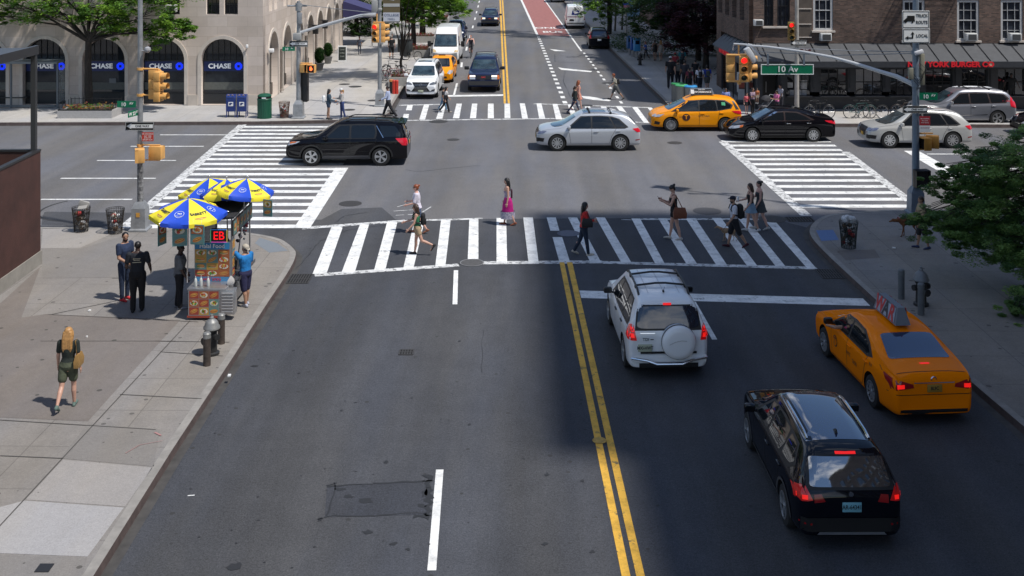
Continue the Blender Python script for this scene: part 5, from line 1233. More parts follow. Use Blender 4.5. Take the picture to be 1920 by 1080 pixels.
c.place(XA(1800,57.4),57.4,180.4,1.03)
# ---------- dark saloon cut by the right edge (same make-up as the black one)
src=[o for o in COL.objects if o.name=='black_saloon'][0]
r2=copy_tree(src);r2.name='dark_saloon';r2['label']='dark saloon car cut off by the right edge behind the tree';r2.location=(XA(2000,54.3),54.3,0)
# ---------- vehicles across the junction, seen from the front
st=[(-2.40,.72,.68,.80,.42),(-2.38,1.00,.94,.88,.30),(-2.34,1.2,1.08,.92,.28),(-2.26,1.5,1.10,.935,.27),(-2.15,1.80,1.12,.94,.27),(-1.8,1.86,1.12,.945,.27),(-1.0,1.89,1.11,.945,.27),(.0,1.88,1.09,.945,.27),(.28,1.83,1.08,.945,.27),(.66,1.55,1.07,.945,.27),(1.0,1.28,1.06,.94,.27),(1.2,1.18,1.04,.94,.27),(1.8,1.12,1.0,.93,.27),(2.22,1.02,.94,.88,.28),(2.38,.74,.70,.82,.32)]
c=Car('white_luxury_suv','white SUV with a large dark spindle grille stopped first at the far stop line',PW,st,2.79,.39,.94,wheel='six',cat='car')
side_windows(c,[[(.70,1.14),(.24,1.66),(-.10,1.70),(-.10,1.14)],[(-.18,1.14),(-.18,1.70),(-1.1,1.70),(-1.15,1.16)],[(-1.22,1.16),(-1.18,1.70),(-1.9,1.68),(-2.0,1.2)]],[(.84,1.10),(.28,1.72),(-.5,1.76),(-2.0,1.74),(-2.1,1.15)])
c.decal(roundp([(-.70,1.22),(.70,1.22),(.60,1.72),(-.60,1.72)],3,.08),'F',GLL,'windscreen',.008,step=.06);c.decal([(-.70,1.18),(.70,1.18),(.62,1.7),(-.62,1.7)],'B',GLR,'rear_window',.008)
g=c.decal([(-.56,.46),(.56,.46),(.34,.72),(.50,.98),(-.50,.98),(-.34,.72)],'F',GRILLE,'grille',.014,step=.05)
for z in(.54,.62,.70,.78,.86):c.decal([(-.36,z),(.36,z),(.36,z+.012),(-.36,z+.012)],'F',ALU,'grille_slat',.02,parent=g)
for sg,a in((1,'L'),(-1,'R')):
 c.decal([([(sg*.50,.84),(sg*.82,.86),(sg*.88,1.0),(sg*.56,.94)],'F'),([(2.32,.86),(2.1,.90),(1.95,1.02),(2.25,1.0)],a)],None,mat('headlamp_grey',(.12,.13,.15),.08,coat=.8),'headlight',.014)
 c.decal([(sg*.52,.46),(sg*.80,.50),(sg*.82,.62),(sg*.66,.58)],'F',mat('fog_recess',(.06,.06,.065),.4),'fog_recess',.014)
h_,_=c.hit(0,.80,'F');b=MB();b.lathe([(.06,.0),(.075,.02),(.06,.03)],18,(h_.x,0,.84),'X',caps=False);b.box((h_.x+.03,0,.84),(.01,.10,.012));b.build('badge',CHROME,c.root)
c.plate('F',0,.48,'',PLW,PLK);c.decal(roundp([(-.45,-.42),(-.45,.42),(.12,.40),(.12,-.40)],3,.08),'T',GL,'sunroof',.006,step=.15);c.mirrors(.72,1.14,PW,1.2);c.rails(-1.8,.1,.76,ALU,.04);c.seams([(-.14,.46,-.14,1.1),(.8,.46,.88,1.08)])
c.place(XA(797,67.8),67.8,-91.5,1.04)
st=[(-2.16,.72,.66,.70,.40),(-2.16,.95,.90,.78,.26),(-2.12,1.10,1.02,.82,.22),(-1.9,1.22,1.03,.85,.20),(-1.3,1.40,1.01,.865,.20),(-.6,1.50,.98,.87,.20),(.0,1.51,.96,.87,.20),(.4,1.44,.94,.87,.20),(.95,1.2,.92,.87,.20),(1.35,1.02,.90,.86,.20),(1.6,.93,.86,.85,.20),(1.95,.80,.74,.80,.20),(2.18,.62,.58,.68,.24)]
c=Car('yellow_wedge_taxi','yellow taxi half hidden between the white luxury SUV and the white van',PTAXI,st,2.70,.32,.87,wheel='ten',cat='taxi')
c.decal(roundp([(-.62,.99),(.62,.99),(.52,1.42),(-.52,1.42)],3,.08),'F',GL,'windscreen',.008,step=.06);side_windows(c,[[(1.1,.98),(.35,1.36),(-.06,1.40),(-.06,1.0)],[(-.13,1.0),(-.13,1.40),(-.8,1.36),(-1.3,1.12),(-1.1,1.03)]],[(1.2,.95),(.4,1.40),(-.4,1.44),(-.9,1.39),(-1.5,1.13),(-1.1,1.0)])
for sg,a in((1,'L'),(-1,'R')):c.decal([([(sg*.48,.64),(sg*.70,.60),(sg*.80,.80),(sg*.60,.82)],'F'),([(2.10,.62),(1.9,.66),(1.62,.86),(1.9,.82)],a)],None,HEAD,'headlight',.012)
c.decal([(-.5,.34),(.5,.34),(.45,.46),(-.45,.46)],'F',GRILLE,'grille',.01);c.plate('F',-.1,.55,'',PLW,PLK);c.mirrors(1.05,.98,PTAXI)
b=MB();b.rbox((-.05,0,1.56),(.16,.42,.10),.03);b.build('roof_lamp',mat('roof_lamp_dark',(.12,.04,.02),.5),c.root)
c.place(XA(829,74.5),74.5,-91.0,1.04)
def van(name,label,pt,st,wb,W,glassz,group=None):
 c=Car(name,label,pt,st,wb,.35,W,tum=.10,crown=.05,wheel='steel',cat='van',rimm=mat('steel_rim',(.2,.2,.2),.5,.5),group=group)
 return c
st=[(-2.70,2.35,1.2,.93,.40),(-2.68,2.56,1.2,.97,.38),(-2.4,2.60,1.2,1.0,.36),(-1.0,2.62,1.2,1.02,.36),(.6,2.60,1.2,1.02,.36),(1.15,2.52,1.2,1.01,.36),(1.55,2.15,1.18,1.0,.36),(1.95,1.65,1.15,.99,.36),(2.2,1.32,1.08,.98,.36),(2.5,1.14,1.0,.96,.34),(2.74,.96,.90,.90,.32),(2.84,.66,.62,.84,.34)]
c=van('white_high_roof_van','tall white delivery van with grey bumper facing the junction',PW,st,3.45,1.0,0)
c.decal(roundp([(-.80,1.36),(.80,1.36),(.72,2.10),(-.72,2.10)],3,.08),'F',GLL,'windscreen',.012,step=.06);c.decal([(-.86,1.30),(.86,1.30),(.77,2.16),(-.77,2.16)],'F',BLACK,'windscreen_surround',.006,step=.06)
for a in 'LR':c.decal(roundp([(2.0,1.32),(1.50,2.0),(1.0,2.0),(1.0,1.32)],3,.1),a,GL,'side_window',.01)
c.decal([(-.88,.42),(.88,.42),(.86,.92),(.42,.86),(-.42,.86),(-.86,.92)],'F',mat('bumper_grey',(.16,.165,.17),.6),'front_bumper',.02,step=.06);c.decal([(-.5,.58),(.5,.58),(.46,.74),(-.46,.74)],'F',GRILLE,'grille',.03)
for sg,a in((1,'L'),(-1,'R')):c.decal([([(sg*.62,.96),(sg*.86,.96),(sg*.90,1.18),(sg*.72,1.10)],'F'),([(2.74,.95),(2.55,.98),(2.35,1.16),(2.6,1.10)],a)],None,mat('amber_headlamp',(.6,.45,.25),.12,coat=.7),'headlight',.014)
for sd,a in((1,'L'),(-1,'R')):
 b=MB();b.rbox((1.92,sd*1.22,1.48),(.14,.26,.42),.05);b.cyl((1.92,sd*.98,1.4),(1.92,sd*1.15,1.42),.03);b.build('wing_mirror',BLACK,c.root)
c.seams([(.9,.5,.9,2.1),(1.98,.6,2.02,1.3)]);c.place(XA(840,84.9),84.9,-91.0,1.04)
c=Car('dark_sedan_behind_van','dark blue-black car mostly hidden behind the tall white van',PBLUE,[(x,z,b_,w,l)for x,z,b_,w,l in[(-2.16,.70,.66,.78,.36),(-2.14,1.0,.94,.86,.27),(-2.0,1.3,1.02,.9,.25),(-1.7,1.62,1.03,.915,.24),(-.9,1.70,1.02,.92,.24),(.2,1.68,1.0,.92,.24),(.75,1.35,.98,.92,.24),(1.15,1.08,.96,.915,.24),(1.7,1.0,.92,.9,.24),(2.1,.86,.80,.82,.26),(2.25,.66,.62,.72,.3)]],2.7,.36,.92,wheel='six',cat='car')
c.decal([(-.64,1.04),(.64,1.04),(.56,1.54),(-.56,1.54)],'F',GLL,'windscreen',.008,step=.06);side_windows(c,[[(.8,1.06),(.3,1.52),(-.1,1.55),(-.1,1.06)],[(-.18,1.06),(-.18,1.55),(-1.5,1.5),(-1.6,1.1)]]);c.mirrors(.8,1.05,BLACK)
for sg in(-1,1):c.decal([(sg*.5,.76),(sg*.78,.76),(sg*.8,.90),(sg*.56,.90)],'F',HEAD,'headlight',.012)
c.decal([(-.4,.5),(.4,.5),(.45,.82),(-.45,.82)],'F',GRILLE,'grille',.01)
c.place(XA(855,102),102,-91,1.04)
st=[(-2.62,.72,.68,.86,.44),(-2.60,1.00,.94,.92,.34),(-2.57,1.2,1.10,.945,.32),(-2.50,1.5,1.12,.955,.31),(-2.40,1.78,1.12,.96,.31),(-2.0,1.84,1.12,.965,.31),(-1.0,1.87,1.11,.965,.31),(.0,1.86,1.10,.965,.31),(.35,1.82,1.09,.965,.31),(.68,1.56,1.09,.965,.31),(1.0,1.26,1.08,.965,.31),(1.15,1.17,1.07,.965,.31),(1.9,1.13,1.05,.955,.31),(2.45,1.08,1.0,.93,.33),(2.58,.80,.76,.92,.40)]
c=Car('dark_blue_full_size_suv','boxy dark blue full-size SUV with lit headlamps waiting beside the double yellow line',PBLUE,st,3.0,.39,.965,wheel='six',cat='car',tum=.28)
side_windows(c,[[(.80,1.16),(.34,1.66),(-.08,1.70),(-.08,1.16)],[(-.18,1.16),(-.18,1.70),(-1.05,1.70),(-1.05,1.16)],[(-1.16,1.16),(-1.16,1.70),(-2.2,1.69),(-2.28,1.18)]],None)
c.decal(roundp([(-.74,1.22),(.74,1.22),(.66,1.72),(-.66,1.72)],3,.06),'F',GLL,'windscreen',.008,step=.06)
c.decal([(-.42,.80),(.42,.80),(.42,1.02),(-.42,1.02)],'F',GRILLE,'grille',.012);c.word('GMC',.13,0,.91,'F',mat('badge_red',(.4,.03,.03),.4),'badge',.02,.02)
LIT=mat('headlamp_lit',(.8,.75,.6),.2,emit=(1,.88,.65),es=1.4)
for sg,a in((1,'L'),(-1,'R')):
 c.decal([(sg*.48,.93),(sg*.80,.93),(sg*.80,1.02),(sg*.48,1.02)],'F',LIT,'headlight',.014);c.decal([(sg*.48,.80),(sg*.80,.80),(sg*.80,.90),(sg*.48,.90)],'F',HEAD,'headlight',.014)
 c.decal([([(sg*.82,.80),(sg*.9,.80),(sg*.9,1.02),(sg*.82,1.02)],'F'),([(2.56,.82),(2.36,.82),(2.36,1.03),(2.5,1.03)],a)],None,ORANGE,'turn_signal',.014)
c.decal([(-.86,.46),(.86,.46),(.86,.70),(-.86,.70)],'F',mat('bumper_dark',(.03,.03,.032),.5),'front_bumper',.05,step=.06);c.plate('F',0,.60,'',PLY,PLK);c.mirrors(.76,1.18,BLACK,1.35);c.rails(-2.1,.1,.78,CLAD,.05);c.bars((-1.9,-.3),.76,CLAD,.06)
c.seams([(-.13,.46,-.13,1.1),(.82,.46,.88,1.09)]);c.place(XA(909.5,70.8),70.8,-90.8,1.06)
src=c.root
r2=copy_tree(src);r2.name='dark_blue_suv';r2['label']='small-looking dark blue SUV driving alone far up the street';r2.location=(XA(920,118.4),118.4,0);r2.rotation_euler=(0,0,R(-91));r2.scale=(1.0,1.0,.92)
st=[(-2.52,.80,.76,.86,.42),(-2.52,1.2,1.0,.90,.38),(-2.50,1.8,1.1,.92,.36),(-2.46,2.2,1.1,.93,.36),(-2.2,2.26,1.1,.95,.36),(-1.0,2.29,1.1,.98,.36),(.5,2.27,1.1,.98,.36),(.95,2.2,1.1,.97,.36),(1.4,1.85,1.1,.96,.36),(1.8,1.42,1.06,.96,.36),(2.1,1.16,1.0,.94,.34),(2.4,1.0,.94,.88,.32),(2.52,.7,.66,.8,.34)]
c=van('white_mail_van','white mail van with a blue eagle emblem on its rear, by the red bus lane',PW,st,3.1,.97,0)
EAG=mat('mail_blue',(.015,.03,.20),.5)
e=c.decal([(-.34,1.42),(.38,1.42),(.30,1.86),(-.42,1.86)],'B',EAG,'emblem',.012)
c.decal([(.26,1.80),(.02,1.78),(-.24,1.70),(-.34,1.62),(-.18,1.62),(-.14,1.56),(-.02,1.56),(.10,1.48),(.08,1.60),(.20,1.66),(.0,1.68),(.16,1.74)][::1],'B',WHITE,'eagle',.02,parent=e)
c.decal([(-.86,.50),(.86,.50),(.86,.66),(-.86,.66)],'B',mat('bumper_grey',(.16,.165,.17),.6),'rear_bumper',.05);c.decal([(.12,.82),(.62,.82),(.55,1.0),(.2,1.0)],'B',BLACK,'plate_recess',.014)
c.decal([(-.88,1.20),(.88,1.20),(.88,1.24),(-.88,1.24)],'B',mat('stripe_red',(.4,.05,.05),.5),'stripe',.014);c.decal([(-.88,1.26),(.88,1.26),(.88,1.29),(-.88,1.29)],'B',EAG,'stripe',.014)
c.decal([(-.006,.7),(.006,.7),(.006,2.15),(-.006,2.15)],'B',mat('gap_black',(.006,.006,.006),.7),'door_gap',.008)
for sg in(-1,1):c.decal([(sg*.84,.9),(sg*.92,.9),(sg*.92,1.38),(sg*.86,1.38)],'B',TAIL,'tail_light',.014)
for a in 'LR':c.decal([(1.8,1.3),(1.35,1.75),(.9,1.75),(.9,1.3)],a,GL,'side_window',.01)
c.decal([(-.8,1.35),(.8,1.35),(.74,1.85),(-.74,1.85)],'F',GLL,'windscreen',.01);c.seams([(.8,.5,.8,1.9),(1.85,.6,1.9,1.25)])
c.place(XA(1077,115.4),115.4,89,1.04)
src=c.root
r2=copy_tree(src);r2.name='white_van';r2['label']='white van at the very top edge, parked ahead of the mail van'
for ch in[x for x in list(COL.objects)if x.parent==r2 and x.name.startswith('emblem')]:
 for g_ in[x for x in list(COL.objects)if x.parent==ch]:bpy.data.objects.remove(g_)
 bpy.data.objects.remove(ch)
r2.location=(XA(1045,158),158,0)
st=[(-2.0,.66,.62,.74,.36),(-2.0,.92,.86,.82,.26),(-1.95,1.1,1.0,.86,.24),(-1.82,1.4,1.02,.875,.23),(-1.65,1.58,1.02,.88,.22),(-.9,1.64,1.0,.885,.22),(.2,1.62,.98,.885,.22),(.7,1.3,.96,.885,.22),(1.1,1.04,.94,.88,.22),(1.6,.95,.9,.86,.22),(1.95,.8,.74,.78,.24),(2.08,.62,.58,.68,.28)]
c=Car('black_hatchback','black hatchback parked in the shade at the far right kerb',PBK,st,2.55,.335,.885,wheel='ten',cat='car')
c.decal([(-.60,1.06),(.60,1.06),(.52,1.46),(-.52,1.46)],'B',GLR,'rear_window',.008,step=.06);side_windows(c,[[(.75,1.0),(.3,1.44),(-.1,1.48),(-.1,1.0)],[(-.18,1.0),(-.18,1.48),(-1.1,1.46),(-1.5,1.1)]])
for sg,a in((1,'L'),(-1,'R')):c.decal([([(sg*.66,.90),(sg*.84,.90),(sg*.84,1.42),(sg*.72,1.42)],'B'),([(-1.96,.9),(-1.8,.94),(-1.7,1.4),(-1.82,1.38)],a)],None,TAIL,'tail_light',.012)
c.plate('B',0,.78,'',SIGNW,PLK);c.mirrors(.75,1.0,PBK);c.place(XA(1121,95.4),95.4,89,1.04)
# ================================================================= people
SKIN={k:mat('skin_'+k,c,.5,var=.06,scale=6)for k,c in dict(light=(.52,.30,.22),tan=(.36,.20,.13),brown=(.17,.085,.055),dark=(.06,.032,.024),pink=(.58,.33,.26)).items()}
HAIR={k:mat('hair_'+k,c,.45,var=.3,scale=25)for k,c in dict(black=(.010,.008,.008),brown=(.045,.022,.013),blond=(.42,.22,.075),red=(.22,.055,.018),grey=(.2,.18,.16)).items()}
def cloth(name,col,**k):return mat(name,col,.85,var=k.get('var',.22),scale=k.get('scale',9),bump=.8,bscale=11)
def rod(p,q,r1,r2,n=12):return(Vector(p),Vector(q),r1,r2)
def person(label,px,py,face,h_px=None,H=None,z=0.0,skin='light',hair=('short','brown'),top=('tee',(.5,.5,.5)),bottom=('pants',(.03,.03,.04)),shoes=(.03,.03,.03),legs=((12,5),(-14,20)),arms=((-12,8,18),(14,8,18)),lean=2.0,build=1.0,fem=False,voxel=None,head=(0,0),extras=(),group=None,eyes=True,at=None,cat='person',name='person',pat=None):
 """legs: (swing, knee) right, left; arms: (swing, outward, elbow) right, left; face = direction in degrees (0 right, 90 away, 180 left)"""
 base=P(px,py,z)if at is None else Vector(at)
 if H is None:H=h_px*base.y/F
 H=max(.8,min(H,2.05));fine=base.y<45
 voxel=voxel or(.0095 if base.y<32 else.0125 if fine else.020)
 nseg=12 if fine else 8
 root=empty(name,base,R(face-90));tag(root,label,cat,group)
 S=H
 hip_z=.525*S;sw=(.098 if fem else.112)*S*build;hw=.052*S
 ln=math.tan(R(lean))
 def sh(v):v=Vector(v);return v+Vector((0,max(0,v.z-hip_z)*ln,0))
 parts={};legp=[]
 for i,sd in enumerate((1,-1)):
  a,kb=legs[i];a=R(a);kb=R(kb)
  hp=Vector((sd*hw,0,hip_z));kn=hp+Vector((sd*.004*S,math.sin(a)*.245*S,-math.cos(a)*.245*S))
  an=kn+Vector((0,math.sin(a-kb)*.235*S,-math.cos(a-kb)*.235*S));legp.append((hp,kn,an,a-kb))
 low=min(l[2].z-.042*S-max(0,-math.sin(l[3]))*.06*S*.0 for l in legp)
 dz=-low
 up=Vector((0,0,dz));legp=[(a+up,b+up,c+up,t)for a,b,c,t in legp];hz=hip_z+dz
 def sh(v):v=Vector(v);v.z+=dz;return v+Vector((0,max(0,v.z-hz)*ln,0))
 shz=.815*S;armp=[]
 for i,sd in enumerate((1,-1)):
  a,o,e=[R(q)for q in arms[i][:3]]
  s0=sh((sd*sw,0,shz-.01*S));d1=Vector((sd*math.sin(o),math.sin(a)*math.cos(o),-math.cos(a)*math.cos(o)))
  el=s0+d1*.168*S;inn=arms[i][3]if len(arms[i])>3 else 0
  d2=Vector((sd*math.sin(o*.6)-sd*math.sin(R(inn)),math.sin(a+e),-math.cos(a+e))).normalized()
  wr=el+d2*.145*S;armp.append((s0,el,wr,d2))
 def rings(levels,g=0.0):
  out=[]
  for zf,rx_,ry_,yo in levels:
   c=sh((0,yo*S,zf*S));out.append([c+Vector(((rx_*S*build+g)*math.cos(2*PI*k/16),(ry_*S*build+g)*math.sin(2*PI*k/16),0))for k in range(16)])
  return out
 if fem:T=[(.46,.045,.04,0),(.49,.090,.066,-.004),(.53,.099,.074,-.006),(.58,.084,.062,0),(.63,.068,.052,.003),(.68,.076,.060,.005),(.73,.086,.070,.010),(.77,.088,.062,.004),(.805,.086,.050,0),(.828,.060,.040,0),(.845,.034,.034,0)]
 else:T=[(.46,.045,.04,0),(.49,.086,.064,0),(.53,.092,.070,0),(.58,.087,.062,0),(.63,.084,.058,0),(.68,.092,.064,.004),(.73,.102,.070,.008),(.77,.106,.066,.004),(.805,.102,.054,0),(.830,.070,.042,0),(.848,.040,.038,0)]
 sk=MB();sk.loft(rings(T))
 hc=sh((0,.012*S,.925*S));ty,tp=R(head[0]),R(head[1])
 HM=Matrix.Rotation(ty,3,'Z')@Matrix.Rotation(tp,3,'X')
 nk=sh((0,0,.83*S));sk.cyl(nk,hc+HM@Vector((0,-.008*S,-.03*S)),.034*S,.031*S,nseg)
 hr=.052*S
 def HP(x,y,z_):return hc+HM@(Vector((x,y,z_))*S)
 sk.ell(HP(0,-.004,.010),(.045*S,.054*S,.052*S),16,HM);sk.ell(HP(0,.012,-.026),(.035*S,.036*S,.036*S),12,HM)
 sk.loft([[HP(-.006,.044,.012),HP(.006,.044,.012),HP(.004,.040,.012),HP(-.004,.040,.012)],[HP(-.010,.060,-.014),HP(.010,.060,-.014),HP(.010,.04,-.016),HP(-.010,.04,-.016)]])
 for sd in(1,-1):sk.ell(HP(sd*.045,-.006,-.002),(.006*S,.010*S,.016*S),8,HM)
 thick=1.0 if fem else 1.08
 for(s0,el,wr,d2),sd in zip(armp,(1,-1)):
  sk.caps(s0,el,.028*S*thick,.023*S*thick,nseg);sk.caps(el,wr,.023*S*thick,.0155*S*thick,nseg)
  x=Vector((0,1,0))if abs(d2.y)<.8 else Vector((0,0,1));wv=(x-d2*x.dot(d2)).normalized();tv=d2.cross(wv).normalized()*sd
  pm=wr+d2*.028*S
  MM=Matrix((wv,tv,d2)).transposed();sk.ell(pm,(.023*S,.012*S,.031*S),10,MM)
  for k in range(4):
   f0=pm+d2*.022*S+wv*(k-1.5)*.011*S;L1=(.018,.022,.021,.016)[k]*S;f1=f0+d2*L1-tv*.003*S;f2=f1+(d2*.8-tv*.6).normalized()*L1*.8
   fr=max(.0052*S,voxel*.62);sk.caps(f0,f1,fr,fr,6);sk.caps(f1,f2,fr,fr*.85,6)
  fr=max(.006*S,voxel*.65);t0=pm-d2*.012*S+wv*.016*S;t1=t0+(wv*.8+d2*.6).normalized()*.024*S;sk.caps(t0,t1,fr,fr,6);sk.caps(t1,t1+d2*.016*S,fr,fr*.85,6)
 for hp,kn,an,t in legp:
  sk.caps(hp,kn,.050*S*thick*build,.031*S*thick,nseg);calf=kn.lerp(an,.32)+Vector((0,-.008*S,0));sk.caps(kn,calf,.030*S,.0315*S*thick,nseg);sk.caps(calf,an,.031*S*thick,.018*S,nseg)
  ft=Vector((0,math.cos(t*.8),math.sin(t*.8)));sk.caps(an+Vector((0,0,-.018*S)),an+ft*.085*S+Vector((0,0,-.028*S)),.018*S,.014*S,8)
 def fused(mb,nm,m,par,vx=voxel,it=3):
  me=mb.mesh(nm,m,0);me2=bake(me,[('REMESH',dict(mode='VOXEL',voxel_size=vx)),('SMOOTH',dict(iterations=it,factor=.5))])
  me2.materials.clear();me2.materials.append(m);me2.polygons.foreach_set('use_smooth',[True]*len(me2.polygons));me2.name=nm;return link(nm,me2,par)
 body=fused(sk,'body',SKIN[skin],root)
# ---- clothes
 def torso_cloth(z0,z1,g,flare=0.0):
  lv=[q for q in T if z0<=q[0]<=z1]
  lo=[(z0,T[2][1]+flare,T[2][2]+flare,0)]if z0<.60 else[(z0,.078,.058,0)]
  return rings([q for q in lo]+[q for q in lv if q[0]>z0+.01],g*S)
 kind,col=top[0],top[1];g=.0075
 tm=col if not isinstance(col,tuple)else cloth('cloth_%02x%02x%02x'%tuple(min(255,int(255*c))for c in col),col)
 t=MB()
 if kind in('tee','shirt','jacket','polo','loose'):
  t.loft(torso_cloth(.52 if kind!='jacket' else.54,.832,g+(.006 if kind in('loose','jacket')else 0),.004 if kind=='loose' else 0))
  fr={'tee':.62,'polo':.62,'loose':.85,'shirt':1.0,'jacket':1.0}[kind]
  for(s0,el,wr,d2)in armp:
   e2=s0.lerp(el,min(1,fr));t.caps(s0,e2,(.028*thick+.011)*S,(.024*thick+.011)*S,nseg)
   if kind in('shirt','jacket'):t.caps(el,el.lerp(wr,.92),(.023+.009)*S,(.0175+.007)*S,nseg)
   t.ell(s0,.037*S*thick,10)
 elif kind in('tank','camisole','dress','romper','bare_back'):
  z1=.80 if kind!='bare_back' else.745
  t.loft(torso_cloth(.52,z1,g*.7))
  for sd in(1,-1):t.tube([sh((sd*.05*S,.055*S,.76*S)),sh((sd*.052*S,.03*S,.822*S)),sh((sd*.052*S,-.02*S,.828*S)),sh((sd*.045*S,-.052*S,.77*S))],(.011 if kind=='tank' else.007)*S,6)
 if t.f:fused(t,{'tee':'tee_shirt','jacket':'jacket','shirt':'shirt','loose':'blouse','polo':'polo_shirt','dress':'dress_bodice','romper':'romper_top'}.get(kind,'tank_top'),tm,root)
 kind,col=bottom[0],bottom[1]
 bm_=col if not isinstance(col,tuple)else cloth('cloth_%02x%02x%02x'%tuple(min(255,int(255*c))for c in col),col)
 t=MB()
 if kind in('pants','jeans','shorts','long_shorts','short_shorts','leggings','capri'):
  t.loft(rings([(.475,.06,.05,0),(.50,.092,.070,-.002),(.53,T[2][1]+.002,T[2][2]+.002,-.003),(.565,.090,.066,0),(.585,.085,.062,0)],g*S))
  fr={'pants':2,'jeans':2,'leggings':2,'capri':1.6,'shorts':.62,'long_shorts':.98,'short_shorts':.36}[kind];gg={'leggings':.004,'jeans':.008,'pants':.013,'capri':.006}.get(kind,.014 if kind!='short_shorts' else.010)
  for hp,kn,an,tt in legp:
   e1=hp.lerp(kn,min(1,fr));r1=(.050*thick*build+gg)*S;r2=(.050*thick*build*(1-min(1,fr))+.031*thick*min(1,fr)+gg)*S
   t.caps(hp,e1,r1,r2 if fr>=1 else r2+.004*S,nseg)
   if fr>1:t.caps(kn,kn.lerp(an,(fr-1)*.97),(.031+gg)*S,(.022+gg*(1.3 if kind=='pants' else 1))*S,nseg)
 elif kind in('skirt','mini','midi','dress_skirt'):
  bot={'skirt':.34,'mini':.40,'midi':.20,'dress_skirt':.37}[kind];spread=max(abs(legp[0][1].y-legp[1][1].y),.0)*.5/S
  my=(legp[0][1].y+legp[1][1].y)/2/S*.8
  t.loft(rings([(bot,.088+(.0 if kind=='midi' else.024),.074+spread*.9+.012,my),(.45,.104,.080+spread*.45,my*.5),(.53,T[2][1]+.004,T[2][2]+.004,-.003),(.585,.084,.062,0),(.60,.076,.056,0)],g*S))
 nm={'mini':'skirt','midi':'skirt','long_shorts':'shorts','short_shorts':'shorts','dress_skirt':'dress_skirt','capri':'leggings'}.get(kind,kind)
 fused(t,nm,bm_,root)
# ---- shoes
 shm=cloth('cloth_%02x%02x%02x'%tuple(min(255,int(255*c))for c in shoes),shoes)
 for hp,kn,an,tt in legp:
  f=MB();ft=Vector((0,math.cos(tt*.8),math.sin(tt*.8)));upv=Vector((0,-math.sin(tt*.8),math.cos(tt*.8)))
  heel=an+ft*-.022*S-upv*.024*S;toe=an+ft*.098*S-upv*.027*S;mid=an+ft*.05*S-upv*.020*S
  f.caps(heel,mid,.023*S,.021*S,10);f.caps(mid,toe,.022*S,.016*S,10);f.caps(an,heel,.023*S,.022*S,10)
  fused(f,'shoe',shm,root,min(voxel,.012),1)
# ---- hair
 hm=HAIR[hair[1]];hb=MB()
 if hair[0]!='bald':
  hb.ell(HP(0,-.010,.020),(.050*S,.057*S,.052*S),16,HM);hb.ell(HP(0,-.028,.0),(.047*S,.040*S,.050*S),12,HM)
  if hair[0]in('long','very_long'):
   end=-.14 if hair[0]=='long' else-.25
   for dx in(-.034,-.017,0,.017,.034):
    hb.tube([HP(dx,-.040,.02),HP(dx*1.25,-.056,-.06),HP(dx*1.3,-.062,end*.7),HP(dx*.9,-.056,end)],[.024*S,.025*S,.022*S,.010*S],8)
   for sd in(1,-1):hb.tube([HP(sd*.040,.0,.02),HP(sd*.050,-.010,-.03),HP(sd*.052,-.022,-.09)],[.018*S,.018*S,.010*S],8)
  elif hair[0]=='bun':hb.ell(HP(0,-.066,.045),(.026*S,.026*S,.024*S),10,HM)
  elif hair[0]=='pony':hb.tube([HP(0,-.055,.03),HP(0,-.082,.0),HP(0,-.075,-.06),HP(0,-.062,-.12)],[.018*S,.02*S,.018*S,.008*S],8)
  elif hair[0]=='bob':hb.ell(HP(0,-.022,-.022),(.055*S,.045*S,.055*S),12,HM)
  if hair[0]=='crop':hb=MB();hb.ell(HP(0,-.009,.015),(.0475*S,.056*S,.050*S),14,HM)
  fused(hb,'hair',hm,root,min(voxel,.014),1)
 if 'beard' in extras:
  b=MB();b.ell(HP(0,.018,-.040),(.036*S,.034*S,.030*S),10,HM);fused(b,'beard',HAIR['black'],root,.010,1)
 if eyes and fine:
  for sd in(1,-1):
   e=MB();e.ell(HP(sd*.017,.0475,.006),(.0065*S,.003*S,.004*S),8,HM);e.build('eye',SIGNK,root)
  e=MB();e.ell(HP(0,.049,-.034),(.013*S,.003*S,.003*S),8,HM);e.build('mouth',mat('lips',(.32,.10,.09),.5),root)
 if 'sunglasses' in extras:
  e=MB()
  for sd in(1,-1):e.ell(HP(sd*.019,.050,.006),(.015*S,.005*S,.010*S),8,HM)
  e.tube([HP(-.046,0,.008),HP(-.036,.046,.008),HP(.036,.046,.008),HP(.046,0,.008)],.003*S,5);e.build('sunglasses',SIGNK,root)
 for ex in extras:
  if isinstance(ex,tuple)and ex[0]=='cap':
   cm=cloth('cap_%02x%02x%02x'%tuple(int(255*c)for c in ex[1]),ex[1]);b=MB();b.ell(HP(0,-.006,.028),(.053*S,.060*S,.044*S),14,HM)
   sgn=-1 if len(ex)>2 and ex[2]=='back' else 1
   q=[HP(.038*math.cos(a_),sgn*(.038+.055*math.sin(a_)),.026-.012*math.sin(a_))for a_ in[PI*k/8 for k in range(9)]];n=len(q)
   b.add(q+[v+HM@Vector((0,0,.008))for v in q],[tuple(range(n)),tuple(range(2*n-1,n-1,-1))]+[(i,(i+1)%n,n+(i+1)%n,n+i)for i in range(n)]);b.build('cap',cm,root)
 info=dict(root=root,S=S,sh=sh,HP=HP,arms=armp,legs=legp,dz=dz)
 return info
def carry(info,name,label,mb,mats,cat,sub=None,smooth=50):
 """something carried: its own top-level thing, in the carrier's frame"""
 o=mb.build(name,mats,None,smooth);o.location=info['root'].location;o.rotation_euler=info['root'].rotation_euler;tag(o,label,cat);return o
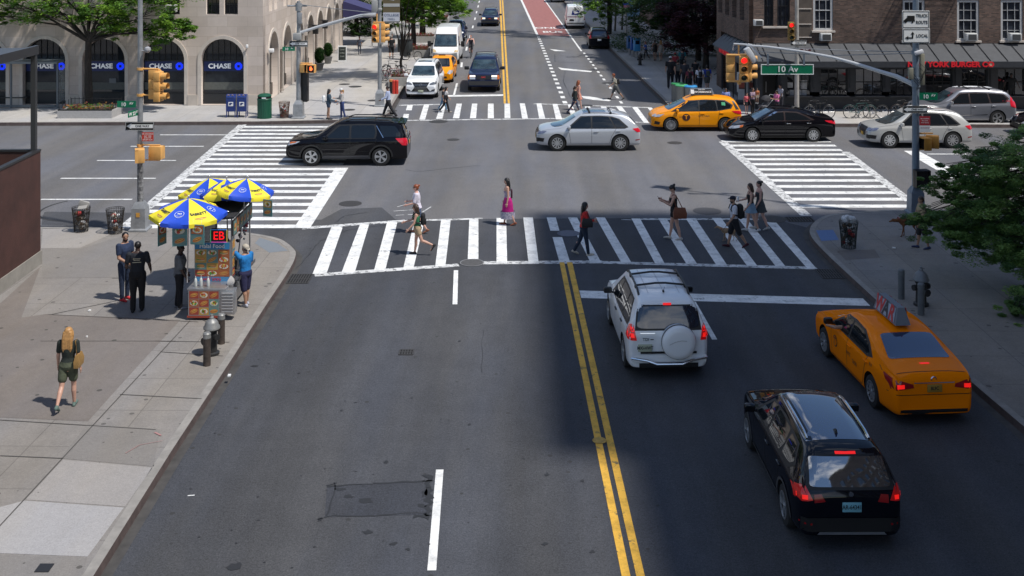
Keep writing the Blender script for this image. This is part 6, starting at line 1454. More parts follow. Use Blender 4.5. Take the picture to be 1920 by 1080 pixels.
def backpack(info,label,col=(.01,.01,.012),s=1.0,panel=None):
 S=info['S'];sh=info['sh'];b=MB();c=sh((0,-.118*S,.70*S));cm=cloth('bag_%02x%02x%02x'%tuple(int(255*q)for q in col),col)
 b.rbox(c,(.155*S*s,.095*S*s,.24*S*s),.045*S);b.rbox(c+Vector((0,-.05*S*s,-.05*S)),(.12*S*s,.04*S,.11*S*s),.02*S)
 for sd in(1,-1):b.tube([sh((sd*.05*S,-.075*S,.80*S)),sh((sd*.062*S,-.02*S,.848*S)),sh((sd*.066*S,.05*S,.815*S)),sh((sd*.075*S,.075*S,.75*S)),sh((sd*.095*S,.02*S,.66*S)),sh((sd*.07*S,-.08*S,.62*S))],.014*S,6)
 return carry(info,'backpack',label,b,cm,'backpack')
def shoulder_bag(info,label,sd,col,s=1.0,zf=.58,off=.02,rough=.5,dy=0.0):
 S=info['S'];sh=info['sh'];b=MB();c=sh((sd*.13*S,(dy-.01)*S,zf*S))
 b.loft([[c+Vector((sd*q[0]*S*s*.9,q[1]*S*s,q[2]*S*s))for q in row]for row in([(-.028,-.085,-.07),(.028,-.085,-.07),(.028,.085,-.07),(-.028,.085,-.07)],[(-.03,-.09,.0),(.035,-.09,.0),(.035,.09,.0),(-.03,.09,.0)],[(-.015,-.07,.07),(.015,-.07,.07),(.015,.07,.07),(-.015,.07,.07)])])
 b.tube([c+Vector((0,-.06*S,.06*S)),sh((sd*.098*S,-.03*S,.835*S)),sh((sd*.092*S,.02*S,.84*S)),c+Vector((0,.06*S,.06*S))],.008*S,6)
 return carry(info,'shoulder_bag',label,b,mat('bag_%s'%''.join('%02x'%int(255*q)for q in col),col,rough,var=.15),'bag')
W2=(.62,.62,.64);NAVYC=(.012,.022,.055);DEN=(.06,.09,.17);DENL=(.20,.30,.40);BLK=(.010,.010,.012)
# --- left pavement
p=person('long-haired blond woman walking away in a black top and olive shorts, near left',128,764,92,152,z=.15,skin='light',hair=('very_long','blond'),top=('tee',(.016,.022,.018)),bottom=('shorts',(.065,.075,.045)),shoes=(.10,.15,.13),legs=((8,4),(-16,24)),arms=((-4,9,16),(6,11,12)),lean=1,fem=True)
shoulder_bag(p,"tan shoulder bag hanging at the blond woman's right hip",1,(.30,.17,.05),1.1,.60)
p=person('bearded man in a navy T-shirt, jeans and red shoes standing beside the man in black',234,562,-35,129,z=.15,skin='tan',hair=('crop','black'),top=('tee',(.018,.032,.075)),bottom=('jeans',(.018,.030,.062)),shoes=(.55,.03,.04),legs=((2,1),(-2,2)),arms=((8,5,55,30),(4,5,40,20)),lean=0,extras=('beard',),head=(-25,-4),build=.92)
p2=person('man in a black T-shirt with back print and black trousers seen from behind',258,583,100,132,z=.15,skin='dark',hair=('crop','black'),top=('tee',(.012,.015,.022)),bottom=('pants',(.008,.008,.010)),shoes=(.008,.008,.01),legs=((3,2),(-4,4)),arms=((-2,16,50,10),(4,14,60,20)),lean=2,build=1.05)
for k,(s_,sz,c_)in enumerate((('Crew',.055,(.5,.35,.1)),('',.04,(.3,.3,.3)))):
 pass
b=MB();S=p2['S']
for k,(w_,zz)in enumerate(((.10,.765),(.085,.745),(.12,.715))):b.box(p2['sh']((0,-.083*S,zz*S)),(w_*S,.006,.010*S),0,0)
o=b.build('back_print',[mat('print_cream',(.42,.38,.28),.7)],p2['root'],smooth=0)
p=person('vendor-side man in a grey T-shirt and dark trousers facing the food cart',337,578,12,122,z=.15,skin='dark',hair=('crop','black'),top=('loose',(.13,.14,.155)),bottom=('pants',(.010,.010,.013)),shoes=(.22,.22,.24),legs=((2,2),(-4,3)),arms=((10,6,20),(5,6,25)),lean=1,build=1.12)
p=person('man in a bright blue T-shirt and pale cap reaching up to the food cart',460,573,150,117,z=.15,skin='tan',hair=('crop','black'),top=('tee',(.01,.17,.46)),bottom=('long_shorts',(.018,.018,.06)),shoes=(.35,.36,.42),legs=((3,2),(-6,4)),arms=((8,6,30),(128,6,22)),lean=-1,build=1.12,extras=(('cap',(.42,.38,.32),'back'),),head=(0,22))
# --- near crosswalk
p=person('red-haired woman with a bun in a white blouse walking left behind the woman in green',783,437,180,93,skin='pink',hair=('bun','red'),top=('loose',(.62,.58,.66)),bottom=('shorts',DEN),shoes=(.25,.10,.06),legs=((11,3),(-13,22)),arms=((10,6,75,12),(14,8,60,8)),fem=True,extras=('sunglasses',),lean=4)
p=person('woman in a green tank top and khaki shorts striding left with a black backpack',783,478,182,97,skin='light',hair=('long','brown'),top=('tank',(.03,.19,.09)),bottom=('short_shorts',(.36,.26,.16)),shoes=(.02,.02,.02),legs=((8,2),(-20,48)),arms=((30,8,42),(14,8,30)),fem=True,lean=5,extras=('sunglasses',))
backpack(p,'black backpack worn by the woman in the green tank top',(.012,.012,.014),.95)
p=person('woman in a magenta and violet patterned skirt with long dark plait walking left alone',952,422,184,90,skin='light',hair=('very_long','black'),top=('bare_back',mat('top_violet_pattern',(.10,.06,.14),.8,col2=(.45,.40,.52),scale=22)),bottom=('midi',mat('skirt_magenta',(.42,.004,.17),.8,var=.25,scale=6)),shoes=(.20,.06,.03),legs=((10,4),(-10,14)),arms=((4,8,12),(-4,8,14)),fem=True,lean=2)
b=MB();S=p['S']
b.loft([[p['sh'](((.106)*S*math.cos(2*PI*k/16),(-.0+.150*math.sin(2*PI*k/16))*S,zz*S))for k in range(16)]for zz in(.15,.21,.30)],caps=False);b.build('skirt_border',mat('skirt_border',(.10,.10,.18),.8,col2=(.52,.48,.55),scale=16),p['root'])
b=MB();b.rbox(p['sh']((.02*S,-.088*S,.66*S)),(.13*S,.03*S,.17*S),.012);b.rbox(p['sh']((.02*S,-.103*S,.665*S)),(.05*S,.006,.09*S),.004)
carry(p,'shoulder_bag','flat dark maroon bag on the back of the woman in the magenta skirt',b,mat('bag_maroon',(.05,.008,.02),.5),'bag')
p=person('woman in a red jacket and dark jeans with very long black hair walking right',1095,478,3,101,skin='light',hair=('very_long','black'),top=('jacket',(.52,.022,.022)),bottom=('jeans',(.012,.022,.045)),shoes=(.50,.44,.36),legs=((10,2),(-15,14)),arms=((14,4,85,35),(10,8,70,20)),fem=True,lean=2)
shoulder_bag(p,"black bag held at the side of the woman in the red jacket",1,(.010,.010,.012),1.15,.64,dy=.05)
p=person('woman in a black playsuit looking at the phone in her hands, walking left',1265,449,182,104,skin='light',hair=('bun','black'),top=('romper',(.010,.010,.011)),bottom=('short_shorts',(.010,.010,.011)),shoes=(.45,.42,.38),legs=((11,3),(-8,6)),arms=((20,6,95,12),(24,6,92,12)),fem=True,lean=5,head=(0,-28))
shoulder_bag(p,'brown leather bag slung on the woman in the black playsuit',-1,(.16,.045,.018),1.35,.52,dy=-.06)
b=MB();wr=p['arms'][0][2]+Vector((-.05,.12,.06));b.rbox(wr,(.075,.012,.15),.004,rx=-.6);carry(p,'phone','dark mobile phone held up by the woman in the black playsuit',b,BLACK,'phone')
p=person('man in a white T-shirt, black shorts and dark cap walking left with a dog',1377,464,182,99,skin='tan',hair=('crop','black'),top=('tee',(.60,.60,.66)),bottom=('long_shorts',(.010,.010,.012)),shoes=(.06,.012,.02),legs=((15,4),(-20,14)),arms=((-18,8,20),(10,8,30)),lean=3,extras=(('cap',(.012,.014,.03)),'beard'))
backpack(p,'black backpack on the man in the white T-shirt',(.009,.009,.010),1.15)
mandog=p
p=person('woman in a black top and pale denim skirt walking left beside the woman in grey',1408,434,182,92,skin='light',hair=('long','brown'),top=('tank',(.012,.012,.014)),bottom=('mini',DENL),shoes=(.55,.55,.55),legs=((10,3),(-11,12)),arms=((18,8,60,10),(8,8,30)),fem=True,lean=2)
b=MB();b.cyl(p['arms'][0][2]+Vector((.0,.06,-.02)),p['arms'][0][2]+Vector((.0,.06,.12)),.03,.038,12);carry(p,'drink_cup','white drink cup held by the woman in the denim skirt',b,WHITE,'cup')
p=person('woman with a bun in a dark grey dress, rightmost walker on the near crosswalk',1425,430,182,93,skin='pink',hair=('bun','black'),top=('dress',(.055,.062,.068)),bottom=('dress_skirt',(.055,.062,.068)),shoes=(.5,.48,.45),legs=((12,3),(-12,10)),arms=((20,6,60,10),(6,8,25)),fem=True,lean=2,build=1.05)
# --- near right pavement, partly behind the leaves
p=person('man in khaki standing with a brown dog, half hidden by the tree leaves',1729,466,178,100,z=.15,skin='tan',hair=('short','brown'),top=('tee',(.34,.26,.15)),bottom=('long_shorts',(.02,.018,.02)),shoes=(.03,.04,.10),legs=((10,4),(-8,8)),arms=((18,8,30),(8,8,20)))
# --- far left corner
p=person('woman with long black hair in a denim jacket and shorts at the far left corner',616,224,10,58,z=.15,skin='tan',hair=('long','black'),top=('jacket',(.04,.07,.10)),bottom=('short_shorts',(.03,.05,.09)),shoes=(.02,.02,.02),legs=((3,2),(-3,3)),arms=((18,5,60,15),(10,5,60,15)),fem=True)
b=MB();b.rbox(p['sh']((-.05,-.25,1.08)),(.26,.16,.36),.05);carry(p,'tote_bag','white carrier bag on the arm of the woman in the denim jacket',b,WHITE,'bag')
p=person('woman in a white cap, grey top and blue jeans facing the woman in denim',641,223,200,58,z=.15,skin='light',hair=('pony','blond'),top=('shirt',(.42,.40,.38)),bottom=('jeans',(.035,.055,.16)),shoes=(.6,.6,.6),legs=((2,2),(-10,4)),arms=((20,5,80,15),(6,8,40,10)),fem=True,extras=(('cap',(.6,.6,.58)),))
p=person('man in a pale blue shirt and black trousers striding left at the far left kerb',728,220,180,62,z=.03,skin='brown',hair=('crop','black'),top=('shirt',(.42,.48,.66)),bottom=('pants',(.012,.012,.016)),shoes=(.03,.02,.02),legs=((22,3),(-24,12)),arms=((-12,8,25),(20,8,45)),lean=2)
p=person('woman in a white top and black trousers crossing right in front of the white SUV',836,211,4,50,skin='light',hair=('long','black'),top=('tee',(.60,.58,.58)),bottom=('pants',(.014,.014,.018)),shoes=(.4,.35,.3),legs=((16,3),(-20,18)),arms=((-14,8,15),(14,8,20)),fem=True)
shoulder_bag(p,'black bag on the woman crossing before the white SUV',1,(.012,.01,.012),1.0,.62)
p=person('man in blue jeans walking hidden behind the woman crossing before the white SUV',831,207,5,45,skin='tan',hair=('short','black'),top=('tee',(.03,.03,.035)),bottom=('jeans',(.10,.22,.34)),shoes=(.5,.5,.5),legs=((18,3),(-18,14)),arms=((-10,8,15),(12,8,20)))
# --- along the left pavement beyond
person('person in grey standing on the far left pavement past the topiary bushes',674,102,-80,34,z=.15,skin='tan',hair=('short','black'),top=('tee',(.10,.11,.15)),bottom=('leggings',(.09,.10,.13)),shoes=(.05,.05,.06),fem=True)
person('man in a black T-shirt and black shorts walking away up the far left pavement',734,110,92,44,z=.15,skin='light',hair=('short','grey'),top=('tee',(.012,.012,.014)),bottom=('long_shorts',(.012,.012,.013)),shoes=(.03,.03,.03))
person('person in a white top just beyond the man in black shorts',731,88,92,36,z=.15,skin='light',hair=('short','black'),top=('tee',(.6,.6,.6)),bottom=('shorts',(.25,.23,.2)),shoes=(.3,.3,.3))
# --- far crosswalk, right of centre
person('woman with red hair in an orange-pink dress on the far crosswalk',1084,207,20,58,skin='pink',hair=('long','red'),top=('dress',(.60,.24,.17)),bottom=('dress_skirt',(.60,.24,.17)),shoes=(.4,.2,.15),legs=((14,3),(-18,20)),fem=True)
p=person('woman in a dark jacket and navy leggings overtaking the woman in orange-pink',1078,214,8,55,skin='tan',hair=('pony','brown'),top=('jacket',(.014,.018,.016)),bottom=('leggings',(.02,.03,.07)),shoes=(.03,.02,.03),legs=((20,3),(-24,12)),fem=True)
shoulder_bag(p,'brown bag on the woman in the dark jacket',-1,(.08,.03,.02),.9,.66)
p=person('man in a pale tank top and grey shorts crossing left near the dotted line',1155,187,180,52,skin='tan',hair=('short','red'),top=('tee',(.38,.36,.30)),bottom=('long_shorts',(.08,.085,.085)),shoes=(.05,.05,.05),legs=((26,4),(-26,14)),arms=((-10,8,25),(20,8,30)),lean=12)
backpack(p,'small black backpack on the man in the pale tank top',(.012,.012,.012),.8)
# --- cyclist rider is built with the bicycle below
# --- far right pavement
person('woman in a blue top and black leggings reading on the far right pavement',1211,112,190,35,z=.15,skin='light',hair=('bob','red'),top=('tee',(.02,.08,.34)),bottom=('leggings',(.02,.02,.025)),shoes=(.3,.3,.3),arms=((25,6,80,15),(25,6,80,15)),fem=True)
p=person('woman in a dark backless top and shorts walking away on the far right pavement',1228,114,92,40,z=.15,skin='tan',hair=('pony','brown'),top=('tank',(.03,.02,.02)),bottom=('short_shorts',(.02,.02,.022)),shoes=(.05,.04,.04),fem=True)
backpack(p,'small dark backpack on the left one of the two women walking away',(.02,.015,.014),.8)
person('blond woman in a cream playsuit walking away beside the dark-topped woman',1239,114,92,39,z=.15,skin='light',hair=('long','blond'),top=('tank',(.45,.40,.35)),bottom=('short_shorts',(.42,.38,.33)),shoes=(.3,.25,.2),fem=True)
grp='students walking in a group beside the restaurant'
G_=[('man in black with a white cap at the left of the group beside the restaurant',1257,165,62,80,'light',('short','black'),(.010,.010,.012),(.010,.010,.012),('cap',(.5,.5,.5)),None),('person in black carrying a grey bag in the group beside the restaurant',1271,163,52,88,'tan',('short','black'),(.02,.02,.02),(.015,.015,.02),None,(.16,.15,.13)),('person in a dark red top at the back of the group beside the restaurant',1266,140,42,85,'tan',('short','black'),(.22,.02,.03),(.02,.02,.02),('cap',(.3,.02,.02)),None),('person in a teal top at the far back of the group beside the restaurant',1279,138,48,88,'tan',('short','black'),(.02,.14,.16),(.02,.02,.02),None,(.03,.03,.035)),('person in a charcoal jacket in the middle of the group beside the restaurant',1284,166,54,90,'tan',('short','black'),(.035,.035,.045),(.015,.015,.018),None,None),('person in a maroon top with a black backpack beside the restaurant',1293,172,46,92,'tan',('short','black'),(.18,.03,.05),(.02,.02,.02),None,(.012,.012,.012)),('person in a white shirt with a black backpack beside the restaurant',1312,173,50,92,'tan',('short','black'),(.62,.64,.72),(.015,.015,.02),None,(.010,.010,.014)),('person in a blue top with a grey backpack beside the restaurant',1326,172,51,95,'light',('short','black'),(.03,.06,.38),(.10,.10,.09),None,(.07,.08,.07)),('person in black half hidden in the middle of the group beside the restaurant',1304,158,48,90,'tan',('short','black'),(.014,.014,.016),(.014,.014,.016),None,None)]
for lab,px,py,hp_,fc,sk_,hr_,tc_,bc_,cp_,bg_ in G_:
 q=person(lab,px,py,fc,hp_,z=.15,skin=sk_,hair=hr_,top=('tee',tc_),bottom=('pants' if bc_[0]<.05 else 'shorts',bc_),shoes=(.05,.05,.05),legs=((rnd.uniform(5,16),4),(-rnd.uniform(5,16),12)),extras=(cp_,)if cp_ else(),group=grp)
 if bg_:backpack(q,'backpack on the '+' '.join(lab.split()[:6]),bg_,.9)
# --- pushchair
v=P(1432,216,.15);r=empty('pushchair',v,R(205));tag(r,'pushchair with a dark hood and pale frame by the restaurant corner','pushchair')
PF=mat('pram_frame',(.55,.54,.52),.4,.3)
b=MB()
for s_ in(-.24,.24):b.tube([(-.62,s_,1.05),(-.35,s_,.78),(.34,s_,.16)],.018,6);b.tube([(-.30,s_,.14),(.05,s_,.52)],.016,6)
b.tube([(-.62,-.24,1.05),(-.62,.24,1.05)],.022,6);b.build('frame',PF,r)
for x,s_,q in((.36,-.2,.11),(.36,.2,.11),(-.30,-.27,.14),(-.30,.27,.14)):
 b=MB();b.lathe([(q*.4,-.02),(q,-.02),(q,.02),(q*.4,.02)],16,(x,s_,q),'Y');b.build('wheel',RUB,r)
b=MB();b.rbox((.02,0,.50),(.42,.40,.12),.04);b.rbox((-.18,0,.72),(.12,.38,.48),.04,ry=-.3);b.build('seat',mat('pram_seat',(.10,.10,.11),.8),r)
b=MB();N=10;rows=[]
for j_ in range(6):
 t=R(20+j_*26);rows.append([Vector((-.16+.34*math.cos(t)*math.sin(PI*k/N)**.5,.22*math.cos(PI*k/N),.74+.34*math.sin(t)*math.sin(PI*k/N)**.5))for k in range(N+1)])
vs=[q for row in rows for q in row];b.add(vs,[(j_*(N+1)+i,j_*(N+1)+i+1,(j_+1)*(N+1)+i+1,(j_+1)*(N+1)+i)for j_ in range(5)for i in range(N)]);b.build('hood',mat('pram_hood',(.03,.03,.035),.8),r)
b=MB();b.rbox((0,0,.26),(.4,.34,.14),.03);b.build('basket',mat('pram_basket',(.35,.10,.05),.8),r)
# --- right corner by the restaurant door
person('man in a blue plaid shirt standing behind the yellow hatchback taxi',1361,214,-100,50,z=.15,skin='brown',hair=('crop','black'),top=('polo',mat('blue_plaid',(.05,.09,.40),.8,col2=(.35,.42,.62),scale=20)),bottom=('pants',(.02,.02,.03)),shoes=(.03,.03,.03),legs=((2,2),(-2,2)))
person('woman in a patterned top and black skirt holding a small child near the poster',1411,214,-60,50,z=.15,skin='tan',hair=('bun','brown'),top=('tee',mat('lilac_pattern',(.16,.10,.16),.8,col2=(.4,.3,.36),scale=20)),bottom=('pants',(.015,.012,.015)),shoes=(.3,.2,.15),arms=((20,5,90,20),(20,5,90,10)),fem=True,legs=((3,2),(-3,2)))
person('small child in an orange top carried on the arm next to the poster',1418,196,-110,None,.86,z=.15,skin='tan',hair=('short','brown'),top=('tee',(.5,.16,.06)),bottom=('shorts',(.3,.25,.2)),shoes=(.5,.5,.5),at=(P(1418,214,.15).x,P(1418,214,.15).y-.25,.78),legs=((30,30),(30,30)),fem=True)
person('girl in a pink top and black skirt standing left of the pushchair',1400,214,-75,41,z=.15,skin='pink',hair=('short','brown'),top=('tee',(.62,.12,.14)),bottom=('mini',(.015,.012,.014)),shoes=(.3,.1,.1),fem=True,legs=((4,3),(-4,3)))
person('woman in a pink T-shirt looking at her hands beside the pushchair',1457,218,-150,50,z=.15,skin='tan',hair=('bob','black'),top=('tee',(.62,.16,.34)),bottom=('capri',(.02,.02,.03)),shoes=(.1,.1,.1),arms=((20,6,80,20),(22,6,75,20)),fem=True,legs=((2,2),(-2,2)),head=(0,-12))
person('man in a pale grey T-shirt close behind the woman in pink',1464,210,-160,53,z=.15,skin='tan',hair=('crop','black'),top=('tee',(.38,.38,.44)),bottom=('pants',(.03,.03,.04)),shoes=(.05,.05,.05),legs=((2,2),(-2,2)))
person('dark figure seen standing inside the restaurant window, right of the grey SUV roof',1892,196,-90,0,1.66,z=.15,skin='dark',hair=('short','black'),top=('tee',(.01,.01,.01)),bottom=('pants',(.01,.01,.01)),shoes=(.01,.01,.01),arms=((0,35,10),(0,35,10)),at=(XA(1892,61.0),60.75,.55))
# ================================================================= dogs
def dog(label,px,py,face,L,col,z=0.0,headlow=0.0,slim=1.0):
 b0=P(px,py,z);root=empty('dog',b0,R(face));tag(root,label,'dog');b=MB();h=L*.62
 def V(x,y,z_):return Vector((x*L,y*L,z_*L))
 b.loft([[V(x,ry*math.cos(2*PI*k/12),zc+rz_*math.sin(2*PI*k/12))for k in range(12)]for x,zc,ry,rz_ in((-.42,.60,.04,.05),(-.36,.58,.10,.11),(-.2,.585,.095,.10),(0,.56,.105,.125),(.18,.54,.115,.150),(.30,.56,.10,.13),(.38,.60,.06,.08))])
 hd=V(.56,0,.74-headlow)
 b.caps(V(.30,0,.61),hd-V(.02,0,0),.085*L,.060*L,10);b.ell(hd+V(.02,0,.01),(.085*L,.065*L,.065*L),10);b.caps(hd+V(.06,0,-.01),hd+V(.17,0,-.045),.042*L,.026*L,8)
 for sd in(1,-1):
  b.caps(hd+V(-.01,sd*.05,.04),hd+V(-.02,sd*.075,-.04),.018*L,.014*L,6)
  sw=.07*sd
  b.caps(V(.22,sd*.07,.48),V(.20+sw*.5,sd*.07,.28),.055*L,.030*L,8);b.caps(V(.20+sw*.5,sd*.07,.28),V(.22+sw,sd*.07,.06),.028*L,.019*L,8);b.caps(V(.22+sw,sd*.07,.03),V(.27+sw,sd*.07,.022),.022*L,.020*L,8)
  b.caps(V(-.30,sd*.07,.54),V(-.24-sw*.5,sd*.07,.34),.075*L,.040*L,8);b.caps(V(-.24-sw*.5,sd*.07,.34),V(-.38-sw,sd*.07,.20),.034*L,.020*L,8);b.caps(V(-.38-sw,sd*.07,.20),V(-.35-sw,sd*.07,.05),.020*L,.017*L,8);b.caps(V(-.35-sw,sd*.07,.03),V(-.30-sw,sd*.07,.022),.022*L,.018*L,8)
 b.tube([V(-.40,0,.62),V(-.52,0,.56),V(-.60,0,.46),V(-.66,0,.44)],[.028*L,.022*L,.016*L,.008*L],7)
 m=mat('fur_%02x'%int(col[0]*255),col,.8,var=.25,scale=9)
 me=bake(b.mesh('body',m,0),[('REMESH',dict(mode='VOXEL',voxel_size=.011)),('SMOOTH',dict(iterations=3,factor=.5))]);me.materials.clear();me.materials.append(m);me.polygons.foreach_set('use_smooth',[True]*len(me.polygons));link('body',me,root)
 e=MB();e.ell(hd+V(.185,0,-.045),(.018*L,.018*L,.014*L),8);e.build('nose',SIGNK,root)
 e=MB();e.lathe([(.075*L,-.012),(.08*L,0),(.075*L,.012)],14,V(.40,0,.655),'X',caps=False);e.build('collar',mat('collar_red',(.3,.03,.03),.5),root)
 return root,hd
dog('pale tan dog trotting beside the man in the white T-shirt',1366,452,181,.62,(.34,.22,.13))
dog('brown dog sniffing ahead of the man in khaki on the right pavement',1704,443,181,.86,(.15,.055,.018),.15,.14)
b=MB();q=mandog['arms'][1][2];b.tube([q,q+Vector((0,.2,-.25)),q+Vector((.1,.1,-.42))],.006,5);carry(mandog,'leash','dark leash from the white T-shirt man to the tan dog',b,BLACK,'leash')
# ================================================================= bicycles
BF=mat('bicycle_black',(.012,.012,.013),.35)
def bicycle(label,loc,rz,m=None,group=None,lean=0.0,steer=0.0):
 root=empty('bicycle',loc,rz);root.rotation_euler=(lean,0,rz);tag(root,label,'bicycle',group);m=m or BF;r=.34
 for x in(-.52,.52):
  w=MB();w.tube([(x+r*math.cos(a),0,r+r*math.sin(a))for a in[2*PI*k/24 for k in range(24)]],.018,6,closed=True);wo=w.build('wheel',RUB,root)
  s=MB()
  for k in range(10):
   a=2*PI*k/10;s.cyl((x,0,r),(x+r*.97*math.cos(a),0,r+r*.97*math.sin(a)),.0035,n=4)
  s.tube([(x+r*.93*math.cos(a),0,r+r*.93*math.sin(a))for a in[2*PI*k/20 for k in range(20)]],.008,5,closed=True);s.cyl((x,-.04,r),(x,.04,r),.02,n=8);s.build('rim',ALU,wo)
  g=MB();g.tube([(x+(r+.04)*math.cos(a),0,r+(r+.04)*math.sin(a))for a in[R(30)+R(130)*k/10 for k in range(11)]],.012,5);g.build('mudguard',m,root)
 f=MB();bb=(-.05,0,.30);st_=(-.18,0,.78);hd=(.36,0,.82);hd2=(.40,0,.66)
 for a,b_ in((bb,st_),(st_,hd),(bb,hd2),(hd,hd2),(bb,(-.52,0,r)),((-.16,0,.72),(-.52,0,r)),(hd2,(.52,0,r))):f.cyl(a,b_,.016,n=7)
 f.build('frame',m,root)
 s=MB();s.cyl(st_,(-.21,0,.92),.013,n=6);s.rbox((-.22,0,.95),(.26,.13,.06),.025);s.build('saddle',BLACK,root)
 h=MB();h.cyl(hd,(.34,0,.96),.014,n=6);h.tube([(.26,-.28,.98),(.36,-.2,1.0),(.36,0,.98),(.36,.2,1.0),(.26,.28,.98)],.013,6);h.build('handlebar',BLACK,root)
 c=MB();c.lathe([(.09,-.01),(.09,.01)],16,(bb[0],0.05,bb[2]),'Y');c.cyl((bb[0],.07,bb[2]),(bb[0]+.12,.07,bb[2]-.12),.01,n=5);c.cyl((bb[0],-.07,bb[2]),(bb[0]-.12,-.07,bb[2]+.12),.01,n=5);c.box((bb[0]+.12,.11,bb[2]-.12),(.09,.07,.02));c.box((bb[0]-.12,-.11,bb[2]+.12),(.09,.07,.02));c.build('crank',ALU,root)
 return root
def bk(px,py,rz=0,z=.15):v=P(px,py,z);return(v.x,v.y,v.z)
bicycle('black bicycle parked by the restaurant, left one nearest the pale pole',bk(1536,222),R(4))
bicycle('dark green bicycle with white saddle at the rack before the third restaurant window',bk(1612,222),R(-3),mat('bicycle_green',(.02,.08,.07),.4))
bicycle('black bicycle overlapping the green one at the same rack',bk(1635,221),R(176))
bicycle('bicycle partly hidden behind the right-hand pole and silver crossover',bk(1700,221),R(2),mat('bicycle_brown',(.06,.04,.03),.4))
for px in(1528,1622,1692):
 v=P(px,220,.15);r0=empty('bike_rack',v);tag(r0,{1528:'metal hoop rack holding the leftmost bicycle by the restaurant',1622:'metal hoop rack between the green and black bicycles',1692:'metal hoop rack by the half hidden bicycle'}[px],'bike rack')
 b=MB();b.tube([(-.3,.12,0),(-.3,.12,.75),(-.22,.12,.86),(.22,.12,.86),(.3,.12,.75),(.3,.12,0)],.025,7);b.build('hoop',DARKMETAL,r0)
bicycle('dark bicycle leaning in the left cluster, nearest the tall lamp pole',bk(720,150),R(70),lean=.1)
bicycle('red-trimmed bicycle in the middle of the left cluster by the tree',bk(735,151),R(20),mat('bicycle_red',(.2,.02,.03),.4))
bicycle('black bicycle at the back of the left cluster by the tree',bk(738,141),R(165))
bicycle('silver bicycle at the kerb end of the left cluster',bk(752,150),R(15),mat('bicycle_grey',(.3,.3,.32),.4))
bicycle('black cargo bicycle with a big dark box beside the planter',bk(772,113),R(160))
v=P(764,112,.15);r0=empty('delivery_box',v,R(-20));tag(r0,'big dark delivery box standing by the cargo bicycle','box');b=MB();b.rbox((-.2,0,1.05),(1.0,.7,.9),.05);b.rbox((-.2,0,.55),(.7,.6,.5),.05);b.build('box_body',mat('box_dark',(.03,.035,.037),.6),r0)
b=MB();b.rbox((-.2,0,1.53),(1.04,.74,.06),.02);b.build('lid',BLACK,r0)
cyb=P(883,108);cy=bicycle('bicycle ridden by the shirtless-armed cyclist towards the junction',(cyb.x,cyb.y,0),R(-92))
p=person('cyclist in a dark vest riding towards the junction beside the white van',883,108,-92,None,1.72,skin='pink',hair=('crop','red'),top=('tank',(.03,.03,.045)),bottom=('long_shorts',(.02,.02,.025)),shoes=(.05,.05,.05),legs=((72,70),(48,72)),arms=((48,14,12),(48,14,12)),lean=18,at=(cyb.x,cyb.y+.18,.28))
# ================================================================= street furniture
POLE=mat('pole_steel',(.30,.31,.32),.5,.4,var=.22,scale=4,bump=.15,bscale=20)
POLEB=mat('pole_blue_grey',(.17,.21,.26),.5,.3,var=.15,scale=3)
def pole_base(root,m=None,s=1.0):
 b=MB();b.loft([[Vector((x*w,y*w,z))for x,y in((-1,-1),(1,-1),(1,1),(-1,1))]for w,z in((.30*s,0),(.30*s,.06),(.24*s,.10),(.22*s,.75),(.16*s,.88),(.12*s,.95))]);b.build('base',m or POLE,root,smooth=0)
def signal_head(parent,loc,rz,lit=0,n=3,m=None,s=1.0,name='traffic_light'):
 """three-lens signal head facing local -Y"""
 r=empty(name,loc,rz);r.parent=parent;r.location=loc;r.scale=(s,s,s);b=MB()
 for k in range(n):b.rbox((0,0,-.33*k),(.34,.22,.33),.03)
 b.build('housing',m or SIGNY,r)
 v=MB()
 for k in range(n):
  c=Vector((0,-.11,-.33*k));N=14;q=[]
  for rr,y in((.125,0),(.130,-.22)):
   q.append([c+Vector((rr*math.cos(R(-35)+R(250)*i/N),y,rr*math.sin(R(-35)+R(250)*i/N)))for i in range(N+1)])
  for i in range(N):v.add([q[0][i],q[0][i+1],q[1][i+1],q[1][i]],[(0,1,2,3)])
 v.build('visor',m or SIGNY,r)
 for k in range(n):
  g=MB();g.ell((0,-.115,-.33*k),(.11,.03,.11),16)
  g.build('lens',REDL if k==0 and lit else mat('lens_%d'%k,[(.05,.008,.008),(.05,.03,.006),(.008,.03,.02)][k%3],.2),r)
 return r
def ped_head(parent,loc,rz,lit=False,m=None):
 r=empty('pedestrian_signal',loc,rz);r.parent=parent;r.location=loc
 b=MB();b.rbox((0,0,0),(.44,.22,.44),.02);b.box((0,-.14,.20),(.44,.10,.02));b.box((-.21,-.14,0),(.02,.10,.42));b.box((.21,-.14,0),(.02,.10,.42));b.build('housing',m or SIGNY,r)
 g=MB();g.box((0,-.115,0),(.38,.01,.38));sc=g.build('screen',LENS_OFF,r,smooth=0)
 if lit:
  h=MB();h.rbox((0,-.125,-.03),(.12,.01,.13),.004)
  for k in range(4):h.box((-.045+.03*k,-.125,.07),(.02,.01,.10-abs(k-1.5)*.015))
  h.box((.075,-.125,-.0),(.02,.01,.08),0,0,0,-.5);h.build('hand_symbol',mat('hand_orange',(.9,.15,.02),.4,emit=(1,.13,.03),es=3),sc)
 return r
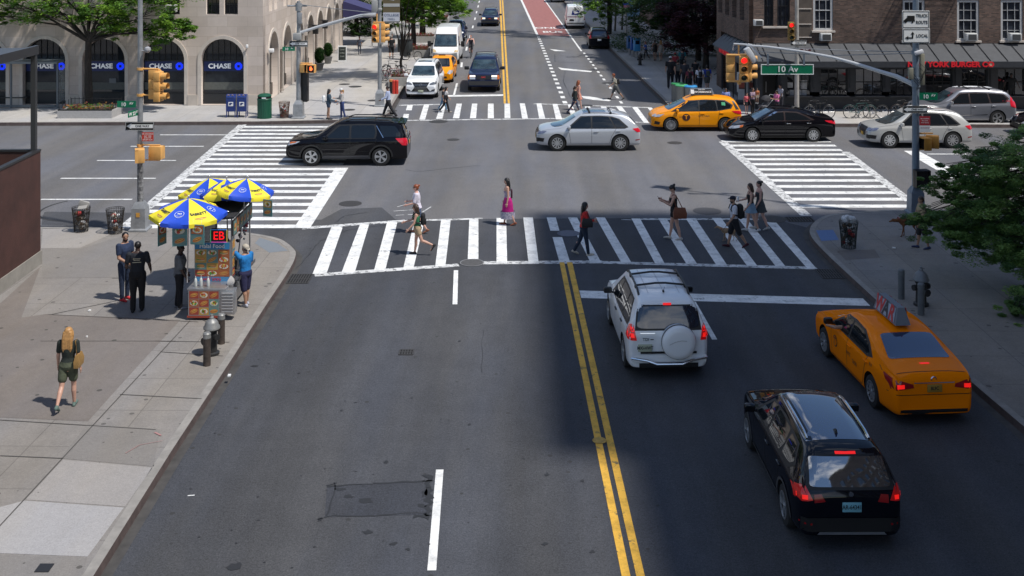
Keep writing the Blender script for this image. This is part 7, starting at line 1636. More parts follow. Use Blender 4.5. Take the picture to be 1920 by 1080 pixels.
def one_way(parent,loc,rz,flip=False,w=.95,h=.33,faded=False):
 """black sign with a white arrow carrying the words"""
 r=MB();r.box((0,0,0),(w,.012,h));o=r.build('one_way_sign',SIGNK,parent,smooth=0);o.location=loc;o.rotation_euler=(0,0,rz)
 b=MB();
 for z in(-.46,.46):b.box((0,-.009,z*h),(w*.97,.004,h*.025))
 for x in(-.485,.485):b.box((x*w,-.009,0),(w*.008,.004,h*.9))
 b.build('border',SIGNW,o,smooth=0)
 a=MB();L_=w*.46;pts=[(-L_,0),(-L_+h*.62,h*.36),(-L_+h*.5,h*.21),(L_,h*.21),(L_,-h*.21),(-L_+h*.5,-h*.21),(-L_+h*.62,-h*.36)]
 a.add([Vector((p[0],-.010,p[1]))for p in pts],[(6,0,1,2,5),(2,3,4,5)]);a.build('arrow',SIGNW,o,smooth=0)
 text_obj('ONE WAY',h*.36,SIGNK,o,(.09*w,-.012,0),name='lettering',bold=.02,thick=.002,sx=.95);return o
def street_sign(parent,loc,rz,w,h,m=None,txt='10',small='AV',name='street_name_sign',back=False):
 b=MB();b.box((0,0,0),(w,.012,h));o=b.build(name,m or GREEN,parent,smooth=0);o.location=loc;o.rotation_euler=(0,0,rz)
 if small is None:text_obj(txt,h*.72,SIGNW,o,(0,-.012,0),bold=.02,thick=.004)
 else:
  text_obj(txt,h*.80,SIGNW,o,(-w*.16,-.012,-h*.05),bold=.02,thick=.004);text_obj(small,h*.48,SIGNW,o,(w*.26,-.012,h*.12),bold=.02,thick=.004)
 return o
# ---- left pole by the near-left corner
v=P(263,431,.15);d=v.y
def LZ(py):return 10-(py+127)*d/F-.15
lp=empty('traffic_signal_pole',v);tag(lp,'steel signal pole with a sticker-covered shaft on the near left corner','signal pole')
b=MB();b.cyl((0,0,.9),(-.0,0,LZ(-60)),.095,.075,14);b.build('shaft',POLE,lp);pole_base(lp)
STK=mat('stickers',(.30,.30,.30),.6,col2=(.03,.03,.035),scale=9,detail=2)
b=MB();b.cyl((0,0,LZ(402)),(0,0,LZ(306)),.099,.098,14,caps=False);b.build('stickers',STK,lp)
b=MB();b.box((.0,-.24,.55),(.12,.01,.14));b.build('sticker',mat('orange_sticker',(.6,.3,.05),.6),lp,smooth=0)
for z in(129,178):
 b=MB();b.tube([(0,0,LZ(z)),(.62,-.05,LZ(z))],.03,7);b.cyl((.0,0,LZ(z)-.04),(0,0,LZ(z)+.04),.115,n=14);b.build('bracket',SIGNY,lp)
signal_head(lp,(.45,.05,LZ(139)),R(175));signal_head(lp,(.62,-.05,LZ(143)),R(80))
street_sign(lp,(-.42,-.10,LZ(194.5)),0,.62,.215);street_sign(lp,(-.13,-.25,LZ(210)),R(75),.62,.2,txt='W 23',small='ST')
one_way(lp,(0.02,-.11,LZ(235.5)),0,w=.95,h=.29)
b=MB();b.box((.29,-.13,LZ(255)),(.38,.012,.29));s_=b.build('red_sign',mat('sign_red_panel',(.50,.035,.02),.5),lp,smooth=0)
for k,(t_,zz)in enumerate((('NO STANDING',.09),('ANY TIME',.02),('8AM-7PM',-.04),('EXCEPT SUN',-.10))):text_obj(t_,.055,SIGNW,s_,(.29,-.138,LZ(255)+zz),bold=.01,thick=.002)
for z in(272,300):
 b=MB();b.tube([(0,0,LZ(z)),(.66,-.0,LZ(z))],.025,7);b.cyl((.0,0,LZ(z)-.04),(0,0,LZ(z)+.04),.11,n=14);b.build('bracket',SIGNY,lp)
ped_head(lp,(.12,-.28,LZ(288)),R(-70));ped_head(lp,(.53,-.02,LZ(286)),R(172))
b=MB();b.cyl((0,0,LZ(95)),(.22,-.1,LZ(95)),.02);b.lathe([(.02,.10),(.09,.06),(.11,0),(.10,-.05),(.05,-.10),(.0,-.11)],14,(.28,-.12,LZ(92)),caps=False);b.build('dome_camera',mat('camera_grey',(.35,.35,.36),.3),lp)
# ---- far left pole with mast arm
v=P(560,221,.15);d=v.y
fp=empty('traffic_signal_pole',v);tag(fp,'silver signal pole at the far left corner whose mast arm carries two yellow signal heads','signal pole')
b=MB();b.cyl((0,0,.9),(0,0,LZ(2)),.13,.10,14);b.build('shaft',POLE,fp);pole_base(fp,s=1.1)
ax=XA(705,d-.6)-v.x
b=MB();b.tube([(0,0,LZ(62)),(ax*.25,-.1,LZ(50)),(ax*.55,-.3,LZ(37)),(ax*.8,-.45,LZ(27)),(ax,-.6,LZ(24))],[.08,.075,.065,.055,.05],9)
b.tube([(0,0,LZ(60)),(ax*.4,-.2,LZ(46)),(ax*.78,-.45,LZ(30)),(ax,-.6,LZ(27))],.035,7);b.build('mast_arm',MC.get('arm_pale')or mat('arm_pale',(.55,.56,.57),.4,.15),fp)
b=MB();b.tube([(0,0,LZ(8)),(ax*.5,-.3,LZ(16)),(ax,-.6,LZ(23))],.018,5);b.tube([(-.6,0,LZ(11)),(.45,0,LZ(11))],.05,6);b.cyl((0,0,LZ(20)),(0,0,LZ(6)),.17,n=12);b.build('guy_rod',POLE,fp)
b=MB();b.rbox((-.05,-.1,LZ(68)),(.42,.35,.36),.03);b.build('control_box',mat('box_grey',(.32,.32,.31),.6),fp)
b=MB();b.rbox((ax*.02,-.15,LZ(34)),(.22,.2,.6),.03);b.build('equipment',POLE,fp)
one_way(fp,(0.02,-.16,LZ(81.5)),0,w=1.0,h=.32);street_sign(fp,(-.50,-.16,LZ(91)),R(4),.66,.22,txt='10',small='Av')
ped_head(fp,(.72,-.15,LZ(128)),R(-12),lit=True);ped_head(fp,(.30,-.12,LZ(127)),R(60));b=MB();b.tube([(0,0,LZ(118)),(.75,-.1,LZ(118))],.03,6);b.build('bracket',SIGNY,fp)
for z in(149,177):
 h=ped_head(fp,(.16,.22,LZ(z)),R(172),m=BLACK);h.scale=(1.35,1,1.9)
sg=signal_head(fp,(ax+.0,-.75,LZ(48)),R(-8),lit=1);signal_head(fp,(ax+.38,-.62,LZ(48)),R(96))
b=MB();b.cyl((ax+.05,-.6,LZ(24)),(ax+.05,-.65,LZ(40)),.03);b.rbox((ax+.15,-.65,LZ(40)),(.6,.1,.07),.02);b.build('hanger',SIGNY,fp)
b=MB();b.rbox((ax-.35,-.7,LZ(27)),(.7,.25,.14),.05,rz=.1);b.build('luminaire',mat('luminaire_grey',(.3,.3,.3),.5),fp)
# ---- tall lamp pole with banner, left kerb
v=P(712,199,.15);d=v.y
bp=empty('lamp_pole',v);tag(bp,'tall grey lamp pole with a hanging banner at the far left kerb','lamp post')
b=MB();b.cyl((0,0,.8),(0,0,9.5),.12,.09,14);b.build('shaft',POLE,bp);pole_base(bp)
zt=LZ(41);x0=XA(718,d)-v.x;x1=XA(750,d)-v.x
b=MB();b.box(((x0+x1)/2,0,zt+1.25),(x1-x0,.02,2.5),mi=0);b.box(((x0+x1)/2,-.013,zt+.28),(x1-x0-.04,.01,.5),mi=1);b.box(((x0+x1)/2,-.013,zt+.95),(x1-x0-.04,.01,.18),mi=2)
b.add([Vector(((x0+x1)/2-.1,-.016,zt+2.4)),Vector((x1-.05,-.016,zt+2.4)),Vector(((x0+x1)/2+.15,-.016,zt+1.2)),Vector(((x0+x1)/2-.35,-.016,zt+1.3))],[(0,1,2,3)],2)
ban=b.build('banner',[mat('banner_olive',(.13,.10,.05),.7),mat('banner_white',(.55,.56,.60),.7),mat('banner_grey',(.42,.42,.40),.7)],bp,smooth=0)
text_obj('COLLEGE',.20,mat('banner_ink',(.12,.14,.22),.6),ban,((x0+x1)/2,-.022,zt+.38),bold=.01,thick=.003);text_obj('HALL',.18,MC['banner_ink'],ban,((x0+x1)/2,-.022,zt+.16),bold=.01,thick=.003)
text_obj('DISCOVER MORE',.12,SIGNW,ban,((x0+x1)/2,-.022,zt+1.45),bold=.01,thick=.003)
b=MB()
for z in(zt-.02,zt+2.5):b.tube([(0,0,z),(x1,0,z)],.02,5)
b.build('banner_arm',POLE,bp)
b=MB();b.rbox((-.28,0,LZ(12)),(.35,.25,.7),.04);b.rbox((.05,-.2,LZ(17)),(.2,.35,.14),.03);b.rbox((.14,-.1,LZ(81)),(.16,.12,.12),.03);b.build('equipment',mat('box_grey',(.32,.32,.31),.6),bp)
# ---- right near pole with mast arm
v=P(1717,400,.15);d=v.y
rp=empty('traffic_signal_pole',v);tag(rp,'blue-grey signal pole with TRUCK ROUTE sign and long mast arm on the near right corner','signal pole')
b=MB();b.cyl((0,0,.8),(0,0,LZ(-50)),.13,.10,16);b.build('shaft',POLEB,rp);pole_base(rp,POLEB)
E=Vector((-5.66,3.15,0))*1.0
def on_arm(px,off=0.0):
 """arm point seen at pixel column px"""
 k=(px-960)/F;t=(k*v.y-v.x)/(E.x-k*E.y);return t
def AP(px,py):t=on_arm(px);y=v.y+E.y*t;return Vector((E.x*t,E.y*t,10-(py+127)*y/F-.15))
b=MB();pts=[AP(1712,158),AP(1680,143),AP(1650,134),AP(1600,118),AP(1560,107),AP(1500,96),AP(1440,88),AP(1400,85)]
b.tube(pts,[.085,.08,.07,.062,.055,.05,.045,.04],10);b.build('mast_arm',mat('arm_pale',(.55,.56,.57),.4,.15),rp)
b=MB();b.tube([AP(1712,97),AP(1600,95),AP(1500,91),AP(1375,84)],.016,5);b.tube([AP(1712,100),AP(1560,104),AP(1420,97)],.016,5);b.build('guy_rod',POLE,rp)
b=MB();b.tube([AP(1410,84),AP(1376,82),AP(1374,94)],.035,6);b.rbox(AP(1407,103),(.22,.3,.62),.04,ry=-.55);b.cyl(AP(1403,82),AP(1428,108),.03);b.build('luminaire',mat('luminaire_pale',(.55,.56,.58),.4),rp)
a=AP(1378,112);signal_head(rp,tuple(a+Vector((-.16,.05,.0))),R(172),s=.98);a=AP(1386,112);signal_head(rp,tuple(a+Vector((.14,-.15,.0))),R(-6),lit=1,s=.98);signal_head(rp,tuple(a+Vector((.36,.06,.02))),R(88),s=.98)
b=MB();b.cyl(AP(1385,84),AP(1385,104),.03);b.rbox(AP(1384,103),(.9,.16,.07),.02);b.rbox(AP(1384,152),(.9,.16,.07),.02);b.cyl(AP(1386,152),AP(1386,158),.09,.07);b.build('signal_hanger',SIGNY,rp)
a=AP(1476,130);ys=v.y+a.y
wS=(1526-1427)*ys/F;hS=(140-120.5)*ys/F
b=MB();b.box((0,0,0),(wS,.03,hS));o=b.build('overhead_name_sign',GREEN,rp,smooth=0);o.location=a
f=MB()
for z in(-1,1):f.box((0,-.02,z*(hS/2-.015)),(wS,.01,.03))
for x in(-1,1):f.box((x*(wS/2-.015),-.02,0),(.03,.01,hS-.06))
f.build('border',SIGNW,o,smooth=0)
text_obj('10 Av',.30,SIGNW,o,(0,-.03,.0),bold=.012,thick=.006,sx=1.1)
b=MB()
for x in(-.72,.62):b.box((x*1.0,.0,.35),(.06,.05,.45));
b.build('sign_hanger',POLEB,o,smooth=0)
def rsign(px,py,w_px,h_px):
 return(XA(px,d)-v.x,10-(py+127)*d/F-.15,w_px*d/F,h_px*d/F)
for kind,(px,py,wp,hp_)in(('truck',(1714,36,51,33)),('local',(1715,66.5,51,27))):
 x,z,w,h=rsign(px,py,wp,hp_)
 b=MB();b.rbox((x,-.15,z),(w,.014,h),.006);o=b.build('traffic_sign',SIGNW,rp,smooth=0)
 f=MB()
 for s_ in(-1,1):f.box((x,-.160,z+s_*(h/2-.03)),(w-.06,.006,.018));f.box((x+s_*(w/2-.03),-.160,z),(.018,.006,h-.06))
 f.build('border',SIGNK,o,smooth=0)
 if kind=='truck':
  text_obj('TRUCK',.155,SIGNK,o,(x+.21,-.162,z+.13),bold=.012,thick=.004,sx=.82);text_obj('ROUTE',.155,SIGNK,o,(x+.21,-.162,z-.10),bold=.012,thick=.004,sx=.82)
  q=MB();q.box((x-.17,-.163,z+.05),(.26,.006,.17));q.add([Vector((x-.30,-.166,z+.08)),Vector((x-.36,-.166,z+.03)),Vector((x-.42,-.166,z-.02)),Vector((x-.42,-.166,z-.09)),Vector((x-.30,-.166,z-.09))],[(0,1,2,3,4)]);q.box((x-.2,-.163,z-.05),(.34,.006,.03))
  for dx in(-.36,-.12):q.lathe([(.035,-.003),(.035,.003)],12,(x+dx,-.164,z-.09),'Y')
  q.build('truck_symbol',SIGNK,o,smooth=0)
 else:
  text_obj('LOCAL',.155,SIGNK,o,(x+.20,-.162,z),bold=.012,thick=.004,sx=.85)
  q=MB();q.box((x-.13,-.163,z+.0),(.045,.006,.13));q.box((x-.20,-.163,z-.07),(.18,.006,.045))
  q.add([Vector((x-.13,-.166,z+.15)),Vector((x-.06,-.166,z+.05)),Vector((x-.20,-.166,z+.05))],[(0,1,2)]);q.add([Vector((x-.40,-.166,z-.07)),Vector((x-.28,-.166,z+.0)),Vector((x-.28,-.166,z-.14))],[(0,1,2)]);q.build('arrow_symbol',SIGNK,o,smooth=0)
x,z,w,h=rsign(1738,179.5,34,13.5);street_sign(rp,(x,-.14,z),0,w,h)
one_way(rp,(XA(1713,d)-v.x,-.14,LZ(204)),0,w=.87,h=.26)
x,z,w,h=rsign(1731,225,20,17);b=MB();b.box((x,-.15,z),(w,.012,h));o=b.build('red_sign',mat('sign_crimson_panel',(.42,.03,.04),.5),rp,smooth=0)
for k,(t_,zz)in enumerate((('NO PARKING',.07),('BUS LANE',.0),('TOW ZONE',-.07))):text_obj(t_,.05,SIGNW,o,(x,-.158,z+zz),bold=.01,thick=.002)
x,z,w,h=rsign(1731,240,20,12);b=MB();b.box((x,-.15,z),(w,.012,h));o=b.build('white_sign',SIGNW,rp,smooth=0);text_obj('NO STANDING',.045,mat('sign_red_text',(.4,.03,.03),.5),o,(x,-.158,z+.03),bold=.01,thick=.002)
ped_head(rp,(.58,.0,LZ(266)),R(160),m=mat('signal_ochre',(.42,.20,.03),.5,var=.1));ped_head(rp,(.30,-.1,LZ(268)),R(-75),m=MC['signal_ochre'])
b=MB();b.tube([(0,0,LZ(250)),(.6,0,LZ(250))],.03,6);b.tube([(0,0,LZ(280)),(.45,0,LZ(280))],.03,6);b.build('bracket',MC['signal_ochre'],rp)
h=ped_head(rp,(.12,-.18,LZ(332)),R(8),m=BLACK);h.scale=(1.2,1,1.4)
b=MB();b.rbox((.04,-.2,LZ(97)),(.3,.14,.14),.03,ry=-.35);b.build('security_camera',mat('camera_white',(.6,.6,.62),.4),rp)
b=MB();b.rbox((.22,.0,LZ(130)),(.16,.14,1.1),.03);b.rbox((-.22,-.12,LZ(137)),(.16,.14,.4),.02);b.build('equipment_case',mat('case_olive',(.22,.21,.16),.6),rp)
b=MB()
for k in range(3):b.tube([(.1,-.1,LZ(118+9*k)),(.3-.05*k,-.16,LZ(128+7*k)),(.05,-.15,LZ(150+5*k)),(-.12,-.14,LZ(138+6*k))],.012,5)
b.build('cable',BLACK,rp)
b=MB();b.cyl((0,0,LZ(163)),(0,0,LZ(145)),.15,n=14);b.cyl((0,0,LZ(102)),(0,0,LZ(95)),.15,n=14);b.build('arm_clamp',POLEB,rp)
# ---- pale pole in front of the restaurant with hanging signal
v=P(1494,214,.15);d=v.y
sp=empty('traffic_signal_pole',v);tag(sp,'pale round pole with a red signal near its top in front of the restaurant','signal pole')
b=MB();b.cyl((0,0,0),(0,0,LZ(-20)),.13,.10,14);b.build('shaft',mat('pole_pale',(.36,.34,.31),.6,.1,var=.2,scale=3),sp)
signal_head(sp,(XA(1482,d)-v.x,-.12,LZ(46.5)),R(-4),lit=1,m=mat('signal_olive',(.25,.16,.04),.5));one_way(sp,(XA(1496,d)-v.x,-.16,LZ(80)),0,w=.88,h=.33)
street_sign(sp,(XA(1509,d)-v.x,-.15,LZ(92.5)),0,.58,.17,mat('sign_maroon',(.08,.015,.02),.5),txt='10 Av',small=None)
b=MB();b.tube([(0,0,LZ(72)),(XA(1482,d)-v.x,-.1,LZ(72))],.03,6);b.build('bracket',SIGNY,sp)
v=P(767,108,.15);d=v.y;q=empty('traffic_signal_pole',v);tag(q,'slim dark pole with a small signal beyond the tall white van, among the left trees','signal pole');b=MB();b.cyl((0,0,0),(0,0,LZ(40)),.06,n=8);b.build('shaft',DARKMETAL,q);signal_head(q,(0,-.1,LZ(38)),0,n=1,m=mat('signal_pale',(.4,.3,.25),.5),s=1.4)
# ---- mail boxes
MAILB=mat('mailbox_blue',(.012,.03,.15),.35,coat=.4)
def mailbox(px,label):
 v=P(px,219,.15);r=empty('mailbox',v,R(3));tag(r,label,'mailbox','blue mailboxes');w=.50
 prof=[(-.27,.32),(.27,.32),(.27,.95)]+[(.27*math.cos(a),.95+.27*math.sin(a))for a in[PI*k/10 for k in range(1,10)]]+[(-.27,.95)]
 b=MB();b.loft([[Vector((x,y,z))for y,z in prof]for x in(-w/2,w/2)]);b.build('box_body',MAILB,r,smooth=40)
 for sx in(-1,1):
  for sy in(-1,1):l=MB();l.box((sx*(w/2-.03),sy*.23,.16),(.05,.05,.34));l.build('leg',MAILB,r,smooth=0)
 c=MB();c.rbox((0,-.24,1.06),(w*.8,.06,.10),.015,rx=.5);c.build('drop_slot',mat('mailbox_lid',(.02,.05,.22),.35),r)
 e=MB();e.rbox((0,-.275,.72),(.26,.012,.22),.005);e_=e.build('emblem',WHITE,r,smooth=0)
 f=MB();f.add([Vector(p)for p in[(.10,-.285,.78),(-.03,-.285,.79),(-.11,-.285,.74),(-.06,-.285,.73),(-.11,-.285,.66),(.0,-.285,.66),(.03,-.285,.72),(.08,-.285,.73)]],[tuple(range(8))]);f.build('eagle',MAILB,e_,smooth=0)
 b=MB()
 for k in(-.13,0.08):b.box((k,-.19,1.18),(.09,.02,.05),rx=.8)
 b.build('sticker',mat('sticker_pale',(.5,.35,.3),.6),r,smooth=0)
 return r
mailbox(434.5,'blue mailbox on legs, left one of the pair before the stone building');mailbox(455,'blue mailbox on legs, right one of the pair beside the green bin')
# ---- green ribbed bin
v=P(496,221,.15);r=empty('litter_bin',v);tag(r,'dark green ribbed steel litter bin with domed lid beside the mailboxes','litter bin')
GB=mat('bin_green',(.004,.075,.04),.45);N=40
b=MB();b.loft([[Vector(((.36+(.014 if k%2 else 0))*math.cos(2*PI*k/N),(.36+(.014 if k%2 else 0))*math.sin(2*PI*k/N),z))for k in range(N)]for z in(.04,.98)]);b.build('barrel',GB,r,smooth=0)
b=MB();b.lathe([(.385,.0),(.385,.05)],32);b.lathe([(.385,.96),(.39,1.02),(.37,1.05)],32);b.lathe([(.37,1.16),(.36,1.20),(.25,1.28),(.0,1.31)],32,caps=False);b.build('lid',GB,r)
b=MB();b.lathe([(.35,1.02),(.35,1.18)],32);b.build('opening',mat('pit_black',(.006,.006,.006),.9),r)
b=MB();b.box((.05,-.365,1.10),(.22,.01,.07));b.build('label_plate',SIGNW,r,smooth=0)
# ---- wire litter baskets
WIRE=mat('wire_basket_dark',(.035,.03,.026),.6,.3)
def basket(px,py,label,fill,h=.80,m=None,white=False):
 v=P(px,py,.15);r=empty('wire_litter_basket',v);tag(r,label,'litter basket');m=m or WIRE;b=MB();n=26
 for k in range(n):
  for s_ in(-1,1):
   pts=[]
   for j in range(5):
    z=.03+(h-.05)*j/4;rr=.22+.07*(j/4)**1.5;a=2*PI*k/n+s_*.10*j
    pts.append((rr*math.cos(a),rr*math.sin(a),z))
   b.tube(pts,.006,4)
 for z,rr in((.03,.22),(h*.33,.231),(h*.65,.257),(h,.292),(h-.05,.284)):b.tube([(rr*math.cos(2*PI*k/28),rr*math.sin(2*PI*k/28),z)for k in range(28)],.013 if z>.9 else.009,5,closed=True)
 b.build('wire_cage',m,r)
 g=MB();rr_=random.Random(px);zf=h*(.98 if white else.80)
 for k in range(34):
  a=rr_.uniform(0,6.28);q=rr_.uniform(0,.15);z=rr_.uniform(.1,zf);g.ell((q*math.cos(a),q*math.sin(a),z),(rr_.uniform(.05,.10),rr_.uniform(.05,.1),rr_.uniform(.04,.09)),6,Matrix.Rotation(rr_.uniform(0,3),3,(1,1,0)),mi=rr_.randrange(5))
 if white:
  for k in range(7):g.ell((rr_.uniform(-.17,.17),rr_.uniform(-.13,.13),h+rr_.uniform(0,.12)),(.12,.10,.08),7,Matrix.Rotation(rr_.uniform(0,3),3,(1,1,0)),mi=0)
 o=g.build('rubbish',[mat('rub_white',(.55,.55,.56),.7),mat('rub_brown',(.12,.07,.04),.8),mat('rub_dark',(.03,.03,.03),.5),mat('rub_red',(.35,.03,.03),.6),mat('rub_paper',(.35,.32,.28),.8)],r)
 return r
basket(152,434,'leftmost wire litter basket with crumpled paper on top',0,white=False);basket(216,437,'wire litter basket beside the near left signal pole',0)
basket(533,221,'rusty wire litter basket with red wrappers by the far left pole',0,.85,mat('wire_rusty',(.10,.045,.03),.7));basket(1591,465,'wire litter basket topped by white bags on the near right corner',0,.84,mat('wire_green_black',(.012,.02,.018),.5),white=True)
b=MB();b.add([Vector((-.16,-.1,.75)),Vector((.14,-.14,.77)),Vector((.18,.05,.97)),Vector((-.1,.1,1.01))],[(0,1,2,3)]);b.rbox((0.02,0,.87),(.34,.05,.26),.01,ry=.3);v=P(156,434,.15);o=b.build('cardboard_sheet',mat('card_grey',(.35,.34,.32),.8));o.location=v;tag(o,'folded grey card sticking out of the leftmost wire basket','cardboard')
# ---- hydrants and bollards
def hydrant(px,py,label,capm,bodym,s=1.0,rz=0):
 v=P(px,py,.15);r=empty('fire_hydrant',v,rz);r.scale=(s,s,s);tag(r,label,'fire hydrant')
 b=MB();b.lathe([(.17,0),(.17,.05),(.12,.07),(.115,.50),(.14,.52),(.14,.56)],20);b.build('barrel',bodym,r)
 for sd in(-1,1):q=MB();q.cyl((0,0,.42),(sd*.2,0,.42),.06,.055,12);q.cyl((sd*.17,0,.42),(sd*.22,0,.42),.072,.068,8);q.build('outlet',bodym,r)
 q=MB();q.cyl((0,0,.34),(0,-.2,.34),.08,.075,12);q.cyl((0,-.18,.34),(0,-.23,.34),.09,.085,8);q.build('outlet',bodym,r)
 b=MB();b.lathe([(.165,.56),(.185,.58),(.18,.62),(.15,.66),(.145,.70),(.11,.75),(.05,.79),(.045,.83),(.03,.84),(.028,.88),(.0,.885)],22,caps=False);b.build('bonnet',capm,r)
 return r
SILV=mat('hydrant_silver',(.26,.26,.25),.5,.4,var=.15,scale=10);HBLK=mat('hydrant_black',(.02,.02,.02),.5);BRUST=mat('bollard_brown',(.065,.05,.042),.6,.2,var=.5,scale=7)
hydrant(397,664,'black fire hydrant with a silver top between two brown bollards on the left pavement',SILV,HBLK,1.05,R(-40))
hydrant(1727,572,'black fire hydrant with grey top beside the grey bollards on the right pavement',mat('hydrant_grey',(.16,.17,.18),.5,.3),HBLK,1.15,R(20))
hydrant(1200,122,'small black fire hydrant on the far right pavement',HBLK,HBLK,1.0)
def bollard(px,py,top,label,m,r_=.085,capm=None):
 v=P(px,py,.15);h=(py-top)*v.y/F;r=empty('bollard',v);tag(r,label,'bollard');b=MB();b.lathe([(r_,0),(r_,h-.13)],20);b.build('post',m,r)
 b=MB();b.lathe([(r_*1.03,h-.13),(r_*1.08,h-.11),(r_*1.0,h-.09),(r_*1.05,h-.03),(r_*.8,h),(.0,h+.01)],20,caps=False);b.build('cap',capm or SILV,r)
bollard(388,685,623,'brown bollard with silver cap in front of the left hydrant',BRUST);bollard(415,644,588,'brown bollard with silver cap between the hydrant and the food cart',BRUST)
BG=mat('bollard_grey',(.13,.14,.145),.55,.2,var=.15,scale=5)
bollard(1690,560,505,'grey bollard farther from the viewer, left of the right-hand hydrant',BG,capm=BG);bollard(1727,590,531,'grey bollard standing in front of the right-hand hydrant',BG,capm=BG)
for px,lab in((738.5,'left one of two short red bollards by the bicycles'),(744,'right one of two short red bollards by the bicycles')):bollard(px,176,150,lab,mat('bollard_red',(.55,.04,.025),.5),.1,mat('bollard_red',(.55,.04,.025),.5))
bollard(734,174,149,'dark orange-topped post left of the red bollards',BLACK,.13,mat('bollard_orange',(.55,.2,.05),.5))
# ---- recycling bins near the far right corner
def bin_(px,py,label,lidc,s=1.0):
 v=P(px,py,.15);r=empty('recycling_bin',v);tag(r,label,'recycling bin','mesh recycling bins');b=MB();N=36;h=1.0*s
 b.lathe([(.33,0),(.34,.04),(.34,h),(.35,h+.02)],N);b.build('barrel',mat('perforated_steel',(.22,.23,.23),.5,.5,var=.15,scale=30),r)
 for k in range(0,24):pass
 b=MB();b.lathe([(.37,h+.0),(.375,h+.05),(.33,h+.09),(.17,h+.11)],N);b.build('lid',mat('lid_%d'%int(lidc[2]*100),lidc,.45),r)
 b=MB();b.lathe([(.15,h+.112),(.15,h+.116)],20);b.build('opening',mat('pit_black',(.006,.006,.006),.9),r)
bin_(1270,190,'recycling bin with a green lid, left and rearmost',(.05,.36,.10));bin_(1278,194,'recycling bin with a green lid, middle of the three',(.06,.34,.12));bin_(1295,196,'recycling bin with a bright blue lid near the taxi',(.03,.25,.55))
# ---- blue newspaper boxes
for k,(px,py,lab)in enumerate(((1181,103,'blue newspaper box, left one of the three on the far right pavement'),(1188,106,'blue newspaper box, middle one of the three'),(1194,108,'bright blue newspaper box, right one of the three'))):
 v=P(px,py,.15);r=empty('newspaper_box',v,R(8));tag(r,lab,'newspaper box');b=MB();b.rbox((0,0,1.05),(.48,.45,1.05),.03);b.build('box_body',mat('news_blue_%d'%k,[(.03,.12,.32),(.02,.10,.38),(.05,.28,.60)][k],.4),r)
 b=MB();b.box((0,0,.27),(.1,.3,.54));b.box((0,0,.02),(.42,.4,.04));b.build('stand',STEEL,r,smooth=0);b=MB();b.box((0,-.23,1.22),(.34,.01,.3));b.build('display_window',GLASSD,r,smooth=0)
 b=MB();b.rbox((.02,0,1.62),(.3,.3,.09),.02);b.build('top_papers',mat('rub_paper',(.35,.32,.28),.8),r)
# ---- bus stop sign and poster beyond
v=P(1174,92,.15);d=v.y;r=empty('bus_stop_pole',v);tag(r,'grey pole with a round blue bus sign and blue-white poster, far right pavement','bus stop')
b=MB();b.cyl((0,0,0),(0,0,LZ(8)),.09,n=10);b.build('shaft',STEEL,r)
b=MB();b.lathe([(.34,-.02),(.34,.02)],22,(0,-.12,LZ(3)),'Y');o=b.build('bus_sign',mat('bus_blue',(.02,.07,.35),.5),r);b=MB();b.rbox((0,-.16,LZ(3)),(.3,.02,.22),.01);b.build('bus_symbol',SIGNW,o,smooth=0);b=MB();b.box((.02,-.15,LZ(12)),(.5,.02,.22));b.build('route_plate',mat('route_pink',(.5,.2,.25),.5),o,smooth=0)
b=MB();b.box((XA(1186,d)-v.x,.1,LZ(15)),(1.25,.05,1.45));o=b.build('poster',mat('poster_sky',(.25,.40,.55),.5),r,smooth=0);text_obj('MIX',.55,mat('poster_ink',(.02,.03,.05),.5),o,(XA(1187,d)-v.x,.06,LZ(18)),bold=.03,thick=.01);text_obj('Make',.38,mat('poster_blue_ink',(.02,.10,.45),.5),o,(XA(1185,d)-v.x,.06,LZ(10)),bold=.02,thick=.01)
v=P(1185,72,.15);r=empty('entrance_canopy',(v.x,v.y,.15));tag(r,'pale entrance canopy on posts behind the blue poster on the right','canopy');b=MB();b.box((1.4,1.0,3.4),(4.0,2.6,.25));b.build('canopy',mat('canopy_grey',(.14,.15,.15),.6),r,smooth=0);b=MB();[b.cyl((x,y,0),(x,y,3.3),.05)for x in(-.4,3.2)for y in(-.2,2.2)];b.build('post',STEEL,r)
# ---- sandwich board
v=P(642,115,.15);r=empty('sandwich_board',v,R(5));tag(r,'white-framed chalk sandwich board on the far left pavement','sandwich board');
for s_ in(-1,1):
 b=MB();b.box((0,s_*.16,.6),(.66,.03,1.2),rx=s_*.2);b.build('frame',WHITE,r,smooth=0);
b=MB();b.box((0,-.185,.62),(.54,.01,1.0),rx=-.2);o=b.build('chalkboard',mat('chalk_black',(.02,.025,.022),.8),r,smooth=0)
for k,t_ in enumerate(('Lunch','Coffee','Fresh')):text_obj(t_,.14,mat('chalk',(.3,.32,.28),.9),o,(0,-.155-.20*.25*(k+.3)+.0-.03,.92-k*.25),(PI/2-.2,0,0),bold=.005,thick=.002)
# ---- cellar doors / bus shelter behind the near-left frame
v=P(20,203,.15);r=empty('bus_shelter',v);tag(r,'glass bus shelter across the street, seen past the dark frame at left','bus shelter')
b=MB();b.box((-.2,.8,2.55),(5.6,1.7,.12));b.build('roof',mat('shelter_roof',(.16,.18,.19),.4),r,smooth=0)
b=MB();[b.box((x,y,1.25),(.09,.09,2.5))for x in(-2.8,0,2.6)for y in(0.05,1.5)];b.box((-.2,.05,.12),(5.4,.1,.1));b.build('post',mat('shelter_post',(.12,.14,.16),.4,.4),r,smooth=0)
b=MB();b.box((-.1,1.52,1.3),(5.2,.02,2.0));b.box((2.62,.8,1.3),(.02,1.3,2.0));b.build('glass_panel',mat('clear_glass',(.5,.55,.56),.05,alpha=.22),r,smooth=0)
b=MB();b.box((-1,1.1,.45),(3,.35,.06));b.build('bench',DARKMETAL,r,smooth=0)
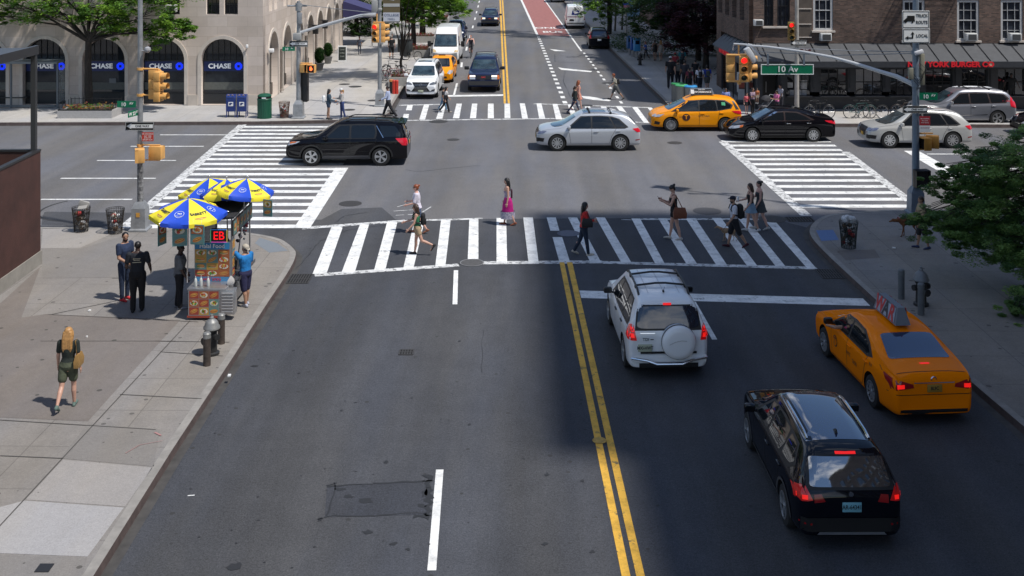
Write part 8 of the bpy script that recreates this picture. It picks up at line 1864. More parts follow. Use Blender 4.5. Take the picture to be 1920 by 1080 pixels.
# ================================================================= planting
SOIL=mat('soil',(.05,.035,.025),.95)
def leaves(b,n,center,rad,size,rr,mi=0,flat=.6):
 for _ in range(n):
  while True:
   p=Vector((rr.uniform(-1,1),rr.uniform(-1,1),rr.uniform(-1,1)))
   if p.length<=1:break
  c=center+Vector((p.x*rad[0],p.y*rad[1],p.z*rad[2]))
  s=size*rr.uniform(.6,1.3);a=rr.uniform(0,6.28);t=rr.uniform(-1,1)*flat+.1
  u=Vector((math.cos(a),math.sin(a),t*.7)).normalized();w=Vector((-math.sin(a),math.cos(a),rr.uniform(-.8,.8))).normalized()
  b.add([c-u*s,c-w*s*.38,c+u*s,c+w*s*.38],[(0,1,2,3)],mi)
def leaf_mats(key,cols):
 ms=[]
 for k,c in enumerate(cols):
  nm='leaf_%s_%d'%(key,k)
  if nm not in MC:
   m=mat(nm,c,.6,var=.25,scale=.9,spec=.3);nt=m.node_tree;bs=nt.nodes['Principled BSDF']
   tr=nt.nodes.new('ShaderNodeBsdfTranslucent');tr.inputs['Color'].default_value=(c[0]*1.5,c[1]*1.6,c[2]*.8,1);mx=nt.nodes.new('ShaderNodeMixShader');mx.inputs[0].default_value=.28
   out=[q for q in nt.nodes if q.type=='OUTPUT_MATERIAL'][0];nt.links.new(bs.outputs[0],mx.inputs[1]);nt.links.new(tr.outputs[0],mx.inputs[2]);nt.links.new(mx.outputs[0],out.inputs[0])
  ms.append(MC[nm])
 return ms
BARK=mat('bark',(.035,.028,.022),.9,var=.3,scale=8,bump=.5,bscale=25)
def tree(label,base,trunk_r,fork_z,tips,cols,key,nleaf,lsize,crad,seed,group=None,spread=.8,drop=0,cat='tree'):
 """tips: crown clump centres relative to base; each reached by a limb from the fork"""
 rr=random.Random(seed);r=empty('street_tree',base);tag(r,label,cat,group);b=MB();f=MB()
 fork=Vector((rr.uniform(-.1,.1),rr.uniform(-.1,.1),fork_z))
 b.tube([(0,0,0),(.03,.0,fork_z*.3),(-.03,.02,fork_z*.7),fork],[trunk_r*1.25,trunk_r,trunk_r*.9,trunk_r*.85],10)
 for tx in tips:
  t=Vector(tx[:3]);cr=tx[3]if len(tx)>3 else crad
  m1=fork.lerp(t,.35)+Vector((rr.uniform(-.2,.2),rr.uniform(-.2,.2),.15+rr.uniform(0,.3)));m2=fork.lerp(t,.7)+Vector((rr.uniform(-.3,.3),rr.uniform(-.3,.3),rr.uniform(0,.3)))
  b.tube([fork,m1,m2,t],[trunk_r*.46,trunk_r*.28,trunk_r*.16,trunk_r*.05],7)
  for k in range(7):
   q=(m1 if k%3==0 else m2).lerp(t,rr.random());e=t+Vector((rr.gauss(0,cr*.6),rr.gauss(0,cr*.6),rr.gauss(0,cr*.35)));b.tube([q,q.lerp(e,.5)+Vector((0,0,.1)),e],[trunk_r*.14,trunk_r*.08,.008],4)
   for j in range(4):
    sub=e+Vector((rr.gauss(0,cr*.42),rr.gauss(0,cr*.42),rr.gauss(0,cr*.26)-drop*rr.random()))
    rad=cr*rr.uniform(.16,.40);leaves(f,max(3,int(nleaf*rr.uniform(.4,1.3)/28)),sub,(rad*1.25,rad*1.25,rad*.6),lsize,rr,rr.randrange(len(cols)))
 b.build('trunk',BARK,r);f.build('crown',leaf_mats(key,cols),r,smooth=0);return r
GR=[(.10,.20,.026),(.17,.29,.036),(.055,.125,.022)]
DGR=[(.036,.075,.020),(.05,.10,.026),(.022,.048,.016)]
v=P(166,209,.15);d=v.y
def tp(px,py,dy=0,r=1.2):yy=v.y+dy;return(XA(px,yy)-v.x,dy,10-(py+127)*yy/F-.15,r)
tree('spreading green tree growing from the planter before the stone bank building',v,.20,LZ(78),[tp(40,10,-1,1.3),tp(-20,-5,.5,1.2),tp(100,15,.5,1.2),tp(100,-30,.5,1.6),tp(165,15,.3,1.0),tp(210,22,-.5,1.2),tp(240,45,.3,.9),tp(225,-20,0,1.5),tp(290,20,-.5,1.2),tp(325,60,-.6,.85),tp(345,50,.2,.6),tp(275,62,-.3,.9),tp(300,-25,.4,1.5),tp(160,-50,.4,1.8),tp(20,-55,0,1.8),tp(0,30,.4,.7),tp(250,-70,0,1.6)],GR,'fresh',1900,.11,1.2,11)
def planter(loc,w,l,h,rz,label,wall,flowers,rail=False,seed=1):
 r=empty('planter',loc,rz);tag(r,label,'planter');b=MB()
 for x,y,a,c in((0,-l/2,w,.12),(0,l/2,w,.12),(-w/2,0,.12,l),(w/2,0,.12,l)):b.box((x,y,h/2),(a+(.12 if a>c else 0)-(.24 if c>a else 0)*0,c-(.12 if c>a else 0),h))
 b.build('kerb_wall',wall,r,smooth=0);b=MB();b.box((0,0,h*.8),(w-.12,l-.12,.06));b.build('soil',SOIL,r,smooth=0)
 rr=random.Random(seed);f=MB()
 for k in range(int(w*l*30)):leaves(f,5,Vector((rr.uniform(-.46,.46)*w,rr.uniform(-.44,.44)*l,h+rr.uniform(0,.2))),(.14,.14,.12),.075,rr,rr.randrange(len(flowers)))
 f.build('flowers',leaf_mats('fl%s'%seed,flowers),r,smooth=0)
 if rail:
  b=MB();n=12
  for k in range(n+1):
   x=-w/2+w*k/n;b.cyl((x,l/2-.04,h*.9),(x,l/2-.04,h+.5),.012,n=5);b.cyl((x,-l/2+.04,h*.9),(x,-l/2+.04,h+.12),.012,n=5)
  for sx in(-1,1):
   for k in range(5):b.cyl((sx*(w/2-.03),-l/2+l*k/4,h*.9),(sx*(w/2-.03),-l/2+l*k/4,h+.42),.016,n=5)
  b.tube([(-w/2,l/2-.04,h+.4),(w/2,l/2-.04,h+.4)],.016,5);b.box((0,-l/2-.0,h+.02),(w+.1,.08,.10));b.build('railing',BLACK,r,smooth=0)
pv=P(170,217,.15);planter((pv.x,pv.y,.15),2.75,1.6,.40,0,'stone planter with flowers and small black railing round the tree before the bank',mat('planter_stone',(.36,.35,.34),.8,var=.1),[(.05,.13,.02),(.30,.06,.05),(.07,.16,.03),(.35,.16,.05)],True,3)
for px,py,top,w,lab in((599,133,90,.62,'clipped round topiary bush in a grey pot, nearer one'),(615,120,81,.60,'clipped round topiary bush in a grey pot, farther one')):
 v=P(px,py-1,.15);r=empty('topiary_bush',v);tag(r,lab,'bush','topiary bushes by the stone building');d=v.y;b=MB();b.lathe([(.20,0),(.22,.04),(.33,.50),(.35,.52),(.30,.53)],20);b.build('pot',mat('pot_grey',(.18,.18,.175),.7),r)
 rr=random.Random(px);f=MB();h=(py-top)*d/F;zc=.5+(h-.5)/2;rz_=(h-.5)/2
 for k in range(900):
  u=Vector((rr.gauss(0,1),rr.gauss(0,1),rr.gauss(0,1))).normalized()*(rr.uniform(.88,1.03));leaves(f,4,Vector((u.x*w*.9*.62,u.y*w*.9*.62,zc+u.z*rz_)),(.04,.04,.04),.045,rr,rr.randrange(3))
 f.ell((0,0,zc),(w*.5,w*.5,rz_*.86),16,mi=2);f.build('foliage',leaf_mats('top',[(.03,.085,.015),(.045,.12,.02),(.015,.045,.010)]),r,smooth=0)
TG='street trees along the far left kerb'
for k,(px,py,tr,fz,lab,tips)in enumerate(((752,146,.10,LZ(80),'slim forked tree beside the bicycles on the far left kerb',None),(775,96,.20,4.0,'dark-trunked tree beyond the bicycles, nearest the white van',None),(792,72,.26,4.0,'thick-trunked tree in the farther red-flowered planter',None),(806,50,.2,4.0,'thin tree farther up the left kerb beyond the planters',None),(838,16,.2,4.5,'tree at the top of the left kerb beside the parked cars',None),(668,66,.22,3.6,'leafy tree in the shadowed garden past the blue awning',None))):
 v=P(px,py,.15);d=v.y
 if k==0:tips=[tp(740,36,0,.5),tp(775,30,.4,.6),tp(750,10,.3,.8),tp(765,-10,0,1.0),(0,-2,8.8,2.2),(-1.5,-2.4,8.6,2.0),(1.5,-2,9,2.0),(2.8,-1.5,9,1.6),(-.5,.5,9.2,2)];n=1700
 elif k==1:tips=[tp(770,12,0,1.2),tp(800,5,-1,1.3),tp(825,22,0,1.0),tp(750,-5,.5,1.3),tp(790,-30,0,1.7),tp(850,8,.3,.9),tp(835,-22,.5,1.4),tp(812,36,-.5,.7),(-1.5,-2,9,2.2),(1,-3,9.2,2.2),(2.6,1,9,2)];n=1500
 elif k==2:tips=[tp(800,10,0,1.6),tp(830,15,0,1.3),tp(855,12,-1,1.0),tp(780,5,0,1.5),tp(760,18,0,1.2),tp(820,-30,0,2.0),tp(862,-12,0,1.1)];n=1500
 elif k==3:tips=[tp(800,8,0,1.5),tp(825,0,0,1.5),tp(770,10,0,1.8),tp(800,-30,0,2)];n=1000
 elif k==4:tips=[tp(840,-20,0,1.6),tp(860,-15,0,1.5),tp(830,-40,0,2.2)];n=800
 else:tips=[tp(690,40,0,1.3),tp(705,20,0,1.6),tp(660,25,.5,1.2),tp(715,50,0,1.1),tp(700,-5,0,2.0),tp(672,60,-.3,.9),tp(690,70,0,1.0)];n=1600
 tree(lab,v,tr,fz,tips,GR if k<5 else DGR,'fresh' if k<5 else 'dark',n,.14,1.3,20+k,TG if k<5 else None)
for px,py,w,l,lab,sd in((788,78,2.6,2.0,'concrete planter of red flowers round the thick-trunked tree',5),(786,103,1.6,3.2,'concrete planter with red plants at the kerb beside the yellow and white vehicles',6),(757,158,1.7,1.5,'low concrete planter of dark red plants behind the bicycles',7),(820,42,2.4,3.0,'farther concrete planter up the left kerb',8)):
 v=P(px,py,.15);planter((v.x,v.y,.15),w,l,.55,ROT,lab,mat('planter_concrete',(.34,.33,.31),.8,var=.1),[(.16,.02,.02),(.22,.03,.03),(.05,.08,.02)],False,sd)
v=P(690,64,.15);r=empty('garden_hedge',v);tag(r,'dark shrub mass with orange and white blossoms in the garden past the awning','hedge');rr=random.Random(4);f=MB()
for k in range(900):leaves(f,7,Vector((rr.uniform(-3.2,1.6),rr.uniform(0,3),rr.uniform(.1,3.4))),(.35,.35,.3),.12,rr,rr.choice([0,0,1,2,2,3 if k%9==0 else 0,4 if k%11==0 else 2]))
f.build('foliage',leaf_mats('hedge',DGR+[(.4,.10,.03),(.5,.45,.4)]),r,smooth=0)
PUR=[(.060,.022,.034),(.085,.032,.044),(.03,.014,.022)]
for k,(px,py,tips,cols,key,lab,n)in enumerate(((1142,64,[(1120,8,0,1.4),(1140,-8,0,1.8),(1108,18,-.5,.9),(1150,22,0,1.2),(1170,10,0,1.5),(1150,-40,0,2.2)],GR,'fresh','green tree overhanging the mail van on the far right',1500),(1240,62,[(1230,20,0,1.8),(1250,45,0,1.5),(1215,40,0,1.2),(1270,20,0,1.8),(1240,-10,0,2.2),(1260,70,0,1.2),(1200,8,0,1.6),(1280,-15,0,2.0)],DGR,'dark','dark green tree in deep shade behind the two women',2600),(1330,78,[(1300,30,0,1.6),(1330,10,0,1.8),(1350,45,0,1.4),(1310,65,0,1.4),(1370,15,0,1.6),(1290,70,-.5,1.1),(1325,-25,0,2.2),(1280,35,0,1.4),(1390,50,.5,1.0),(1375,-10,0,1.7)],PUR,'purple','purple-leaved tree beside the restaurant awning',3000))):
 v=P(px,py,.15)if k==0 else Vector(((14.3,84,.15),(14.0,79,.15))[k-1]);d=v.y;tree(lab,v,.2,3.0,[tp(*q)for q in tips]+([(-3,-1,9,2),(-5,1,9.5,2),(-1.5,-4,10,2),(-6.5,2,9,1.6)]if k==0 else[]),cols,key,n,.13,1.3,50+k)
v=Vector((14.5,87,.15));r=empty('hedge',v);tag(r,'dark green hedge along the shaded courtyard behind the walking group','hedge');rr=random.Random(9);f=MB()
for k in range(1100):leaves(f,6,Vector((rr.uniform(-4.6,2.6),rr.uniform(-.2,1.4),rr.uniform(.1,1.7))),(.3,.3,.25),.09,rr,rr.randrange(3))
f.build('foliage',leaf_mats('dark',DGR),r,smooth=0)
v=P(1140,92,.15);r=empty('shrub_bed',v);tag(r,'low dark shrubs in a bed beside the parked black hatchback','shrubs');f=MB()
for k in range(380):leaves(f,6,Vector((rr.uniform(.3,2.2),rr.uniform(-3,4),rr.uniform(.05,1.0))),(.3,.3,.25),.09,rr,rr.randrange(3))
f.build('foliage',leaf_mats('dark',DGR),r,smooth=0)
for px,py,lab in((1145,60,'slim pale trunk nearest the mail van'),(1153,58,'slim pale trunk in the middle of three'),(1166,56,'slim leaning pale trunk beside the bus sign')):
 v=P(px,py,.15);r=empty('street_tree',v);tag(r,lab,'tree');b=MB();b.tube([(0,0,0),(.1,0,2),(-.15,0,4.4),(.1,0,7)],[.11,.09,.08,.05],7);b.build('trunk',mat('bark_pale',(.16,.15,.12),.9,var=.3),r)
 f=MB();rr=random.Random(px)
 for k in range(60):leaves(f,7,Vector((rr.gauss(0,.9),rr.gauss(0,.9),6.6+rr.gauss(0,.8))),(.3,.3,.2),.13,rr,rr.randrange(3))
 f.build('crown',leaf_mats('fresh',GR),r,smooth=0)
vb=Vector((17.6,30.2,.15));v=vb;d=v.y
def tq(px,py,yy,r):return(XA(px,yy)-v.x,yy-v.y,10-(py+127)*yy/F-.15,r)
tree('dark green honey locust whose drooping branches enter at the right edge of the picture',vb,.13,3.6,[tq(1895,300,30,.8),tq(1905,268,30.2,.6),tq(1850,290,31,.45),tq(1820,345,31,.5),tq(1860,330,30.5,.6),tq(1870,400,30.5,.7),tq(1900,400,30,.8),tq(1800,440,31,.4),tq(1850,320,31,.6),tq(1915,350,30.5,.7),tq(1860,380,31,.7),tq(1800,395,31.5,.55),tq(1770,345,31.5,.4),tq(1765,410,31,.45),tq(1735,400,31.5,.32),tq(1830,440,30.5,.6),tq(1880,430,30,.7),tq(1885,465,29.5,.5),tq(1920,470,29,.6),tq(1910,570,28,.32),tq(1945,540,28,.7),tq(1950,400,30,.9),tq(1990,300,30,1.0),tq(1980,470,29,.9),tq(1800,310,31.8,.4),tq(1875,340,30.2,.5),tq(1840,360,30.8,.5)],[(.11,.20,.06),(.19,.30,.085),(.06,.12,.04),(.14,.23,.07)],'locust',7200,.042,1.0,77,drop=.35)
# ================================================================= hot-dog cart and its umbrellas
INOX=mat('stainless',(.42,.42,.43),.32,.75,var=.1,scale=4);INOXD=mat('stainless_dark',(.12,.12,.125),.4,.6,var=.2,scale=5)
cv0=P(352,600,.15);cw=P(412,600,.15)
CX,CY=cv0.x,cv0.y;CW=.98;CL=2.5
cart=empty('food_cart',(CX,CY,.15),R(-1));tag(cart,'stainless steel hot dog cart covered with food photographs and a red LED sign','food cart')
rr=random.Random(5)
FOOD=[mat('food_%d'%k,c,.55)for k,c in enumerate([(.55,.25,.06),(.42,.09,.03),(.55,.05,.03),(.08,.26,.03),(.62,.52,.10),(.5,.35,.18),(.18,.07,.03),(.62,.58,.48)])]
def food_cell(b,cx,cz,w,h,y,ax='Y',kind=None):
 """a printed food photograph: ground colour, plate, bun and filling as flat shapes"""
 base=len(FOOD)+rr.randrange(4)
 def el(dx,dz,rx_,rz_,mi,lay,rot=0):
  pts=[]
  for k in range(14):
   a=2*PI*k/14;u=rx_*math.cos(a);v_=rz_*math.sin(a);pts.append((dx+u*math.cos(rot)-v_*math.sin(rot),dz+u*math.sin(rot)+v_*math.cos(rot)))
  off=lay*.0022
  vs=[Vector((cx+p[0],y-off,cz+p[1]))if ax=='Y' else Vector((y+off,cx+p[0],cz+p[1]))for p in pts]
  b.add(vs,[tuple(range(14))],mi)
 q=[(-w/2,-h/2),(w/2,-h/2),(w/2,h/2),(-w/2,h/2)]
 b.add([Vector((cx+p[0],y-.001,cz+p[1]))if ax=='Y' else Vector((y+.001,cx+p[0],cz+p[1]))for p in q],[(0,1,2,3)],base)
 k=rr.randrange(3)if kind is None else kind;rot=rr.uniform(.1,.5)
 if k==0:el(0,0,w*.42,h*.26,0,1,rot);el(0,.02*h,w*.40,h*.13,1,2,rot);el(.02*w,.05*h,w*.3,h*.035,4,3,rot)
 elif k==1:el(0,-.02*h,w*.40,h*.36,7,1,0);[el(rr.uniform(-.2,.2)*w,rr.uniform(-.18,.18)*h,w*.13,h*.12,rr.choice([0,1,2,3,4]),2+j%3,rr.uniform(0,3))for j in range(9)]
 else:el(0,-.08*h,w*.36,h*.20,5,1,0);el(0,.02*h,w*.38,h*.12,3,2,.1);el(0,.05*h,w*.34,h*.09,2,3,-.1);el(0,.14*h,w*.33,h*.16,0,4,0)
FM=FOOD+[mat('photo_ground_%d'%k,c,.5)for k,c in enumerate([(.34,.10,.03),(.45,.26,.05),(.30,.05,.03),(.12,.22,.20)])]
LW=cw.x-cv0.x
b=MB();b.rbox((CW/2,.35,.44),(CW-.02,.68,.64),.02);b.rbox((CW/2,1.5,.48),(CW,1.75,.58),.02);b.build('lower_cabinet',INOX,cart)
b=MB();b.box((LW/2+.02,-.0,.09),(LW+.06,.06,.05));b.build('bumper_board',mat('red_brown_board',(.30,.05,.03),.6),cart,smooth=0)
b=MB();b.box((.42,-.012,.44),(.80,.02,.64));pn=b.build('photo_panel',INOX,cart,smooth=0)
b=MB()
for i in range(3):
 for j_ in range(3):food_cell(b,.165+i*.255,.235+j_*.205,.245,.19,-.025,kind=0 if(i+j_)%2==0 else None)
b.build('food_photos',FM,pn,smooth=0)
b=MB();b.rbox((1.02,.10,.46),(.36,.26,.62),.01);lv=b.build('louvre_door',INOX,cart)
b=MB()
for k in range(7):b.box((1.02,-.04,.22+k*.078),(.28,.03,.04),rx=.5)
b.build('louvre_slats',mat('louvre_pale',(.35,.35,.36),.4,.4),lv,smooth=0)
b=MB();b.rbox((CW/2,.28,.785),(CW+.02,.62,.05),.01);b.build('counter',INOX,cart)
for k,(x,c_)in enumerate(((.14,'white'),(.27,'white'),(.46,'white'))):
 b=MB();b.lathe([(.035,0),(.04,.01),(.04,.15),(.022,.20),(.012,.21),(.01,.26),(.0,.265)],12,caps=False);o=b.build('squeeze_bottle',mat('bottle_clear',(.50,.52,.50),.3));o.location=(CX+x+.02,CY+.14+.03*(k%2),.15+.812);tag(o,['white squeeze bottle at the left end of the cart counter','white squeeze bottle second from left on the cart counter','white squeeze bottle at the right of the three on the cart counter'][k],'bottle')
TZ=2.05;x1=.88
b=MB();b.box((.46,.60,1.31),(.92,.05,1.02));up=b.build('menu_panel',INOX,cart,smooth=0)
b=MB();b.box((.46,.565,1.72),(.90,.012,.17));bl=b.build('title_strip',mat('title_blue',(.03,.20,.42),.5),up,smooth=0);text_obj('Halal Food',.15,SIGNW,bl,(.46,.55,1.72),bold=.01,thick=.004)
b=MB()
for j_ in range(4):
 for i in range(3):food_cell(b,.16+i*.30,1.015+j_*.178,.295,.174,.570)
b.build('food_photos',FM,up,smooth=0)
b=MB();b.box((.46,.555,.865),(.88,.012,.11));o=b.build('drink_strip',mat('drink_blue',(.06,.22,.42),.5),up,smooth=0);text_obj('HOT DOG',.10,mat('dogred',(.5,.02,.02),.5),o,(.46,.54,.865),bold=.02,thick=.004)
b=MB();b.rbox((.68,.45,2.03),(.44,.10,.35),.02);led=b.build('led_sign',BLACK,cart)
text_obj('EB',.30,mat('led_red',(.8,.0,.01),.5,emit=(1,.008,.012),es=.9),led,(.68,.385,2.03),bold=.0,thick=.008,sx=.95)
b=MB()
for k in range(4):pass
for(x,z,w_,h_,mi)in((.68,2.19,.42,.012,0),(.68,1.87,.42,.012,1),(.47,2.03,.012,.33,2),(.89,2.03,.012,.33,3)):b.box((x,.395,z),(w_,.008,h_),mi=mi)
b.build('led_border',[mat('rb_%d'%k,c,.5,emit=c,es=.3)for k,c in enumerate([(.1,.3,.9),(.8,.1,.6),(.1,.7,.3),(.8,.6,.1)])],led,smooth=0)
for x,y in((.03,.62),(.03,2.45),(CW-.03,.62),(CW-.03,2.45)):b=MB();b.cyl((x,y,.75),(x,y,2.45),.022,n=8);b.build('frame_post',INOX,cart)
b=MB();b.add([Vector(q)for q in[(-.05,.5,2.34),(CW+.05,.5,2.44),(CW+.05,2.6,2.48),(-.05,2.6,2.40),(-.05,.5,2.40),(CW+.05,.5,2.50),(CW+.05,2.6,2.54),(-.05,2.6,2.46)]],[(0,3,2,1),(4,5,6,7),(0,1,5,4),(1,2,6,5),(2,3,7,6),(3,0,4,7)]);b.build('roof',mat('cart_roof_dark',(.03,.03,.033),.6),cart,smooth=0)
b=MB();b.box((.0,1.55,1.5),(.04,1.85,1.45));b.build('side_wall',INOXD,cart,smooth=0)
b=MB();b.box((x1+.04,.80,1.35),(.03,.40,1.0));sp_=b.build('side_menu',INOX,cart,smooth=0);b=MB()
for j_ in range(4):food_cell(b,.80,.98+j_*.24,.36,.21,x1+.06,'X')
b.build('food_photos',FM,sp_,smooth=0)
b=MB();b.box((CW+.02,1.50,2.18),(.03,1.9,.42));sp_=b.build('fascia_menu',mat('fascia_dark',(.04,.03,.03),.6),cart,smooth=0);b=MB()
for i in range(6):food_cell(b,.70+i*.32,2.18,.30,.36,CW+.04,'X')
b.build('food_photos',FM,sp_,smooth=0)
b=MB();b.rbox((.60,1.5,.80),(.70,1.75,.06),.01);b.rbox((.55,1.1,.92),(.4,.5,.2),.02);b.rbox((.6,1.8,.94),(.5,.5,.24),.02);b.build('griddle',INOXD,cart)
b=MB();b.box((CW+.06,1.5,.80),(.14,1.7,.03));b.box((CW+.14,1.5,.82),(.02,1.7,.08));b.build('serving_shelf',INOXD,cart,smooth=0)
b=MB();b.lathe([(.0,-.04),(.22,-.04),(.24,-.02),(.24,.02),(.22,.04),(.0,.04)],24,(CW-.03,.70,.24),'X',caps=False);w=b.build('wheel',RUB,cart);b=MB();b.lathe([(.0,.045),(.14,.045),(.15,.03)],20,(CW-.02,.70,.24),'X',caps=False);b.build('rim',WHITE,w)
b=MB()
for k in range(26):b.ell((rr.uniform(.7,.95),rr.uniform(1.9,2.4),1.65+rr.uniform(-.22,.3)),rr.uniform(.03,.06),7,mi=rr.randrange(4))
b.build('snack_packets',[mat('pk0',(.45,.03,.04),.4),mat('pk1',(.55,.55,.55),.4),mat('pk2',(.05,.05,.06),.4),mat('pk3',(.4,.1,.2),.4)],cart)
b=MB();b.loft([[Vector((1.02+x*w_,.30+y*w_,z-.19))for x,y in((-1,-1),(1,-1),(1,1),(-1,1))]for w_,z in((.06,1.0),(.08,1.04),(.07,1.12),(.03,1.19),(.015,1.22))]);b.build('plastic_bag',mat('bag_translucent',(.5,.48,.46),.4),cart)
UY=mat('umbrella_yellow',(.80,.68,.03),.65,var=.05,scale=5);UB=mat('umbrella_blue',(.012,.07,.55),.6,var=.05,scale=5);UK=mat('umbrella_ink',(.02,.025,.04),.6);UWH=mat('umbrella_white',(.6,.65,.75),.6)
def umbrella(label,ax,ay,az,rad,drop,rot,tilt=(0,0),pole_to=None,seed=0,lift=0.0):
 root=empty('sun_umbrella',(ax,ay,az));root.rotation_euler=(tilt[0],tilt[1],rot);tag(root,label,'umbrella','cart umbrellas');n=8
 def sp(u,a0,a1,t):
  """point on panel: t 0..1 from apex to rim, u 0..1 across, slightly sagging cloth"""
  rr_=rad*t;a=a0+(a1-a0)*u;chord=math.cos((a1-a0)/2)/math.cos(abs(u-.5)*(a1-a0));rr2=rr_*(1-.9*(1-chord));z=-drop*(t**1.25)-.035*math.sin(PI*u)*t
  if t>.98:rr2*=1-.05*math.sin(PI*u)
  return Vector((rr2*math.cos(a),rr2*math.sin(a),z))
 for k in range(n):
  a0=2*PI*k/n;a1=2*PI*(k+1)/n;b=MB();NU,NT=6,8;g=[[sp(i/NU,a0,a1,j_/NT)for i in range(NU+1)]for j_ in range(NT+1)]
  g.append([Vector((q.x*1.0,q.y*1.0,q.z-.10))for q in g[-1]])
  vs=[q for row in g for q in row];fs=[]
  for j_ in range(NT+1):
   for i in range(NU):fs.append((j_*(NU+1)+i,(j_+1)*(NU+1)+i,(j_+1)*(NU+1)+i+1,j_*(NU+1)+i+1))
  b.add(vs,fs);blue=k%2==1
  pan=b.build('canopy_panel',UB if blue else UY,root,smooth=50)
  def lay(tb,t0,sc,m,nm,up=.02):
   o=MB();am=(a0+a1)/2
   vv=[]
   for q in tb.v:
    t=t0-q.y*sc/rad;u=.5+q.x*sc/(max(t,.05)*rad*(a1-a0));p_=sp(min(max(u,0),1),a0,a1,min(max(t,0),1));vv.append(p_+Vector((0,0,up)))
   o.add(vv,tb.f);o.build(nm,m,pan,smooth=0)
  if blue:
   c=MB();N=20
   for k2 in range(N):
    p0=2*PI*k2/N;p1=2*PI*(k2+1)/N
    c.add([Vector((math.cos(q)*rq*1.15,math.sin(q)*rq,0))for q,rq in((p0,1),(p1,1),(p1,.9),(p0,.9))],[(0,1,2,3)])
   lay(c,.66,.115*rad,UWH,'emblem_ring',.012)
   tb=text_mb('NEW YORK',1.0,.02);lay(tb,.72,.035*rad,UWH,'emblem_word',.012)
   c=MB()
   for xx in(-.5,0,.5):c.add([Vector((xx-.18,.0,0)),Vector((xx+.18,.0,0)),Vector((xx+.18,.45,0)),Vector((xx,.62,0)),Vector((xx-.18,.45,0))],[(0,1,2,3,4)])
   lay(c,.66,.085*rad,UWH,'emblem_towers',.012)
  else:
   tb=text_mb('SABRETT',1.0,.03);lay(tb,.68,.118*rad,UK,'lettering',.012)
   c=MB();c.add([Vector((.95*math.cos(q)*2.1,.38*math.sin(q),0))for q in[2*PI*j_/16 for j_ in range(16)]],[tuple(range(16))]);lay(c,.84,.085*rad,mat('print_bun',(.62,.42,.10),.7),'hot_dog_print',.010)
   c=MB();c.add([Vector((.98*math.cos(q)*2.1,.14*math.sin(q),0))for q in[2*PI*j_/16 for j_ in range(16)]],[tuple(range(16))]);lay(c,.83,.085*rad,mat('print_sausage',(.45,.14,.04),.7),'hot_dog_print',.014)
 b=MB()
 for k in range(n):a=2*PI*k/n;b.tube([(0,0,-.03),Vector((rad*.5*math.cos(a),rad*.5*math.sin(a),-drop*.42-.03)),Vector((rad*math.cos(a),rad*math.sin(a),-drop-.01))*1.03],.007,4)
 b.build('ribs',ALU,root);b=MB();b.cyl((0,0,.07),(0,0,-(az-1.0)),.018,n=8);b.ell((0,0,.06),.03,8);b.build('pole',ALU,root);return root
def U(px,py,d):return(XA(px,d),d,ZA(py,d))
u1=U(354,372,28.0);umbrella('yellow and blue hot dog umbrella nearest the viewer over the front of the cart',*u1,.97,.38,R(17),(R(3),R(1)))
u2=U(463,335,29.3);umbrella('yellow and blue hot dog umbrella at the right side of the cart',*u2,.77,.32,R(25),(R(2),R(6)))
u3=U(393,334,30.6);umbrella('yellow and blue hot dog umbrella at the back left of the cart',*u3,.90,.36,R(10),(R(1),R(-6)))
u4=U(425,336,30.0);umbrella('mostly yellow hot dog umbrella squeezed between the left and right ones',*u4,.72,.38,R(48),(R(-6),R(3)))
def hang(px,py,d,w,h,rz,label):
 x,y,z=U(px,py,d);r=empty('menu_card',(x,y,z),rz);tag(r,label,'menu card','laminated menu cards hanging from the umbrellas');b=MB();b.rbox((0,0,0),(w,.012,h),.004);b.build('card',mat('card_teal',(.10,.26,.26),.5),r,smooth=0);b=MB()
 for k in(0,1):food_cell(b,0,(k-.5)*h*.48,w*.84,h*.42,-.010,kind=1 if k else 0)
 pf=b.build('food_photos',FM,r,smooth=0);pb=pf.copy();COL.objects.link(pb);pb.rotation_euler=(0,0,PI);b=MB();b.cyl((-w*.3,0,h/2),(-w*.3,0,h/2+.15),.003,n=4);b.cyl((w*.3,0,h/2),(w*.3,0,h/2+.15),.003,n=4);b.build('string',WHITE,r)
hang(337,442,27.3,.36,.52,R(12),'menu card hanging second from the left under the front umbrella');hang(304,440,27.7,.34,.52,R(70),'menu card turned edge-on at the far left of the front umbrella');hang(370,440,27.2,.38,.50,R(-12),'menu card hanging right of centre under the front umbrella')
hang(502,390,28.8,.30,.44,R(-25),'menu card hanging from the right-hand umbrella')
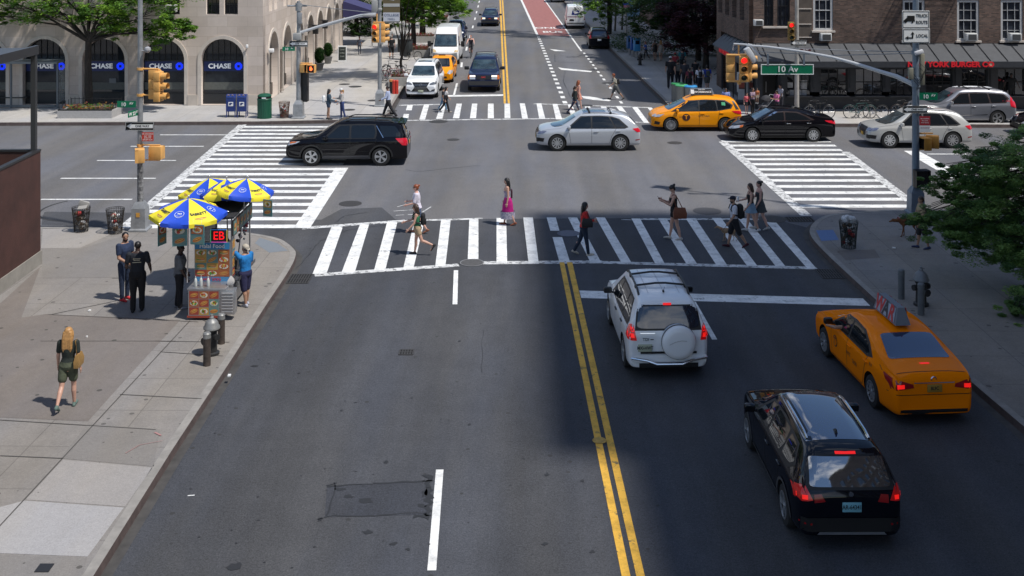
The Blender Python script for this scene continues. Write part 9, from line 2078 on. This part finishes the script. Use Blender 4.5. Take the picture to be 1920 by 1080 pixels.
# ================================================================= camera, light, world
cam=bpy.data.cameras.new('camera');co=bpy.data.objects.new('camera',cam);COL.objects.link(co);SC.camera=co
co.location=(0,0,HC);co.rotation_euler=(PI/2,0,0);cam.sensor_width=36;cam.lens=F*36/1920;cam.shift_y=-(540-Y0)/1920;cam.clip_start=.5;cam.clip_end=2000
S_=Vector((.50,-.26,1.0)).normalized()
sun=bpy.data.lights.new('sun','SUN');so=bpy.data.objects.new('sun',sun);COL.objects.link(so);sun.energy=4.7;sun.angle=R(1.8);sun.color=(1,.96,.90)
so.rotation_euler=(-S_).to_track_quat('-Z','Y').to_euler()
w=bpy.data.worlds.new('World');SC.world=w;w.use_nodes=True;nt=w.node_tree;bg=nt.nodes['Background']
sky=nt.nodes.new('ShaderNodeTexSky');sky.sky_type='NISHITA';sky.sun_disc=False;sky.sun_elevation=math.asin(S_.z);sky.sun_rotation=math.atan2(S_.x,S_.y);sky.air_density=1.0;sky.dust_density=.1;sky.ozone_density=3.5
tcw=nt.nodes.new('ShaderNodeTexCoord');cn=nt.nodes.new('ShaderNodeTexNoise');cn.inputs['Scale'].default_value=3.2;cn.inputs['Detail'].default_value=8;cn.inputs['Roughness'].default_value=.62
nt.links.new(tcw.outputs['Generated'],cn.inputs['Vector']);cr=nt.nodes.new('ShaderNodeMapRange');cr.inputs['From Min'].default_value=.52;cr.inputs['From Max'].default_value=.66;nt.links.new(cn.outputs['Fac'],cr.inputs['Value'])
cm_=nt.nodes.new('ShaderNodeMix');cm_.data_type='RGBA';cm_.inputs['B'].default_value=(9.5,9.8,10.5,1);nt.links.new(cr.outputs['Result'],cm_.inputs['Factor']);nt.links.new(sky.outputs[0],cm_.inputs['A'])
nt.links.new(cm_.outputs['Result'],bg.inputs[0]);bg.inputs[1].default_value=.125
SC.view_settings.view_transform='Standard';SC.view_settings.look='None';SC.view_settings.exposure=-0.05;SC.view_settings.gamma=1
bpy.data.scenes.remove(TMP)
for o in COL.objects:
 if o.get('label')and len(o['label'].split())>16:print('LONG',len(o['label'].split()),o['label'])
SC.cycles.max_bounces=6;SC.cycles.diffuse_bounces=3;SC.cycles.transparent_max_bounces=8;SC.cycles.use_denoising=True
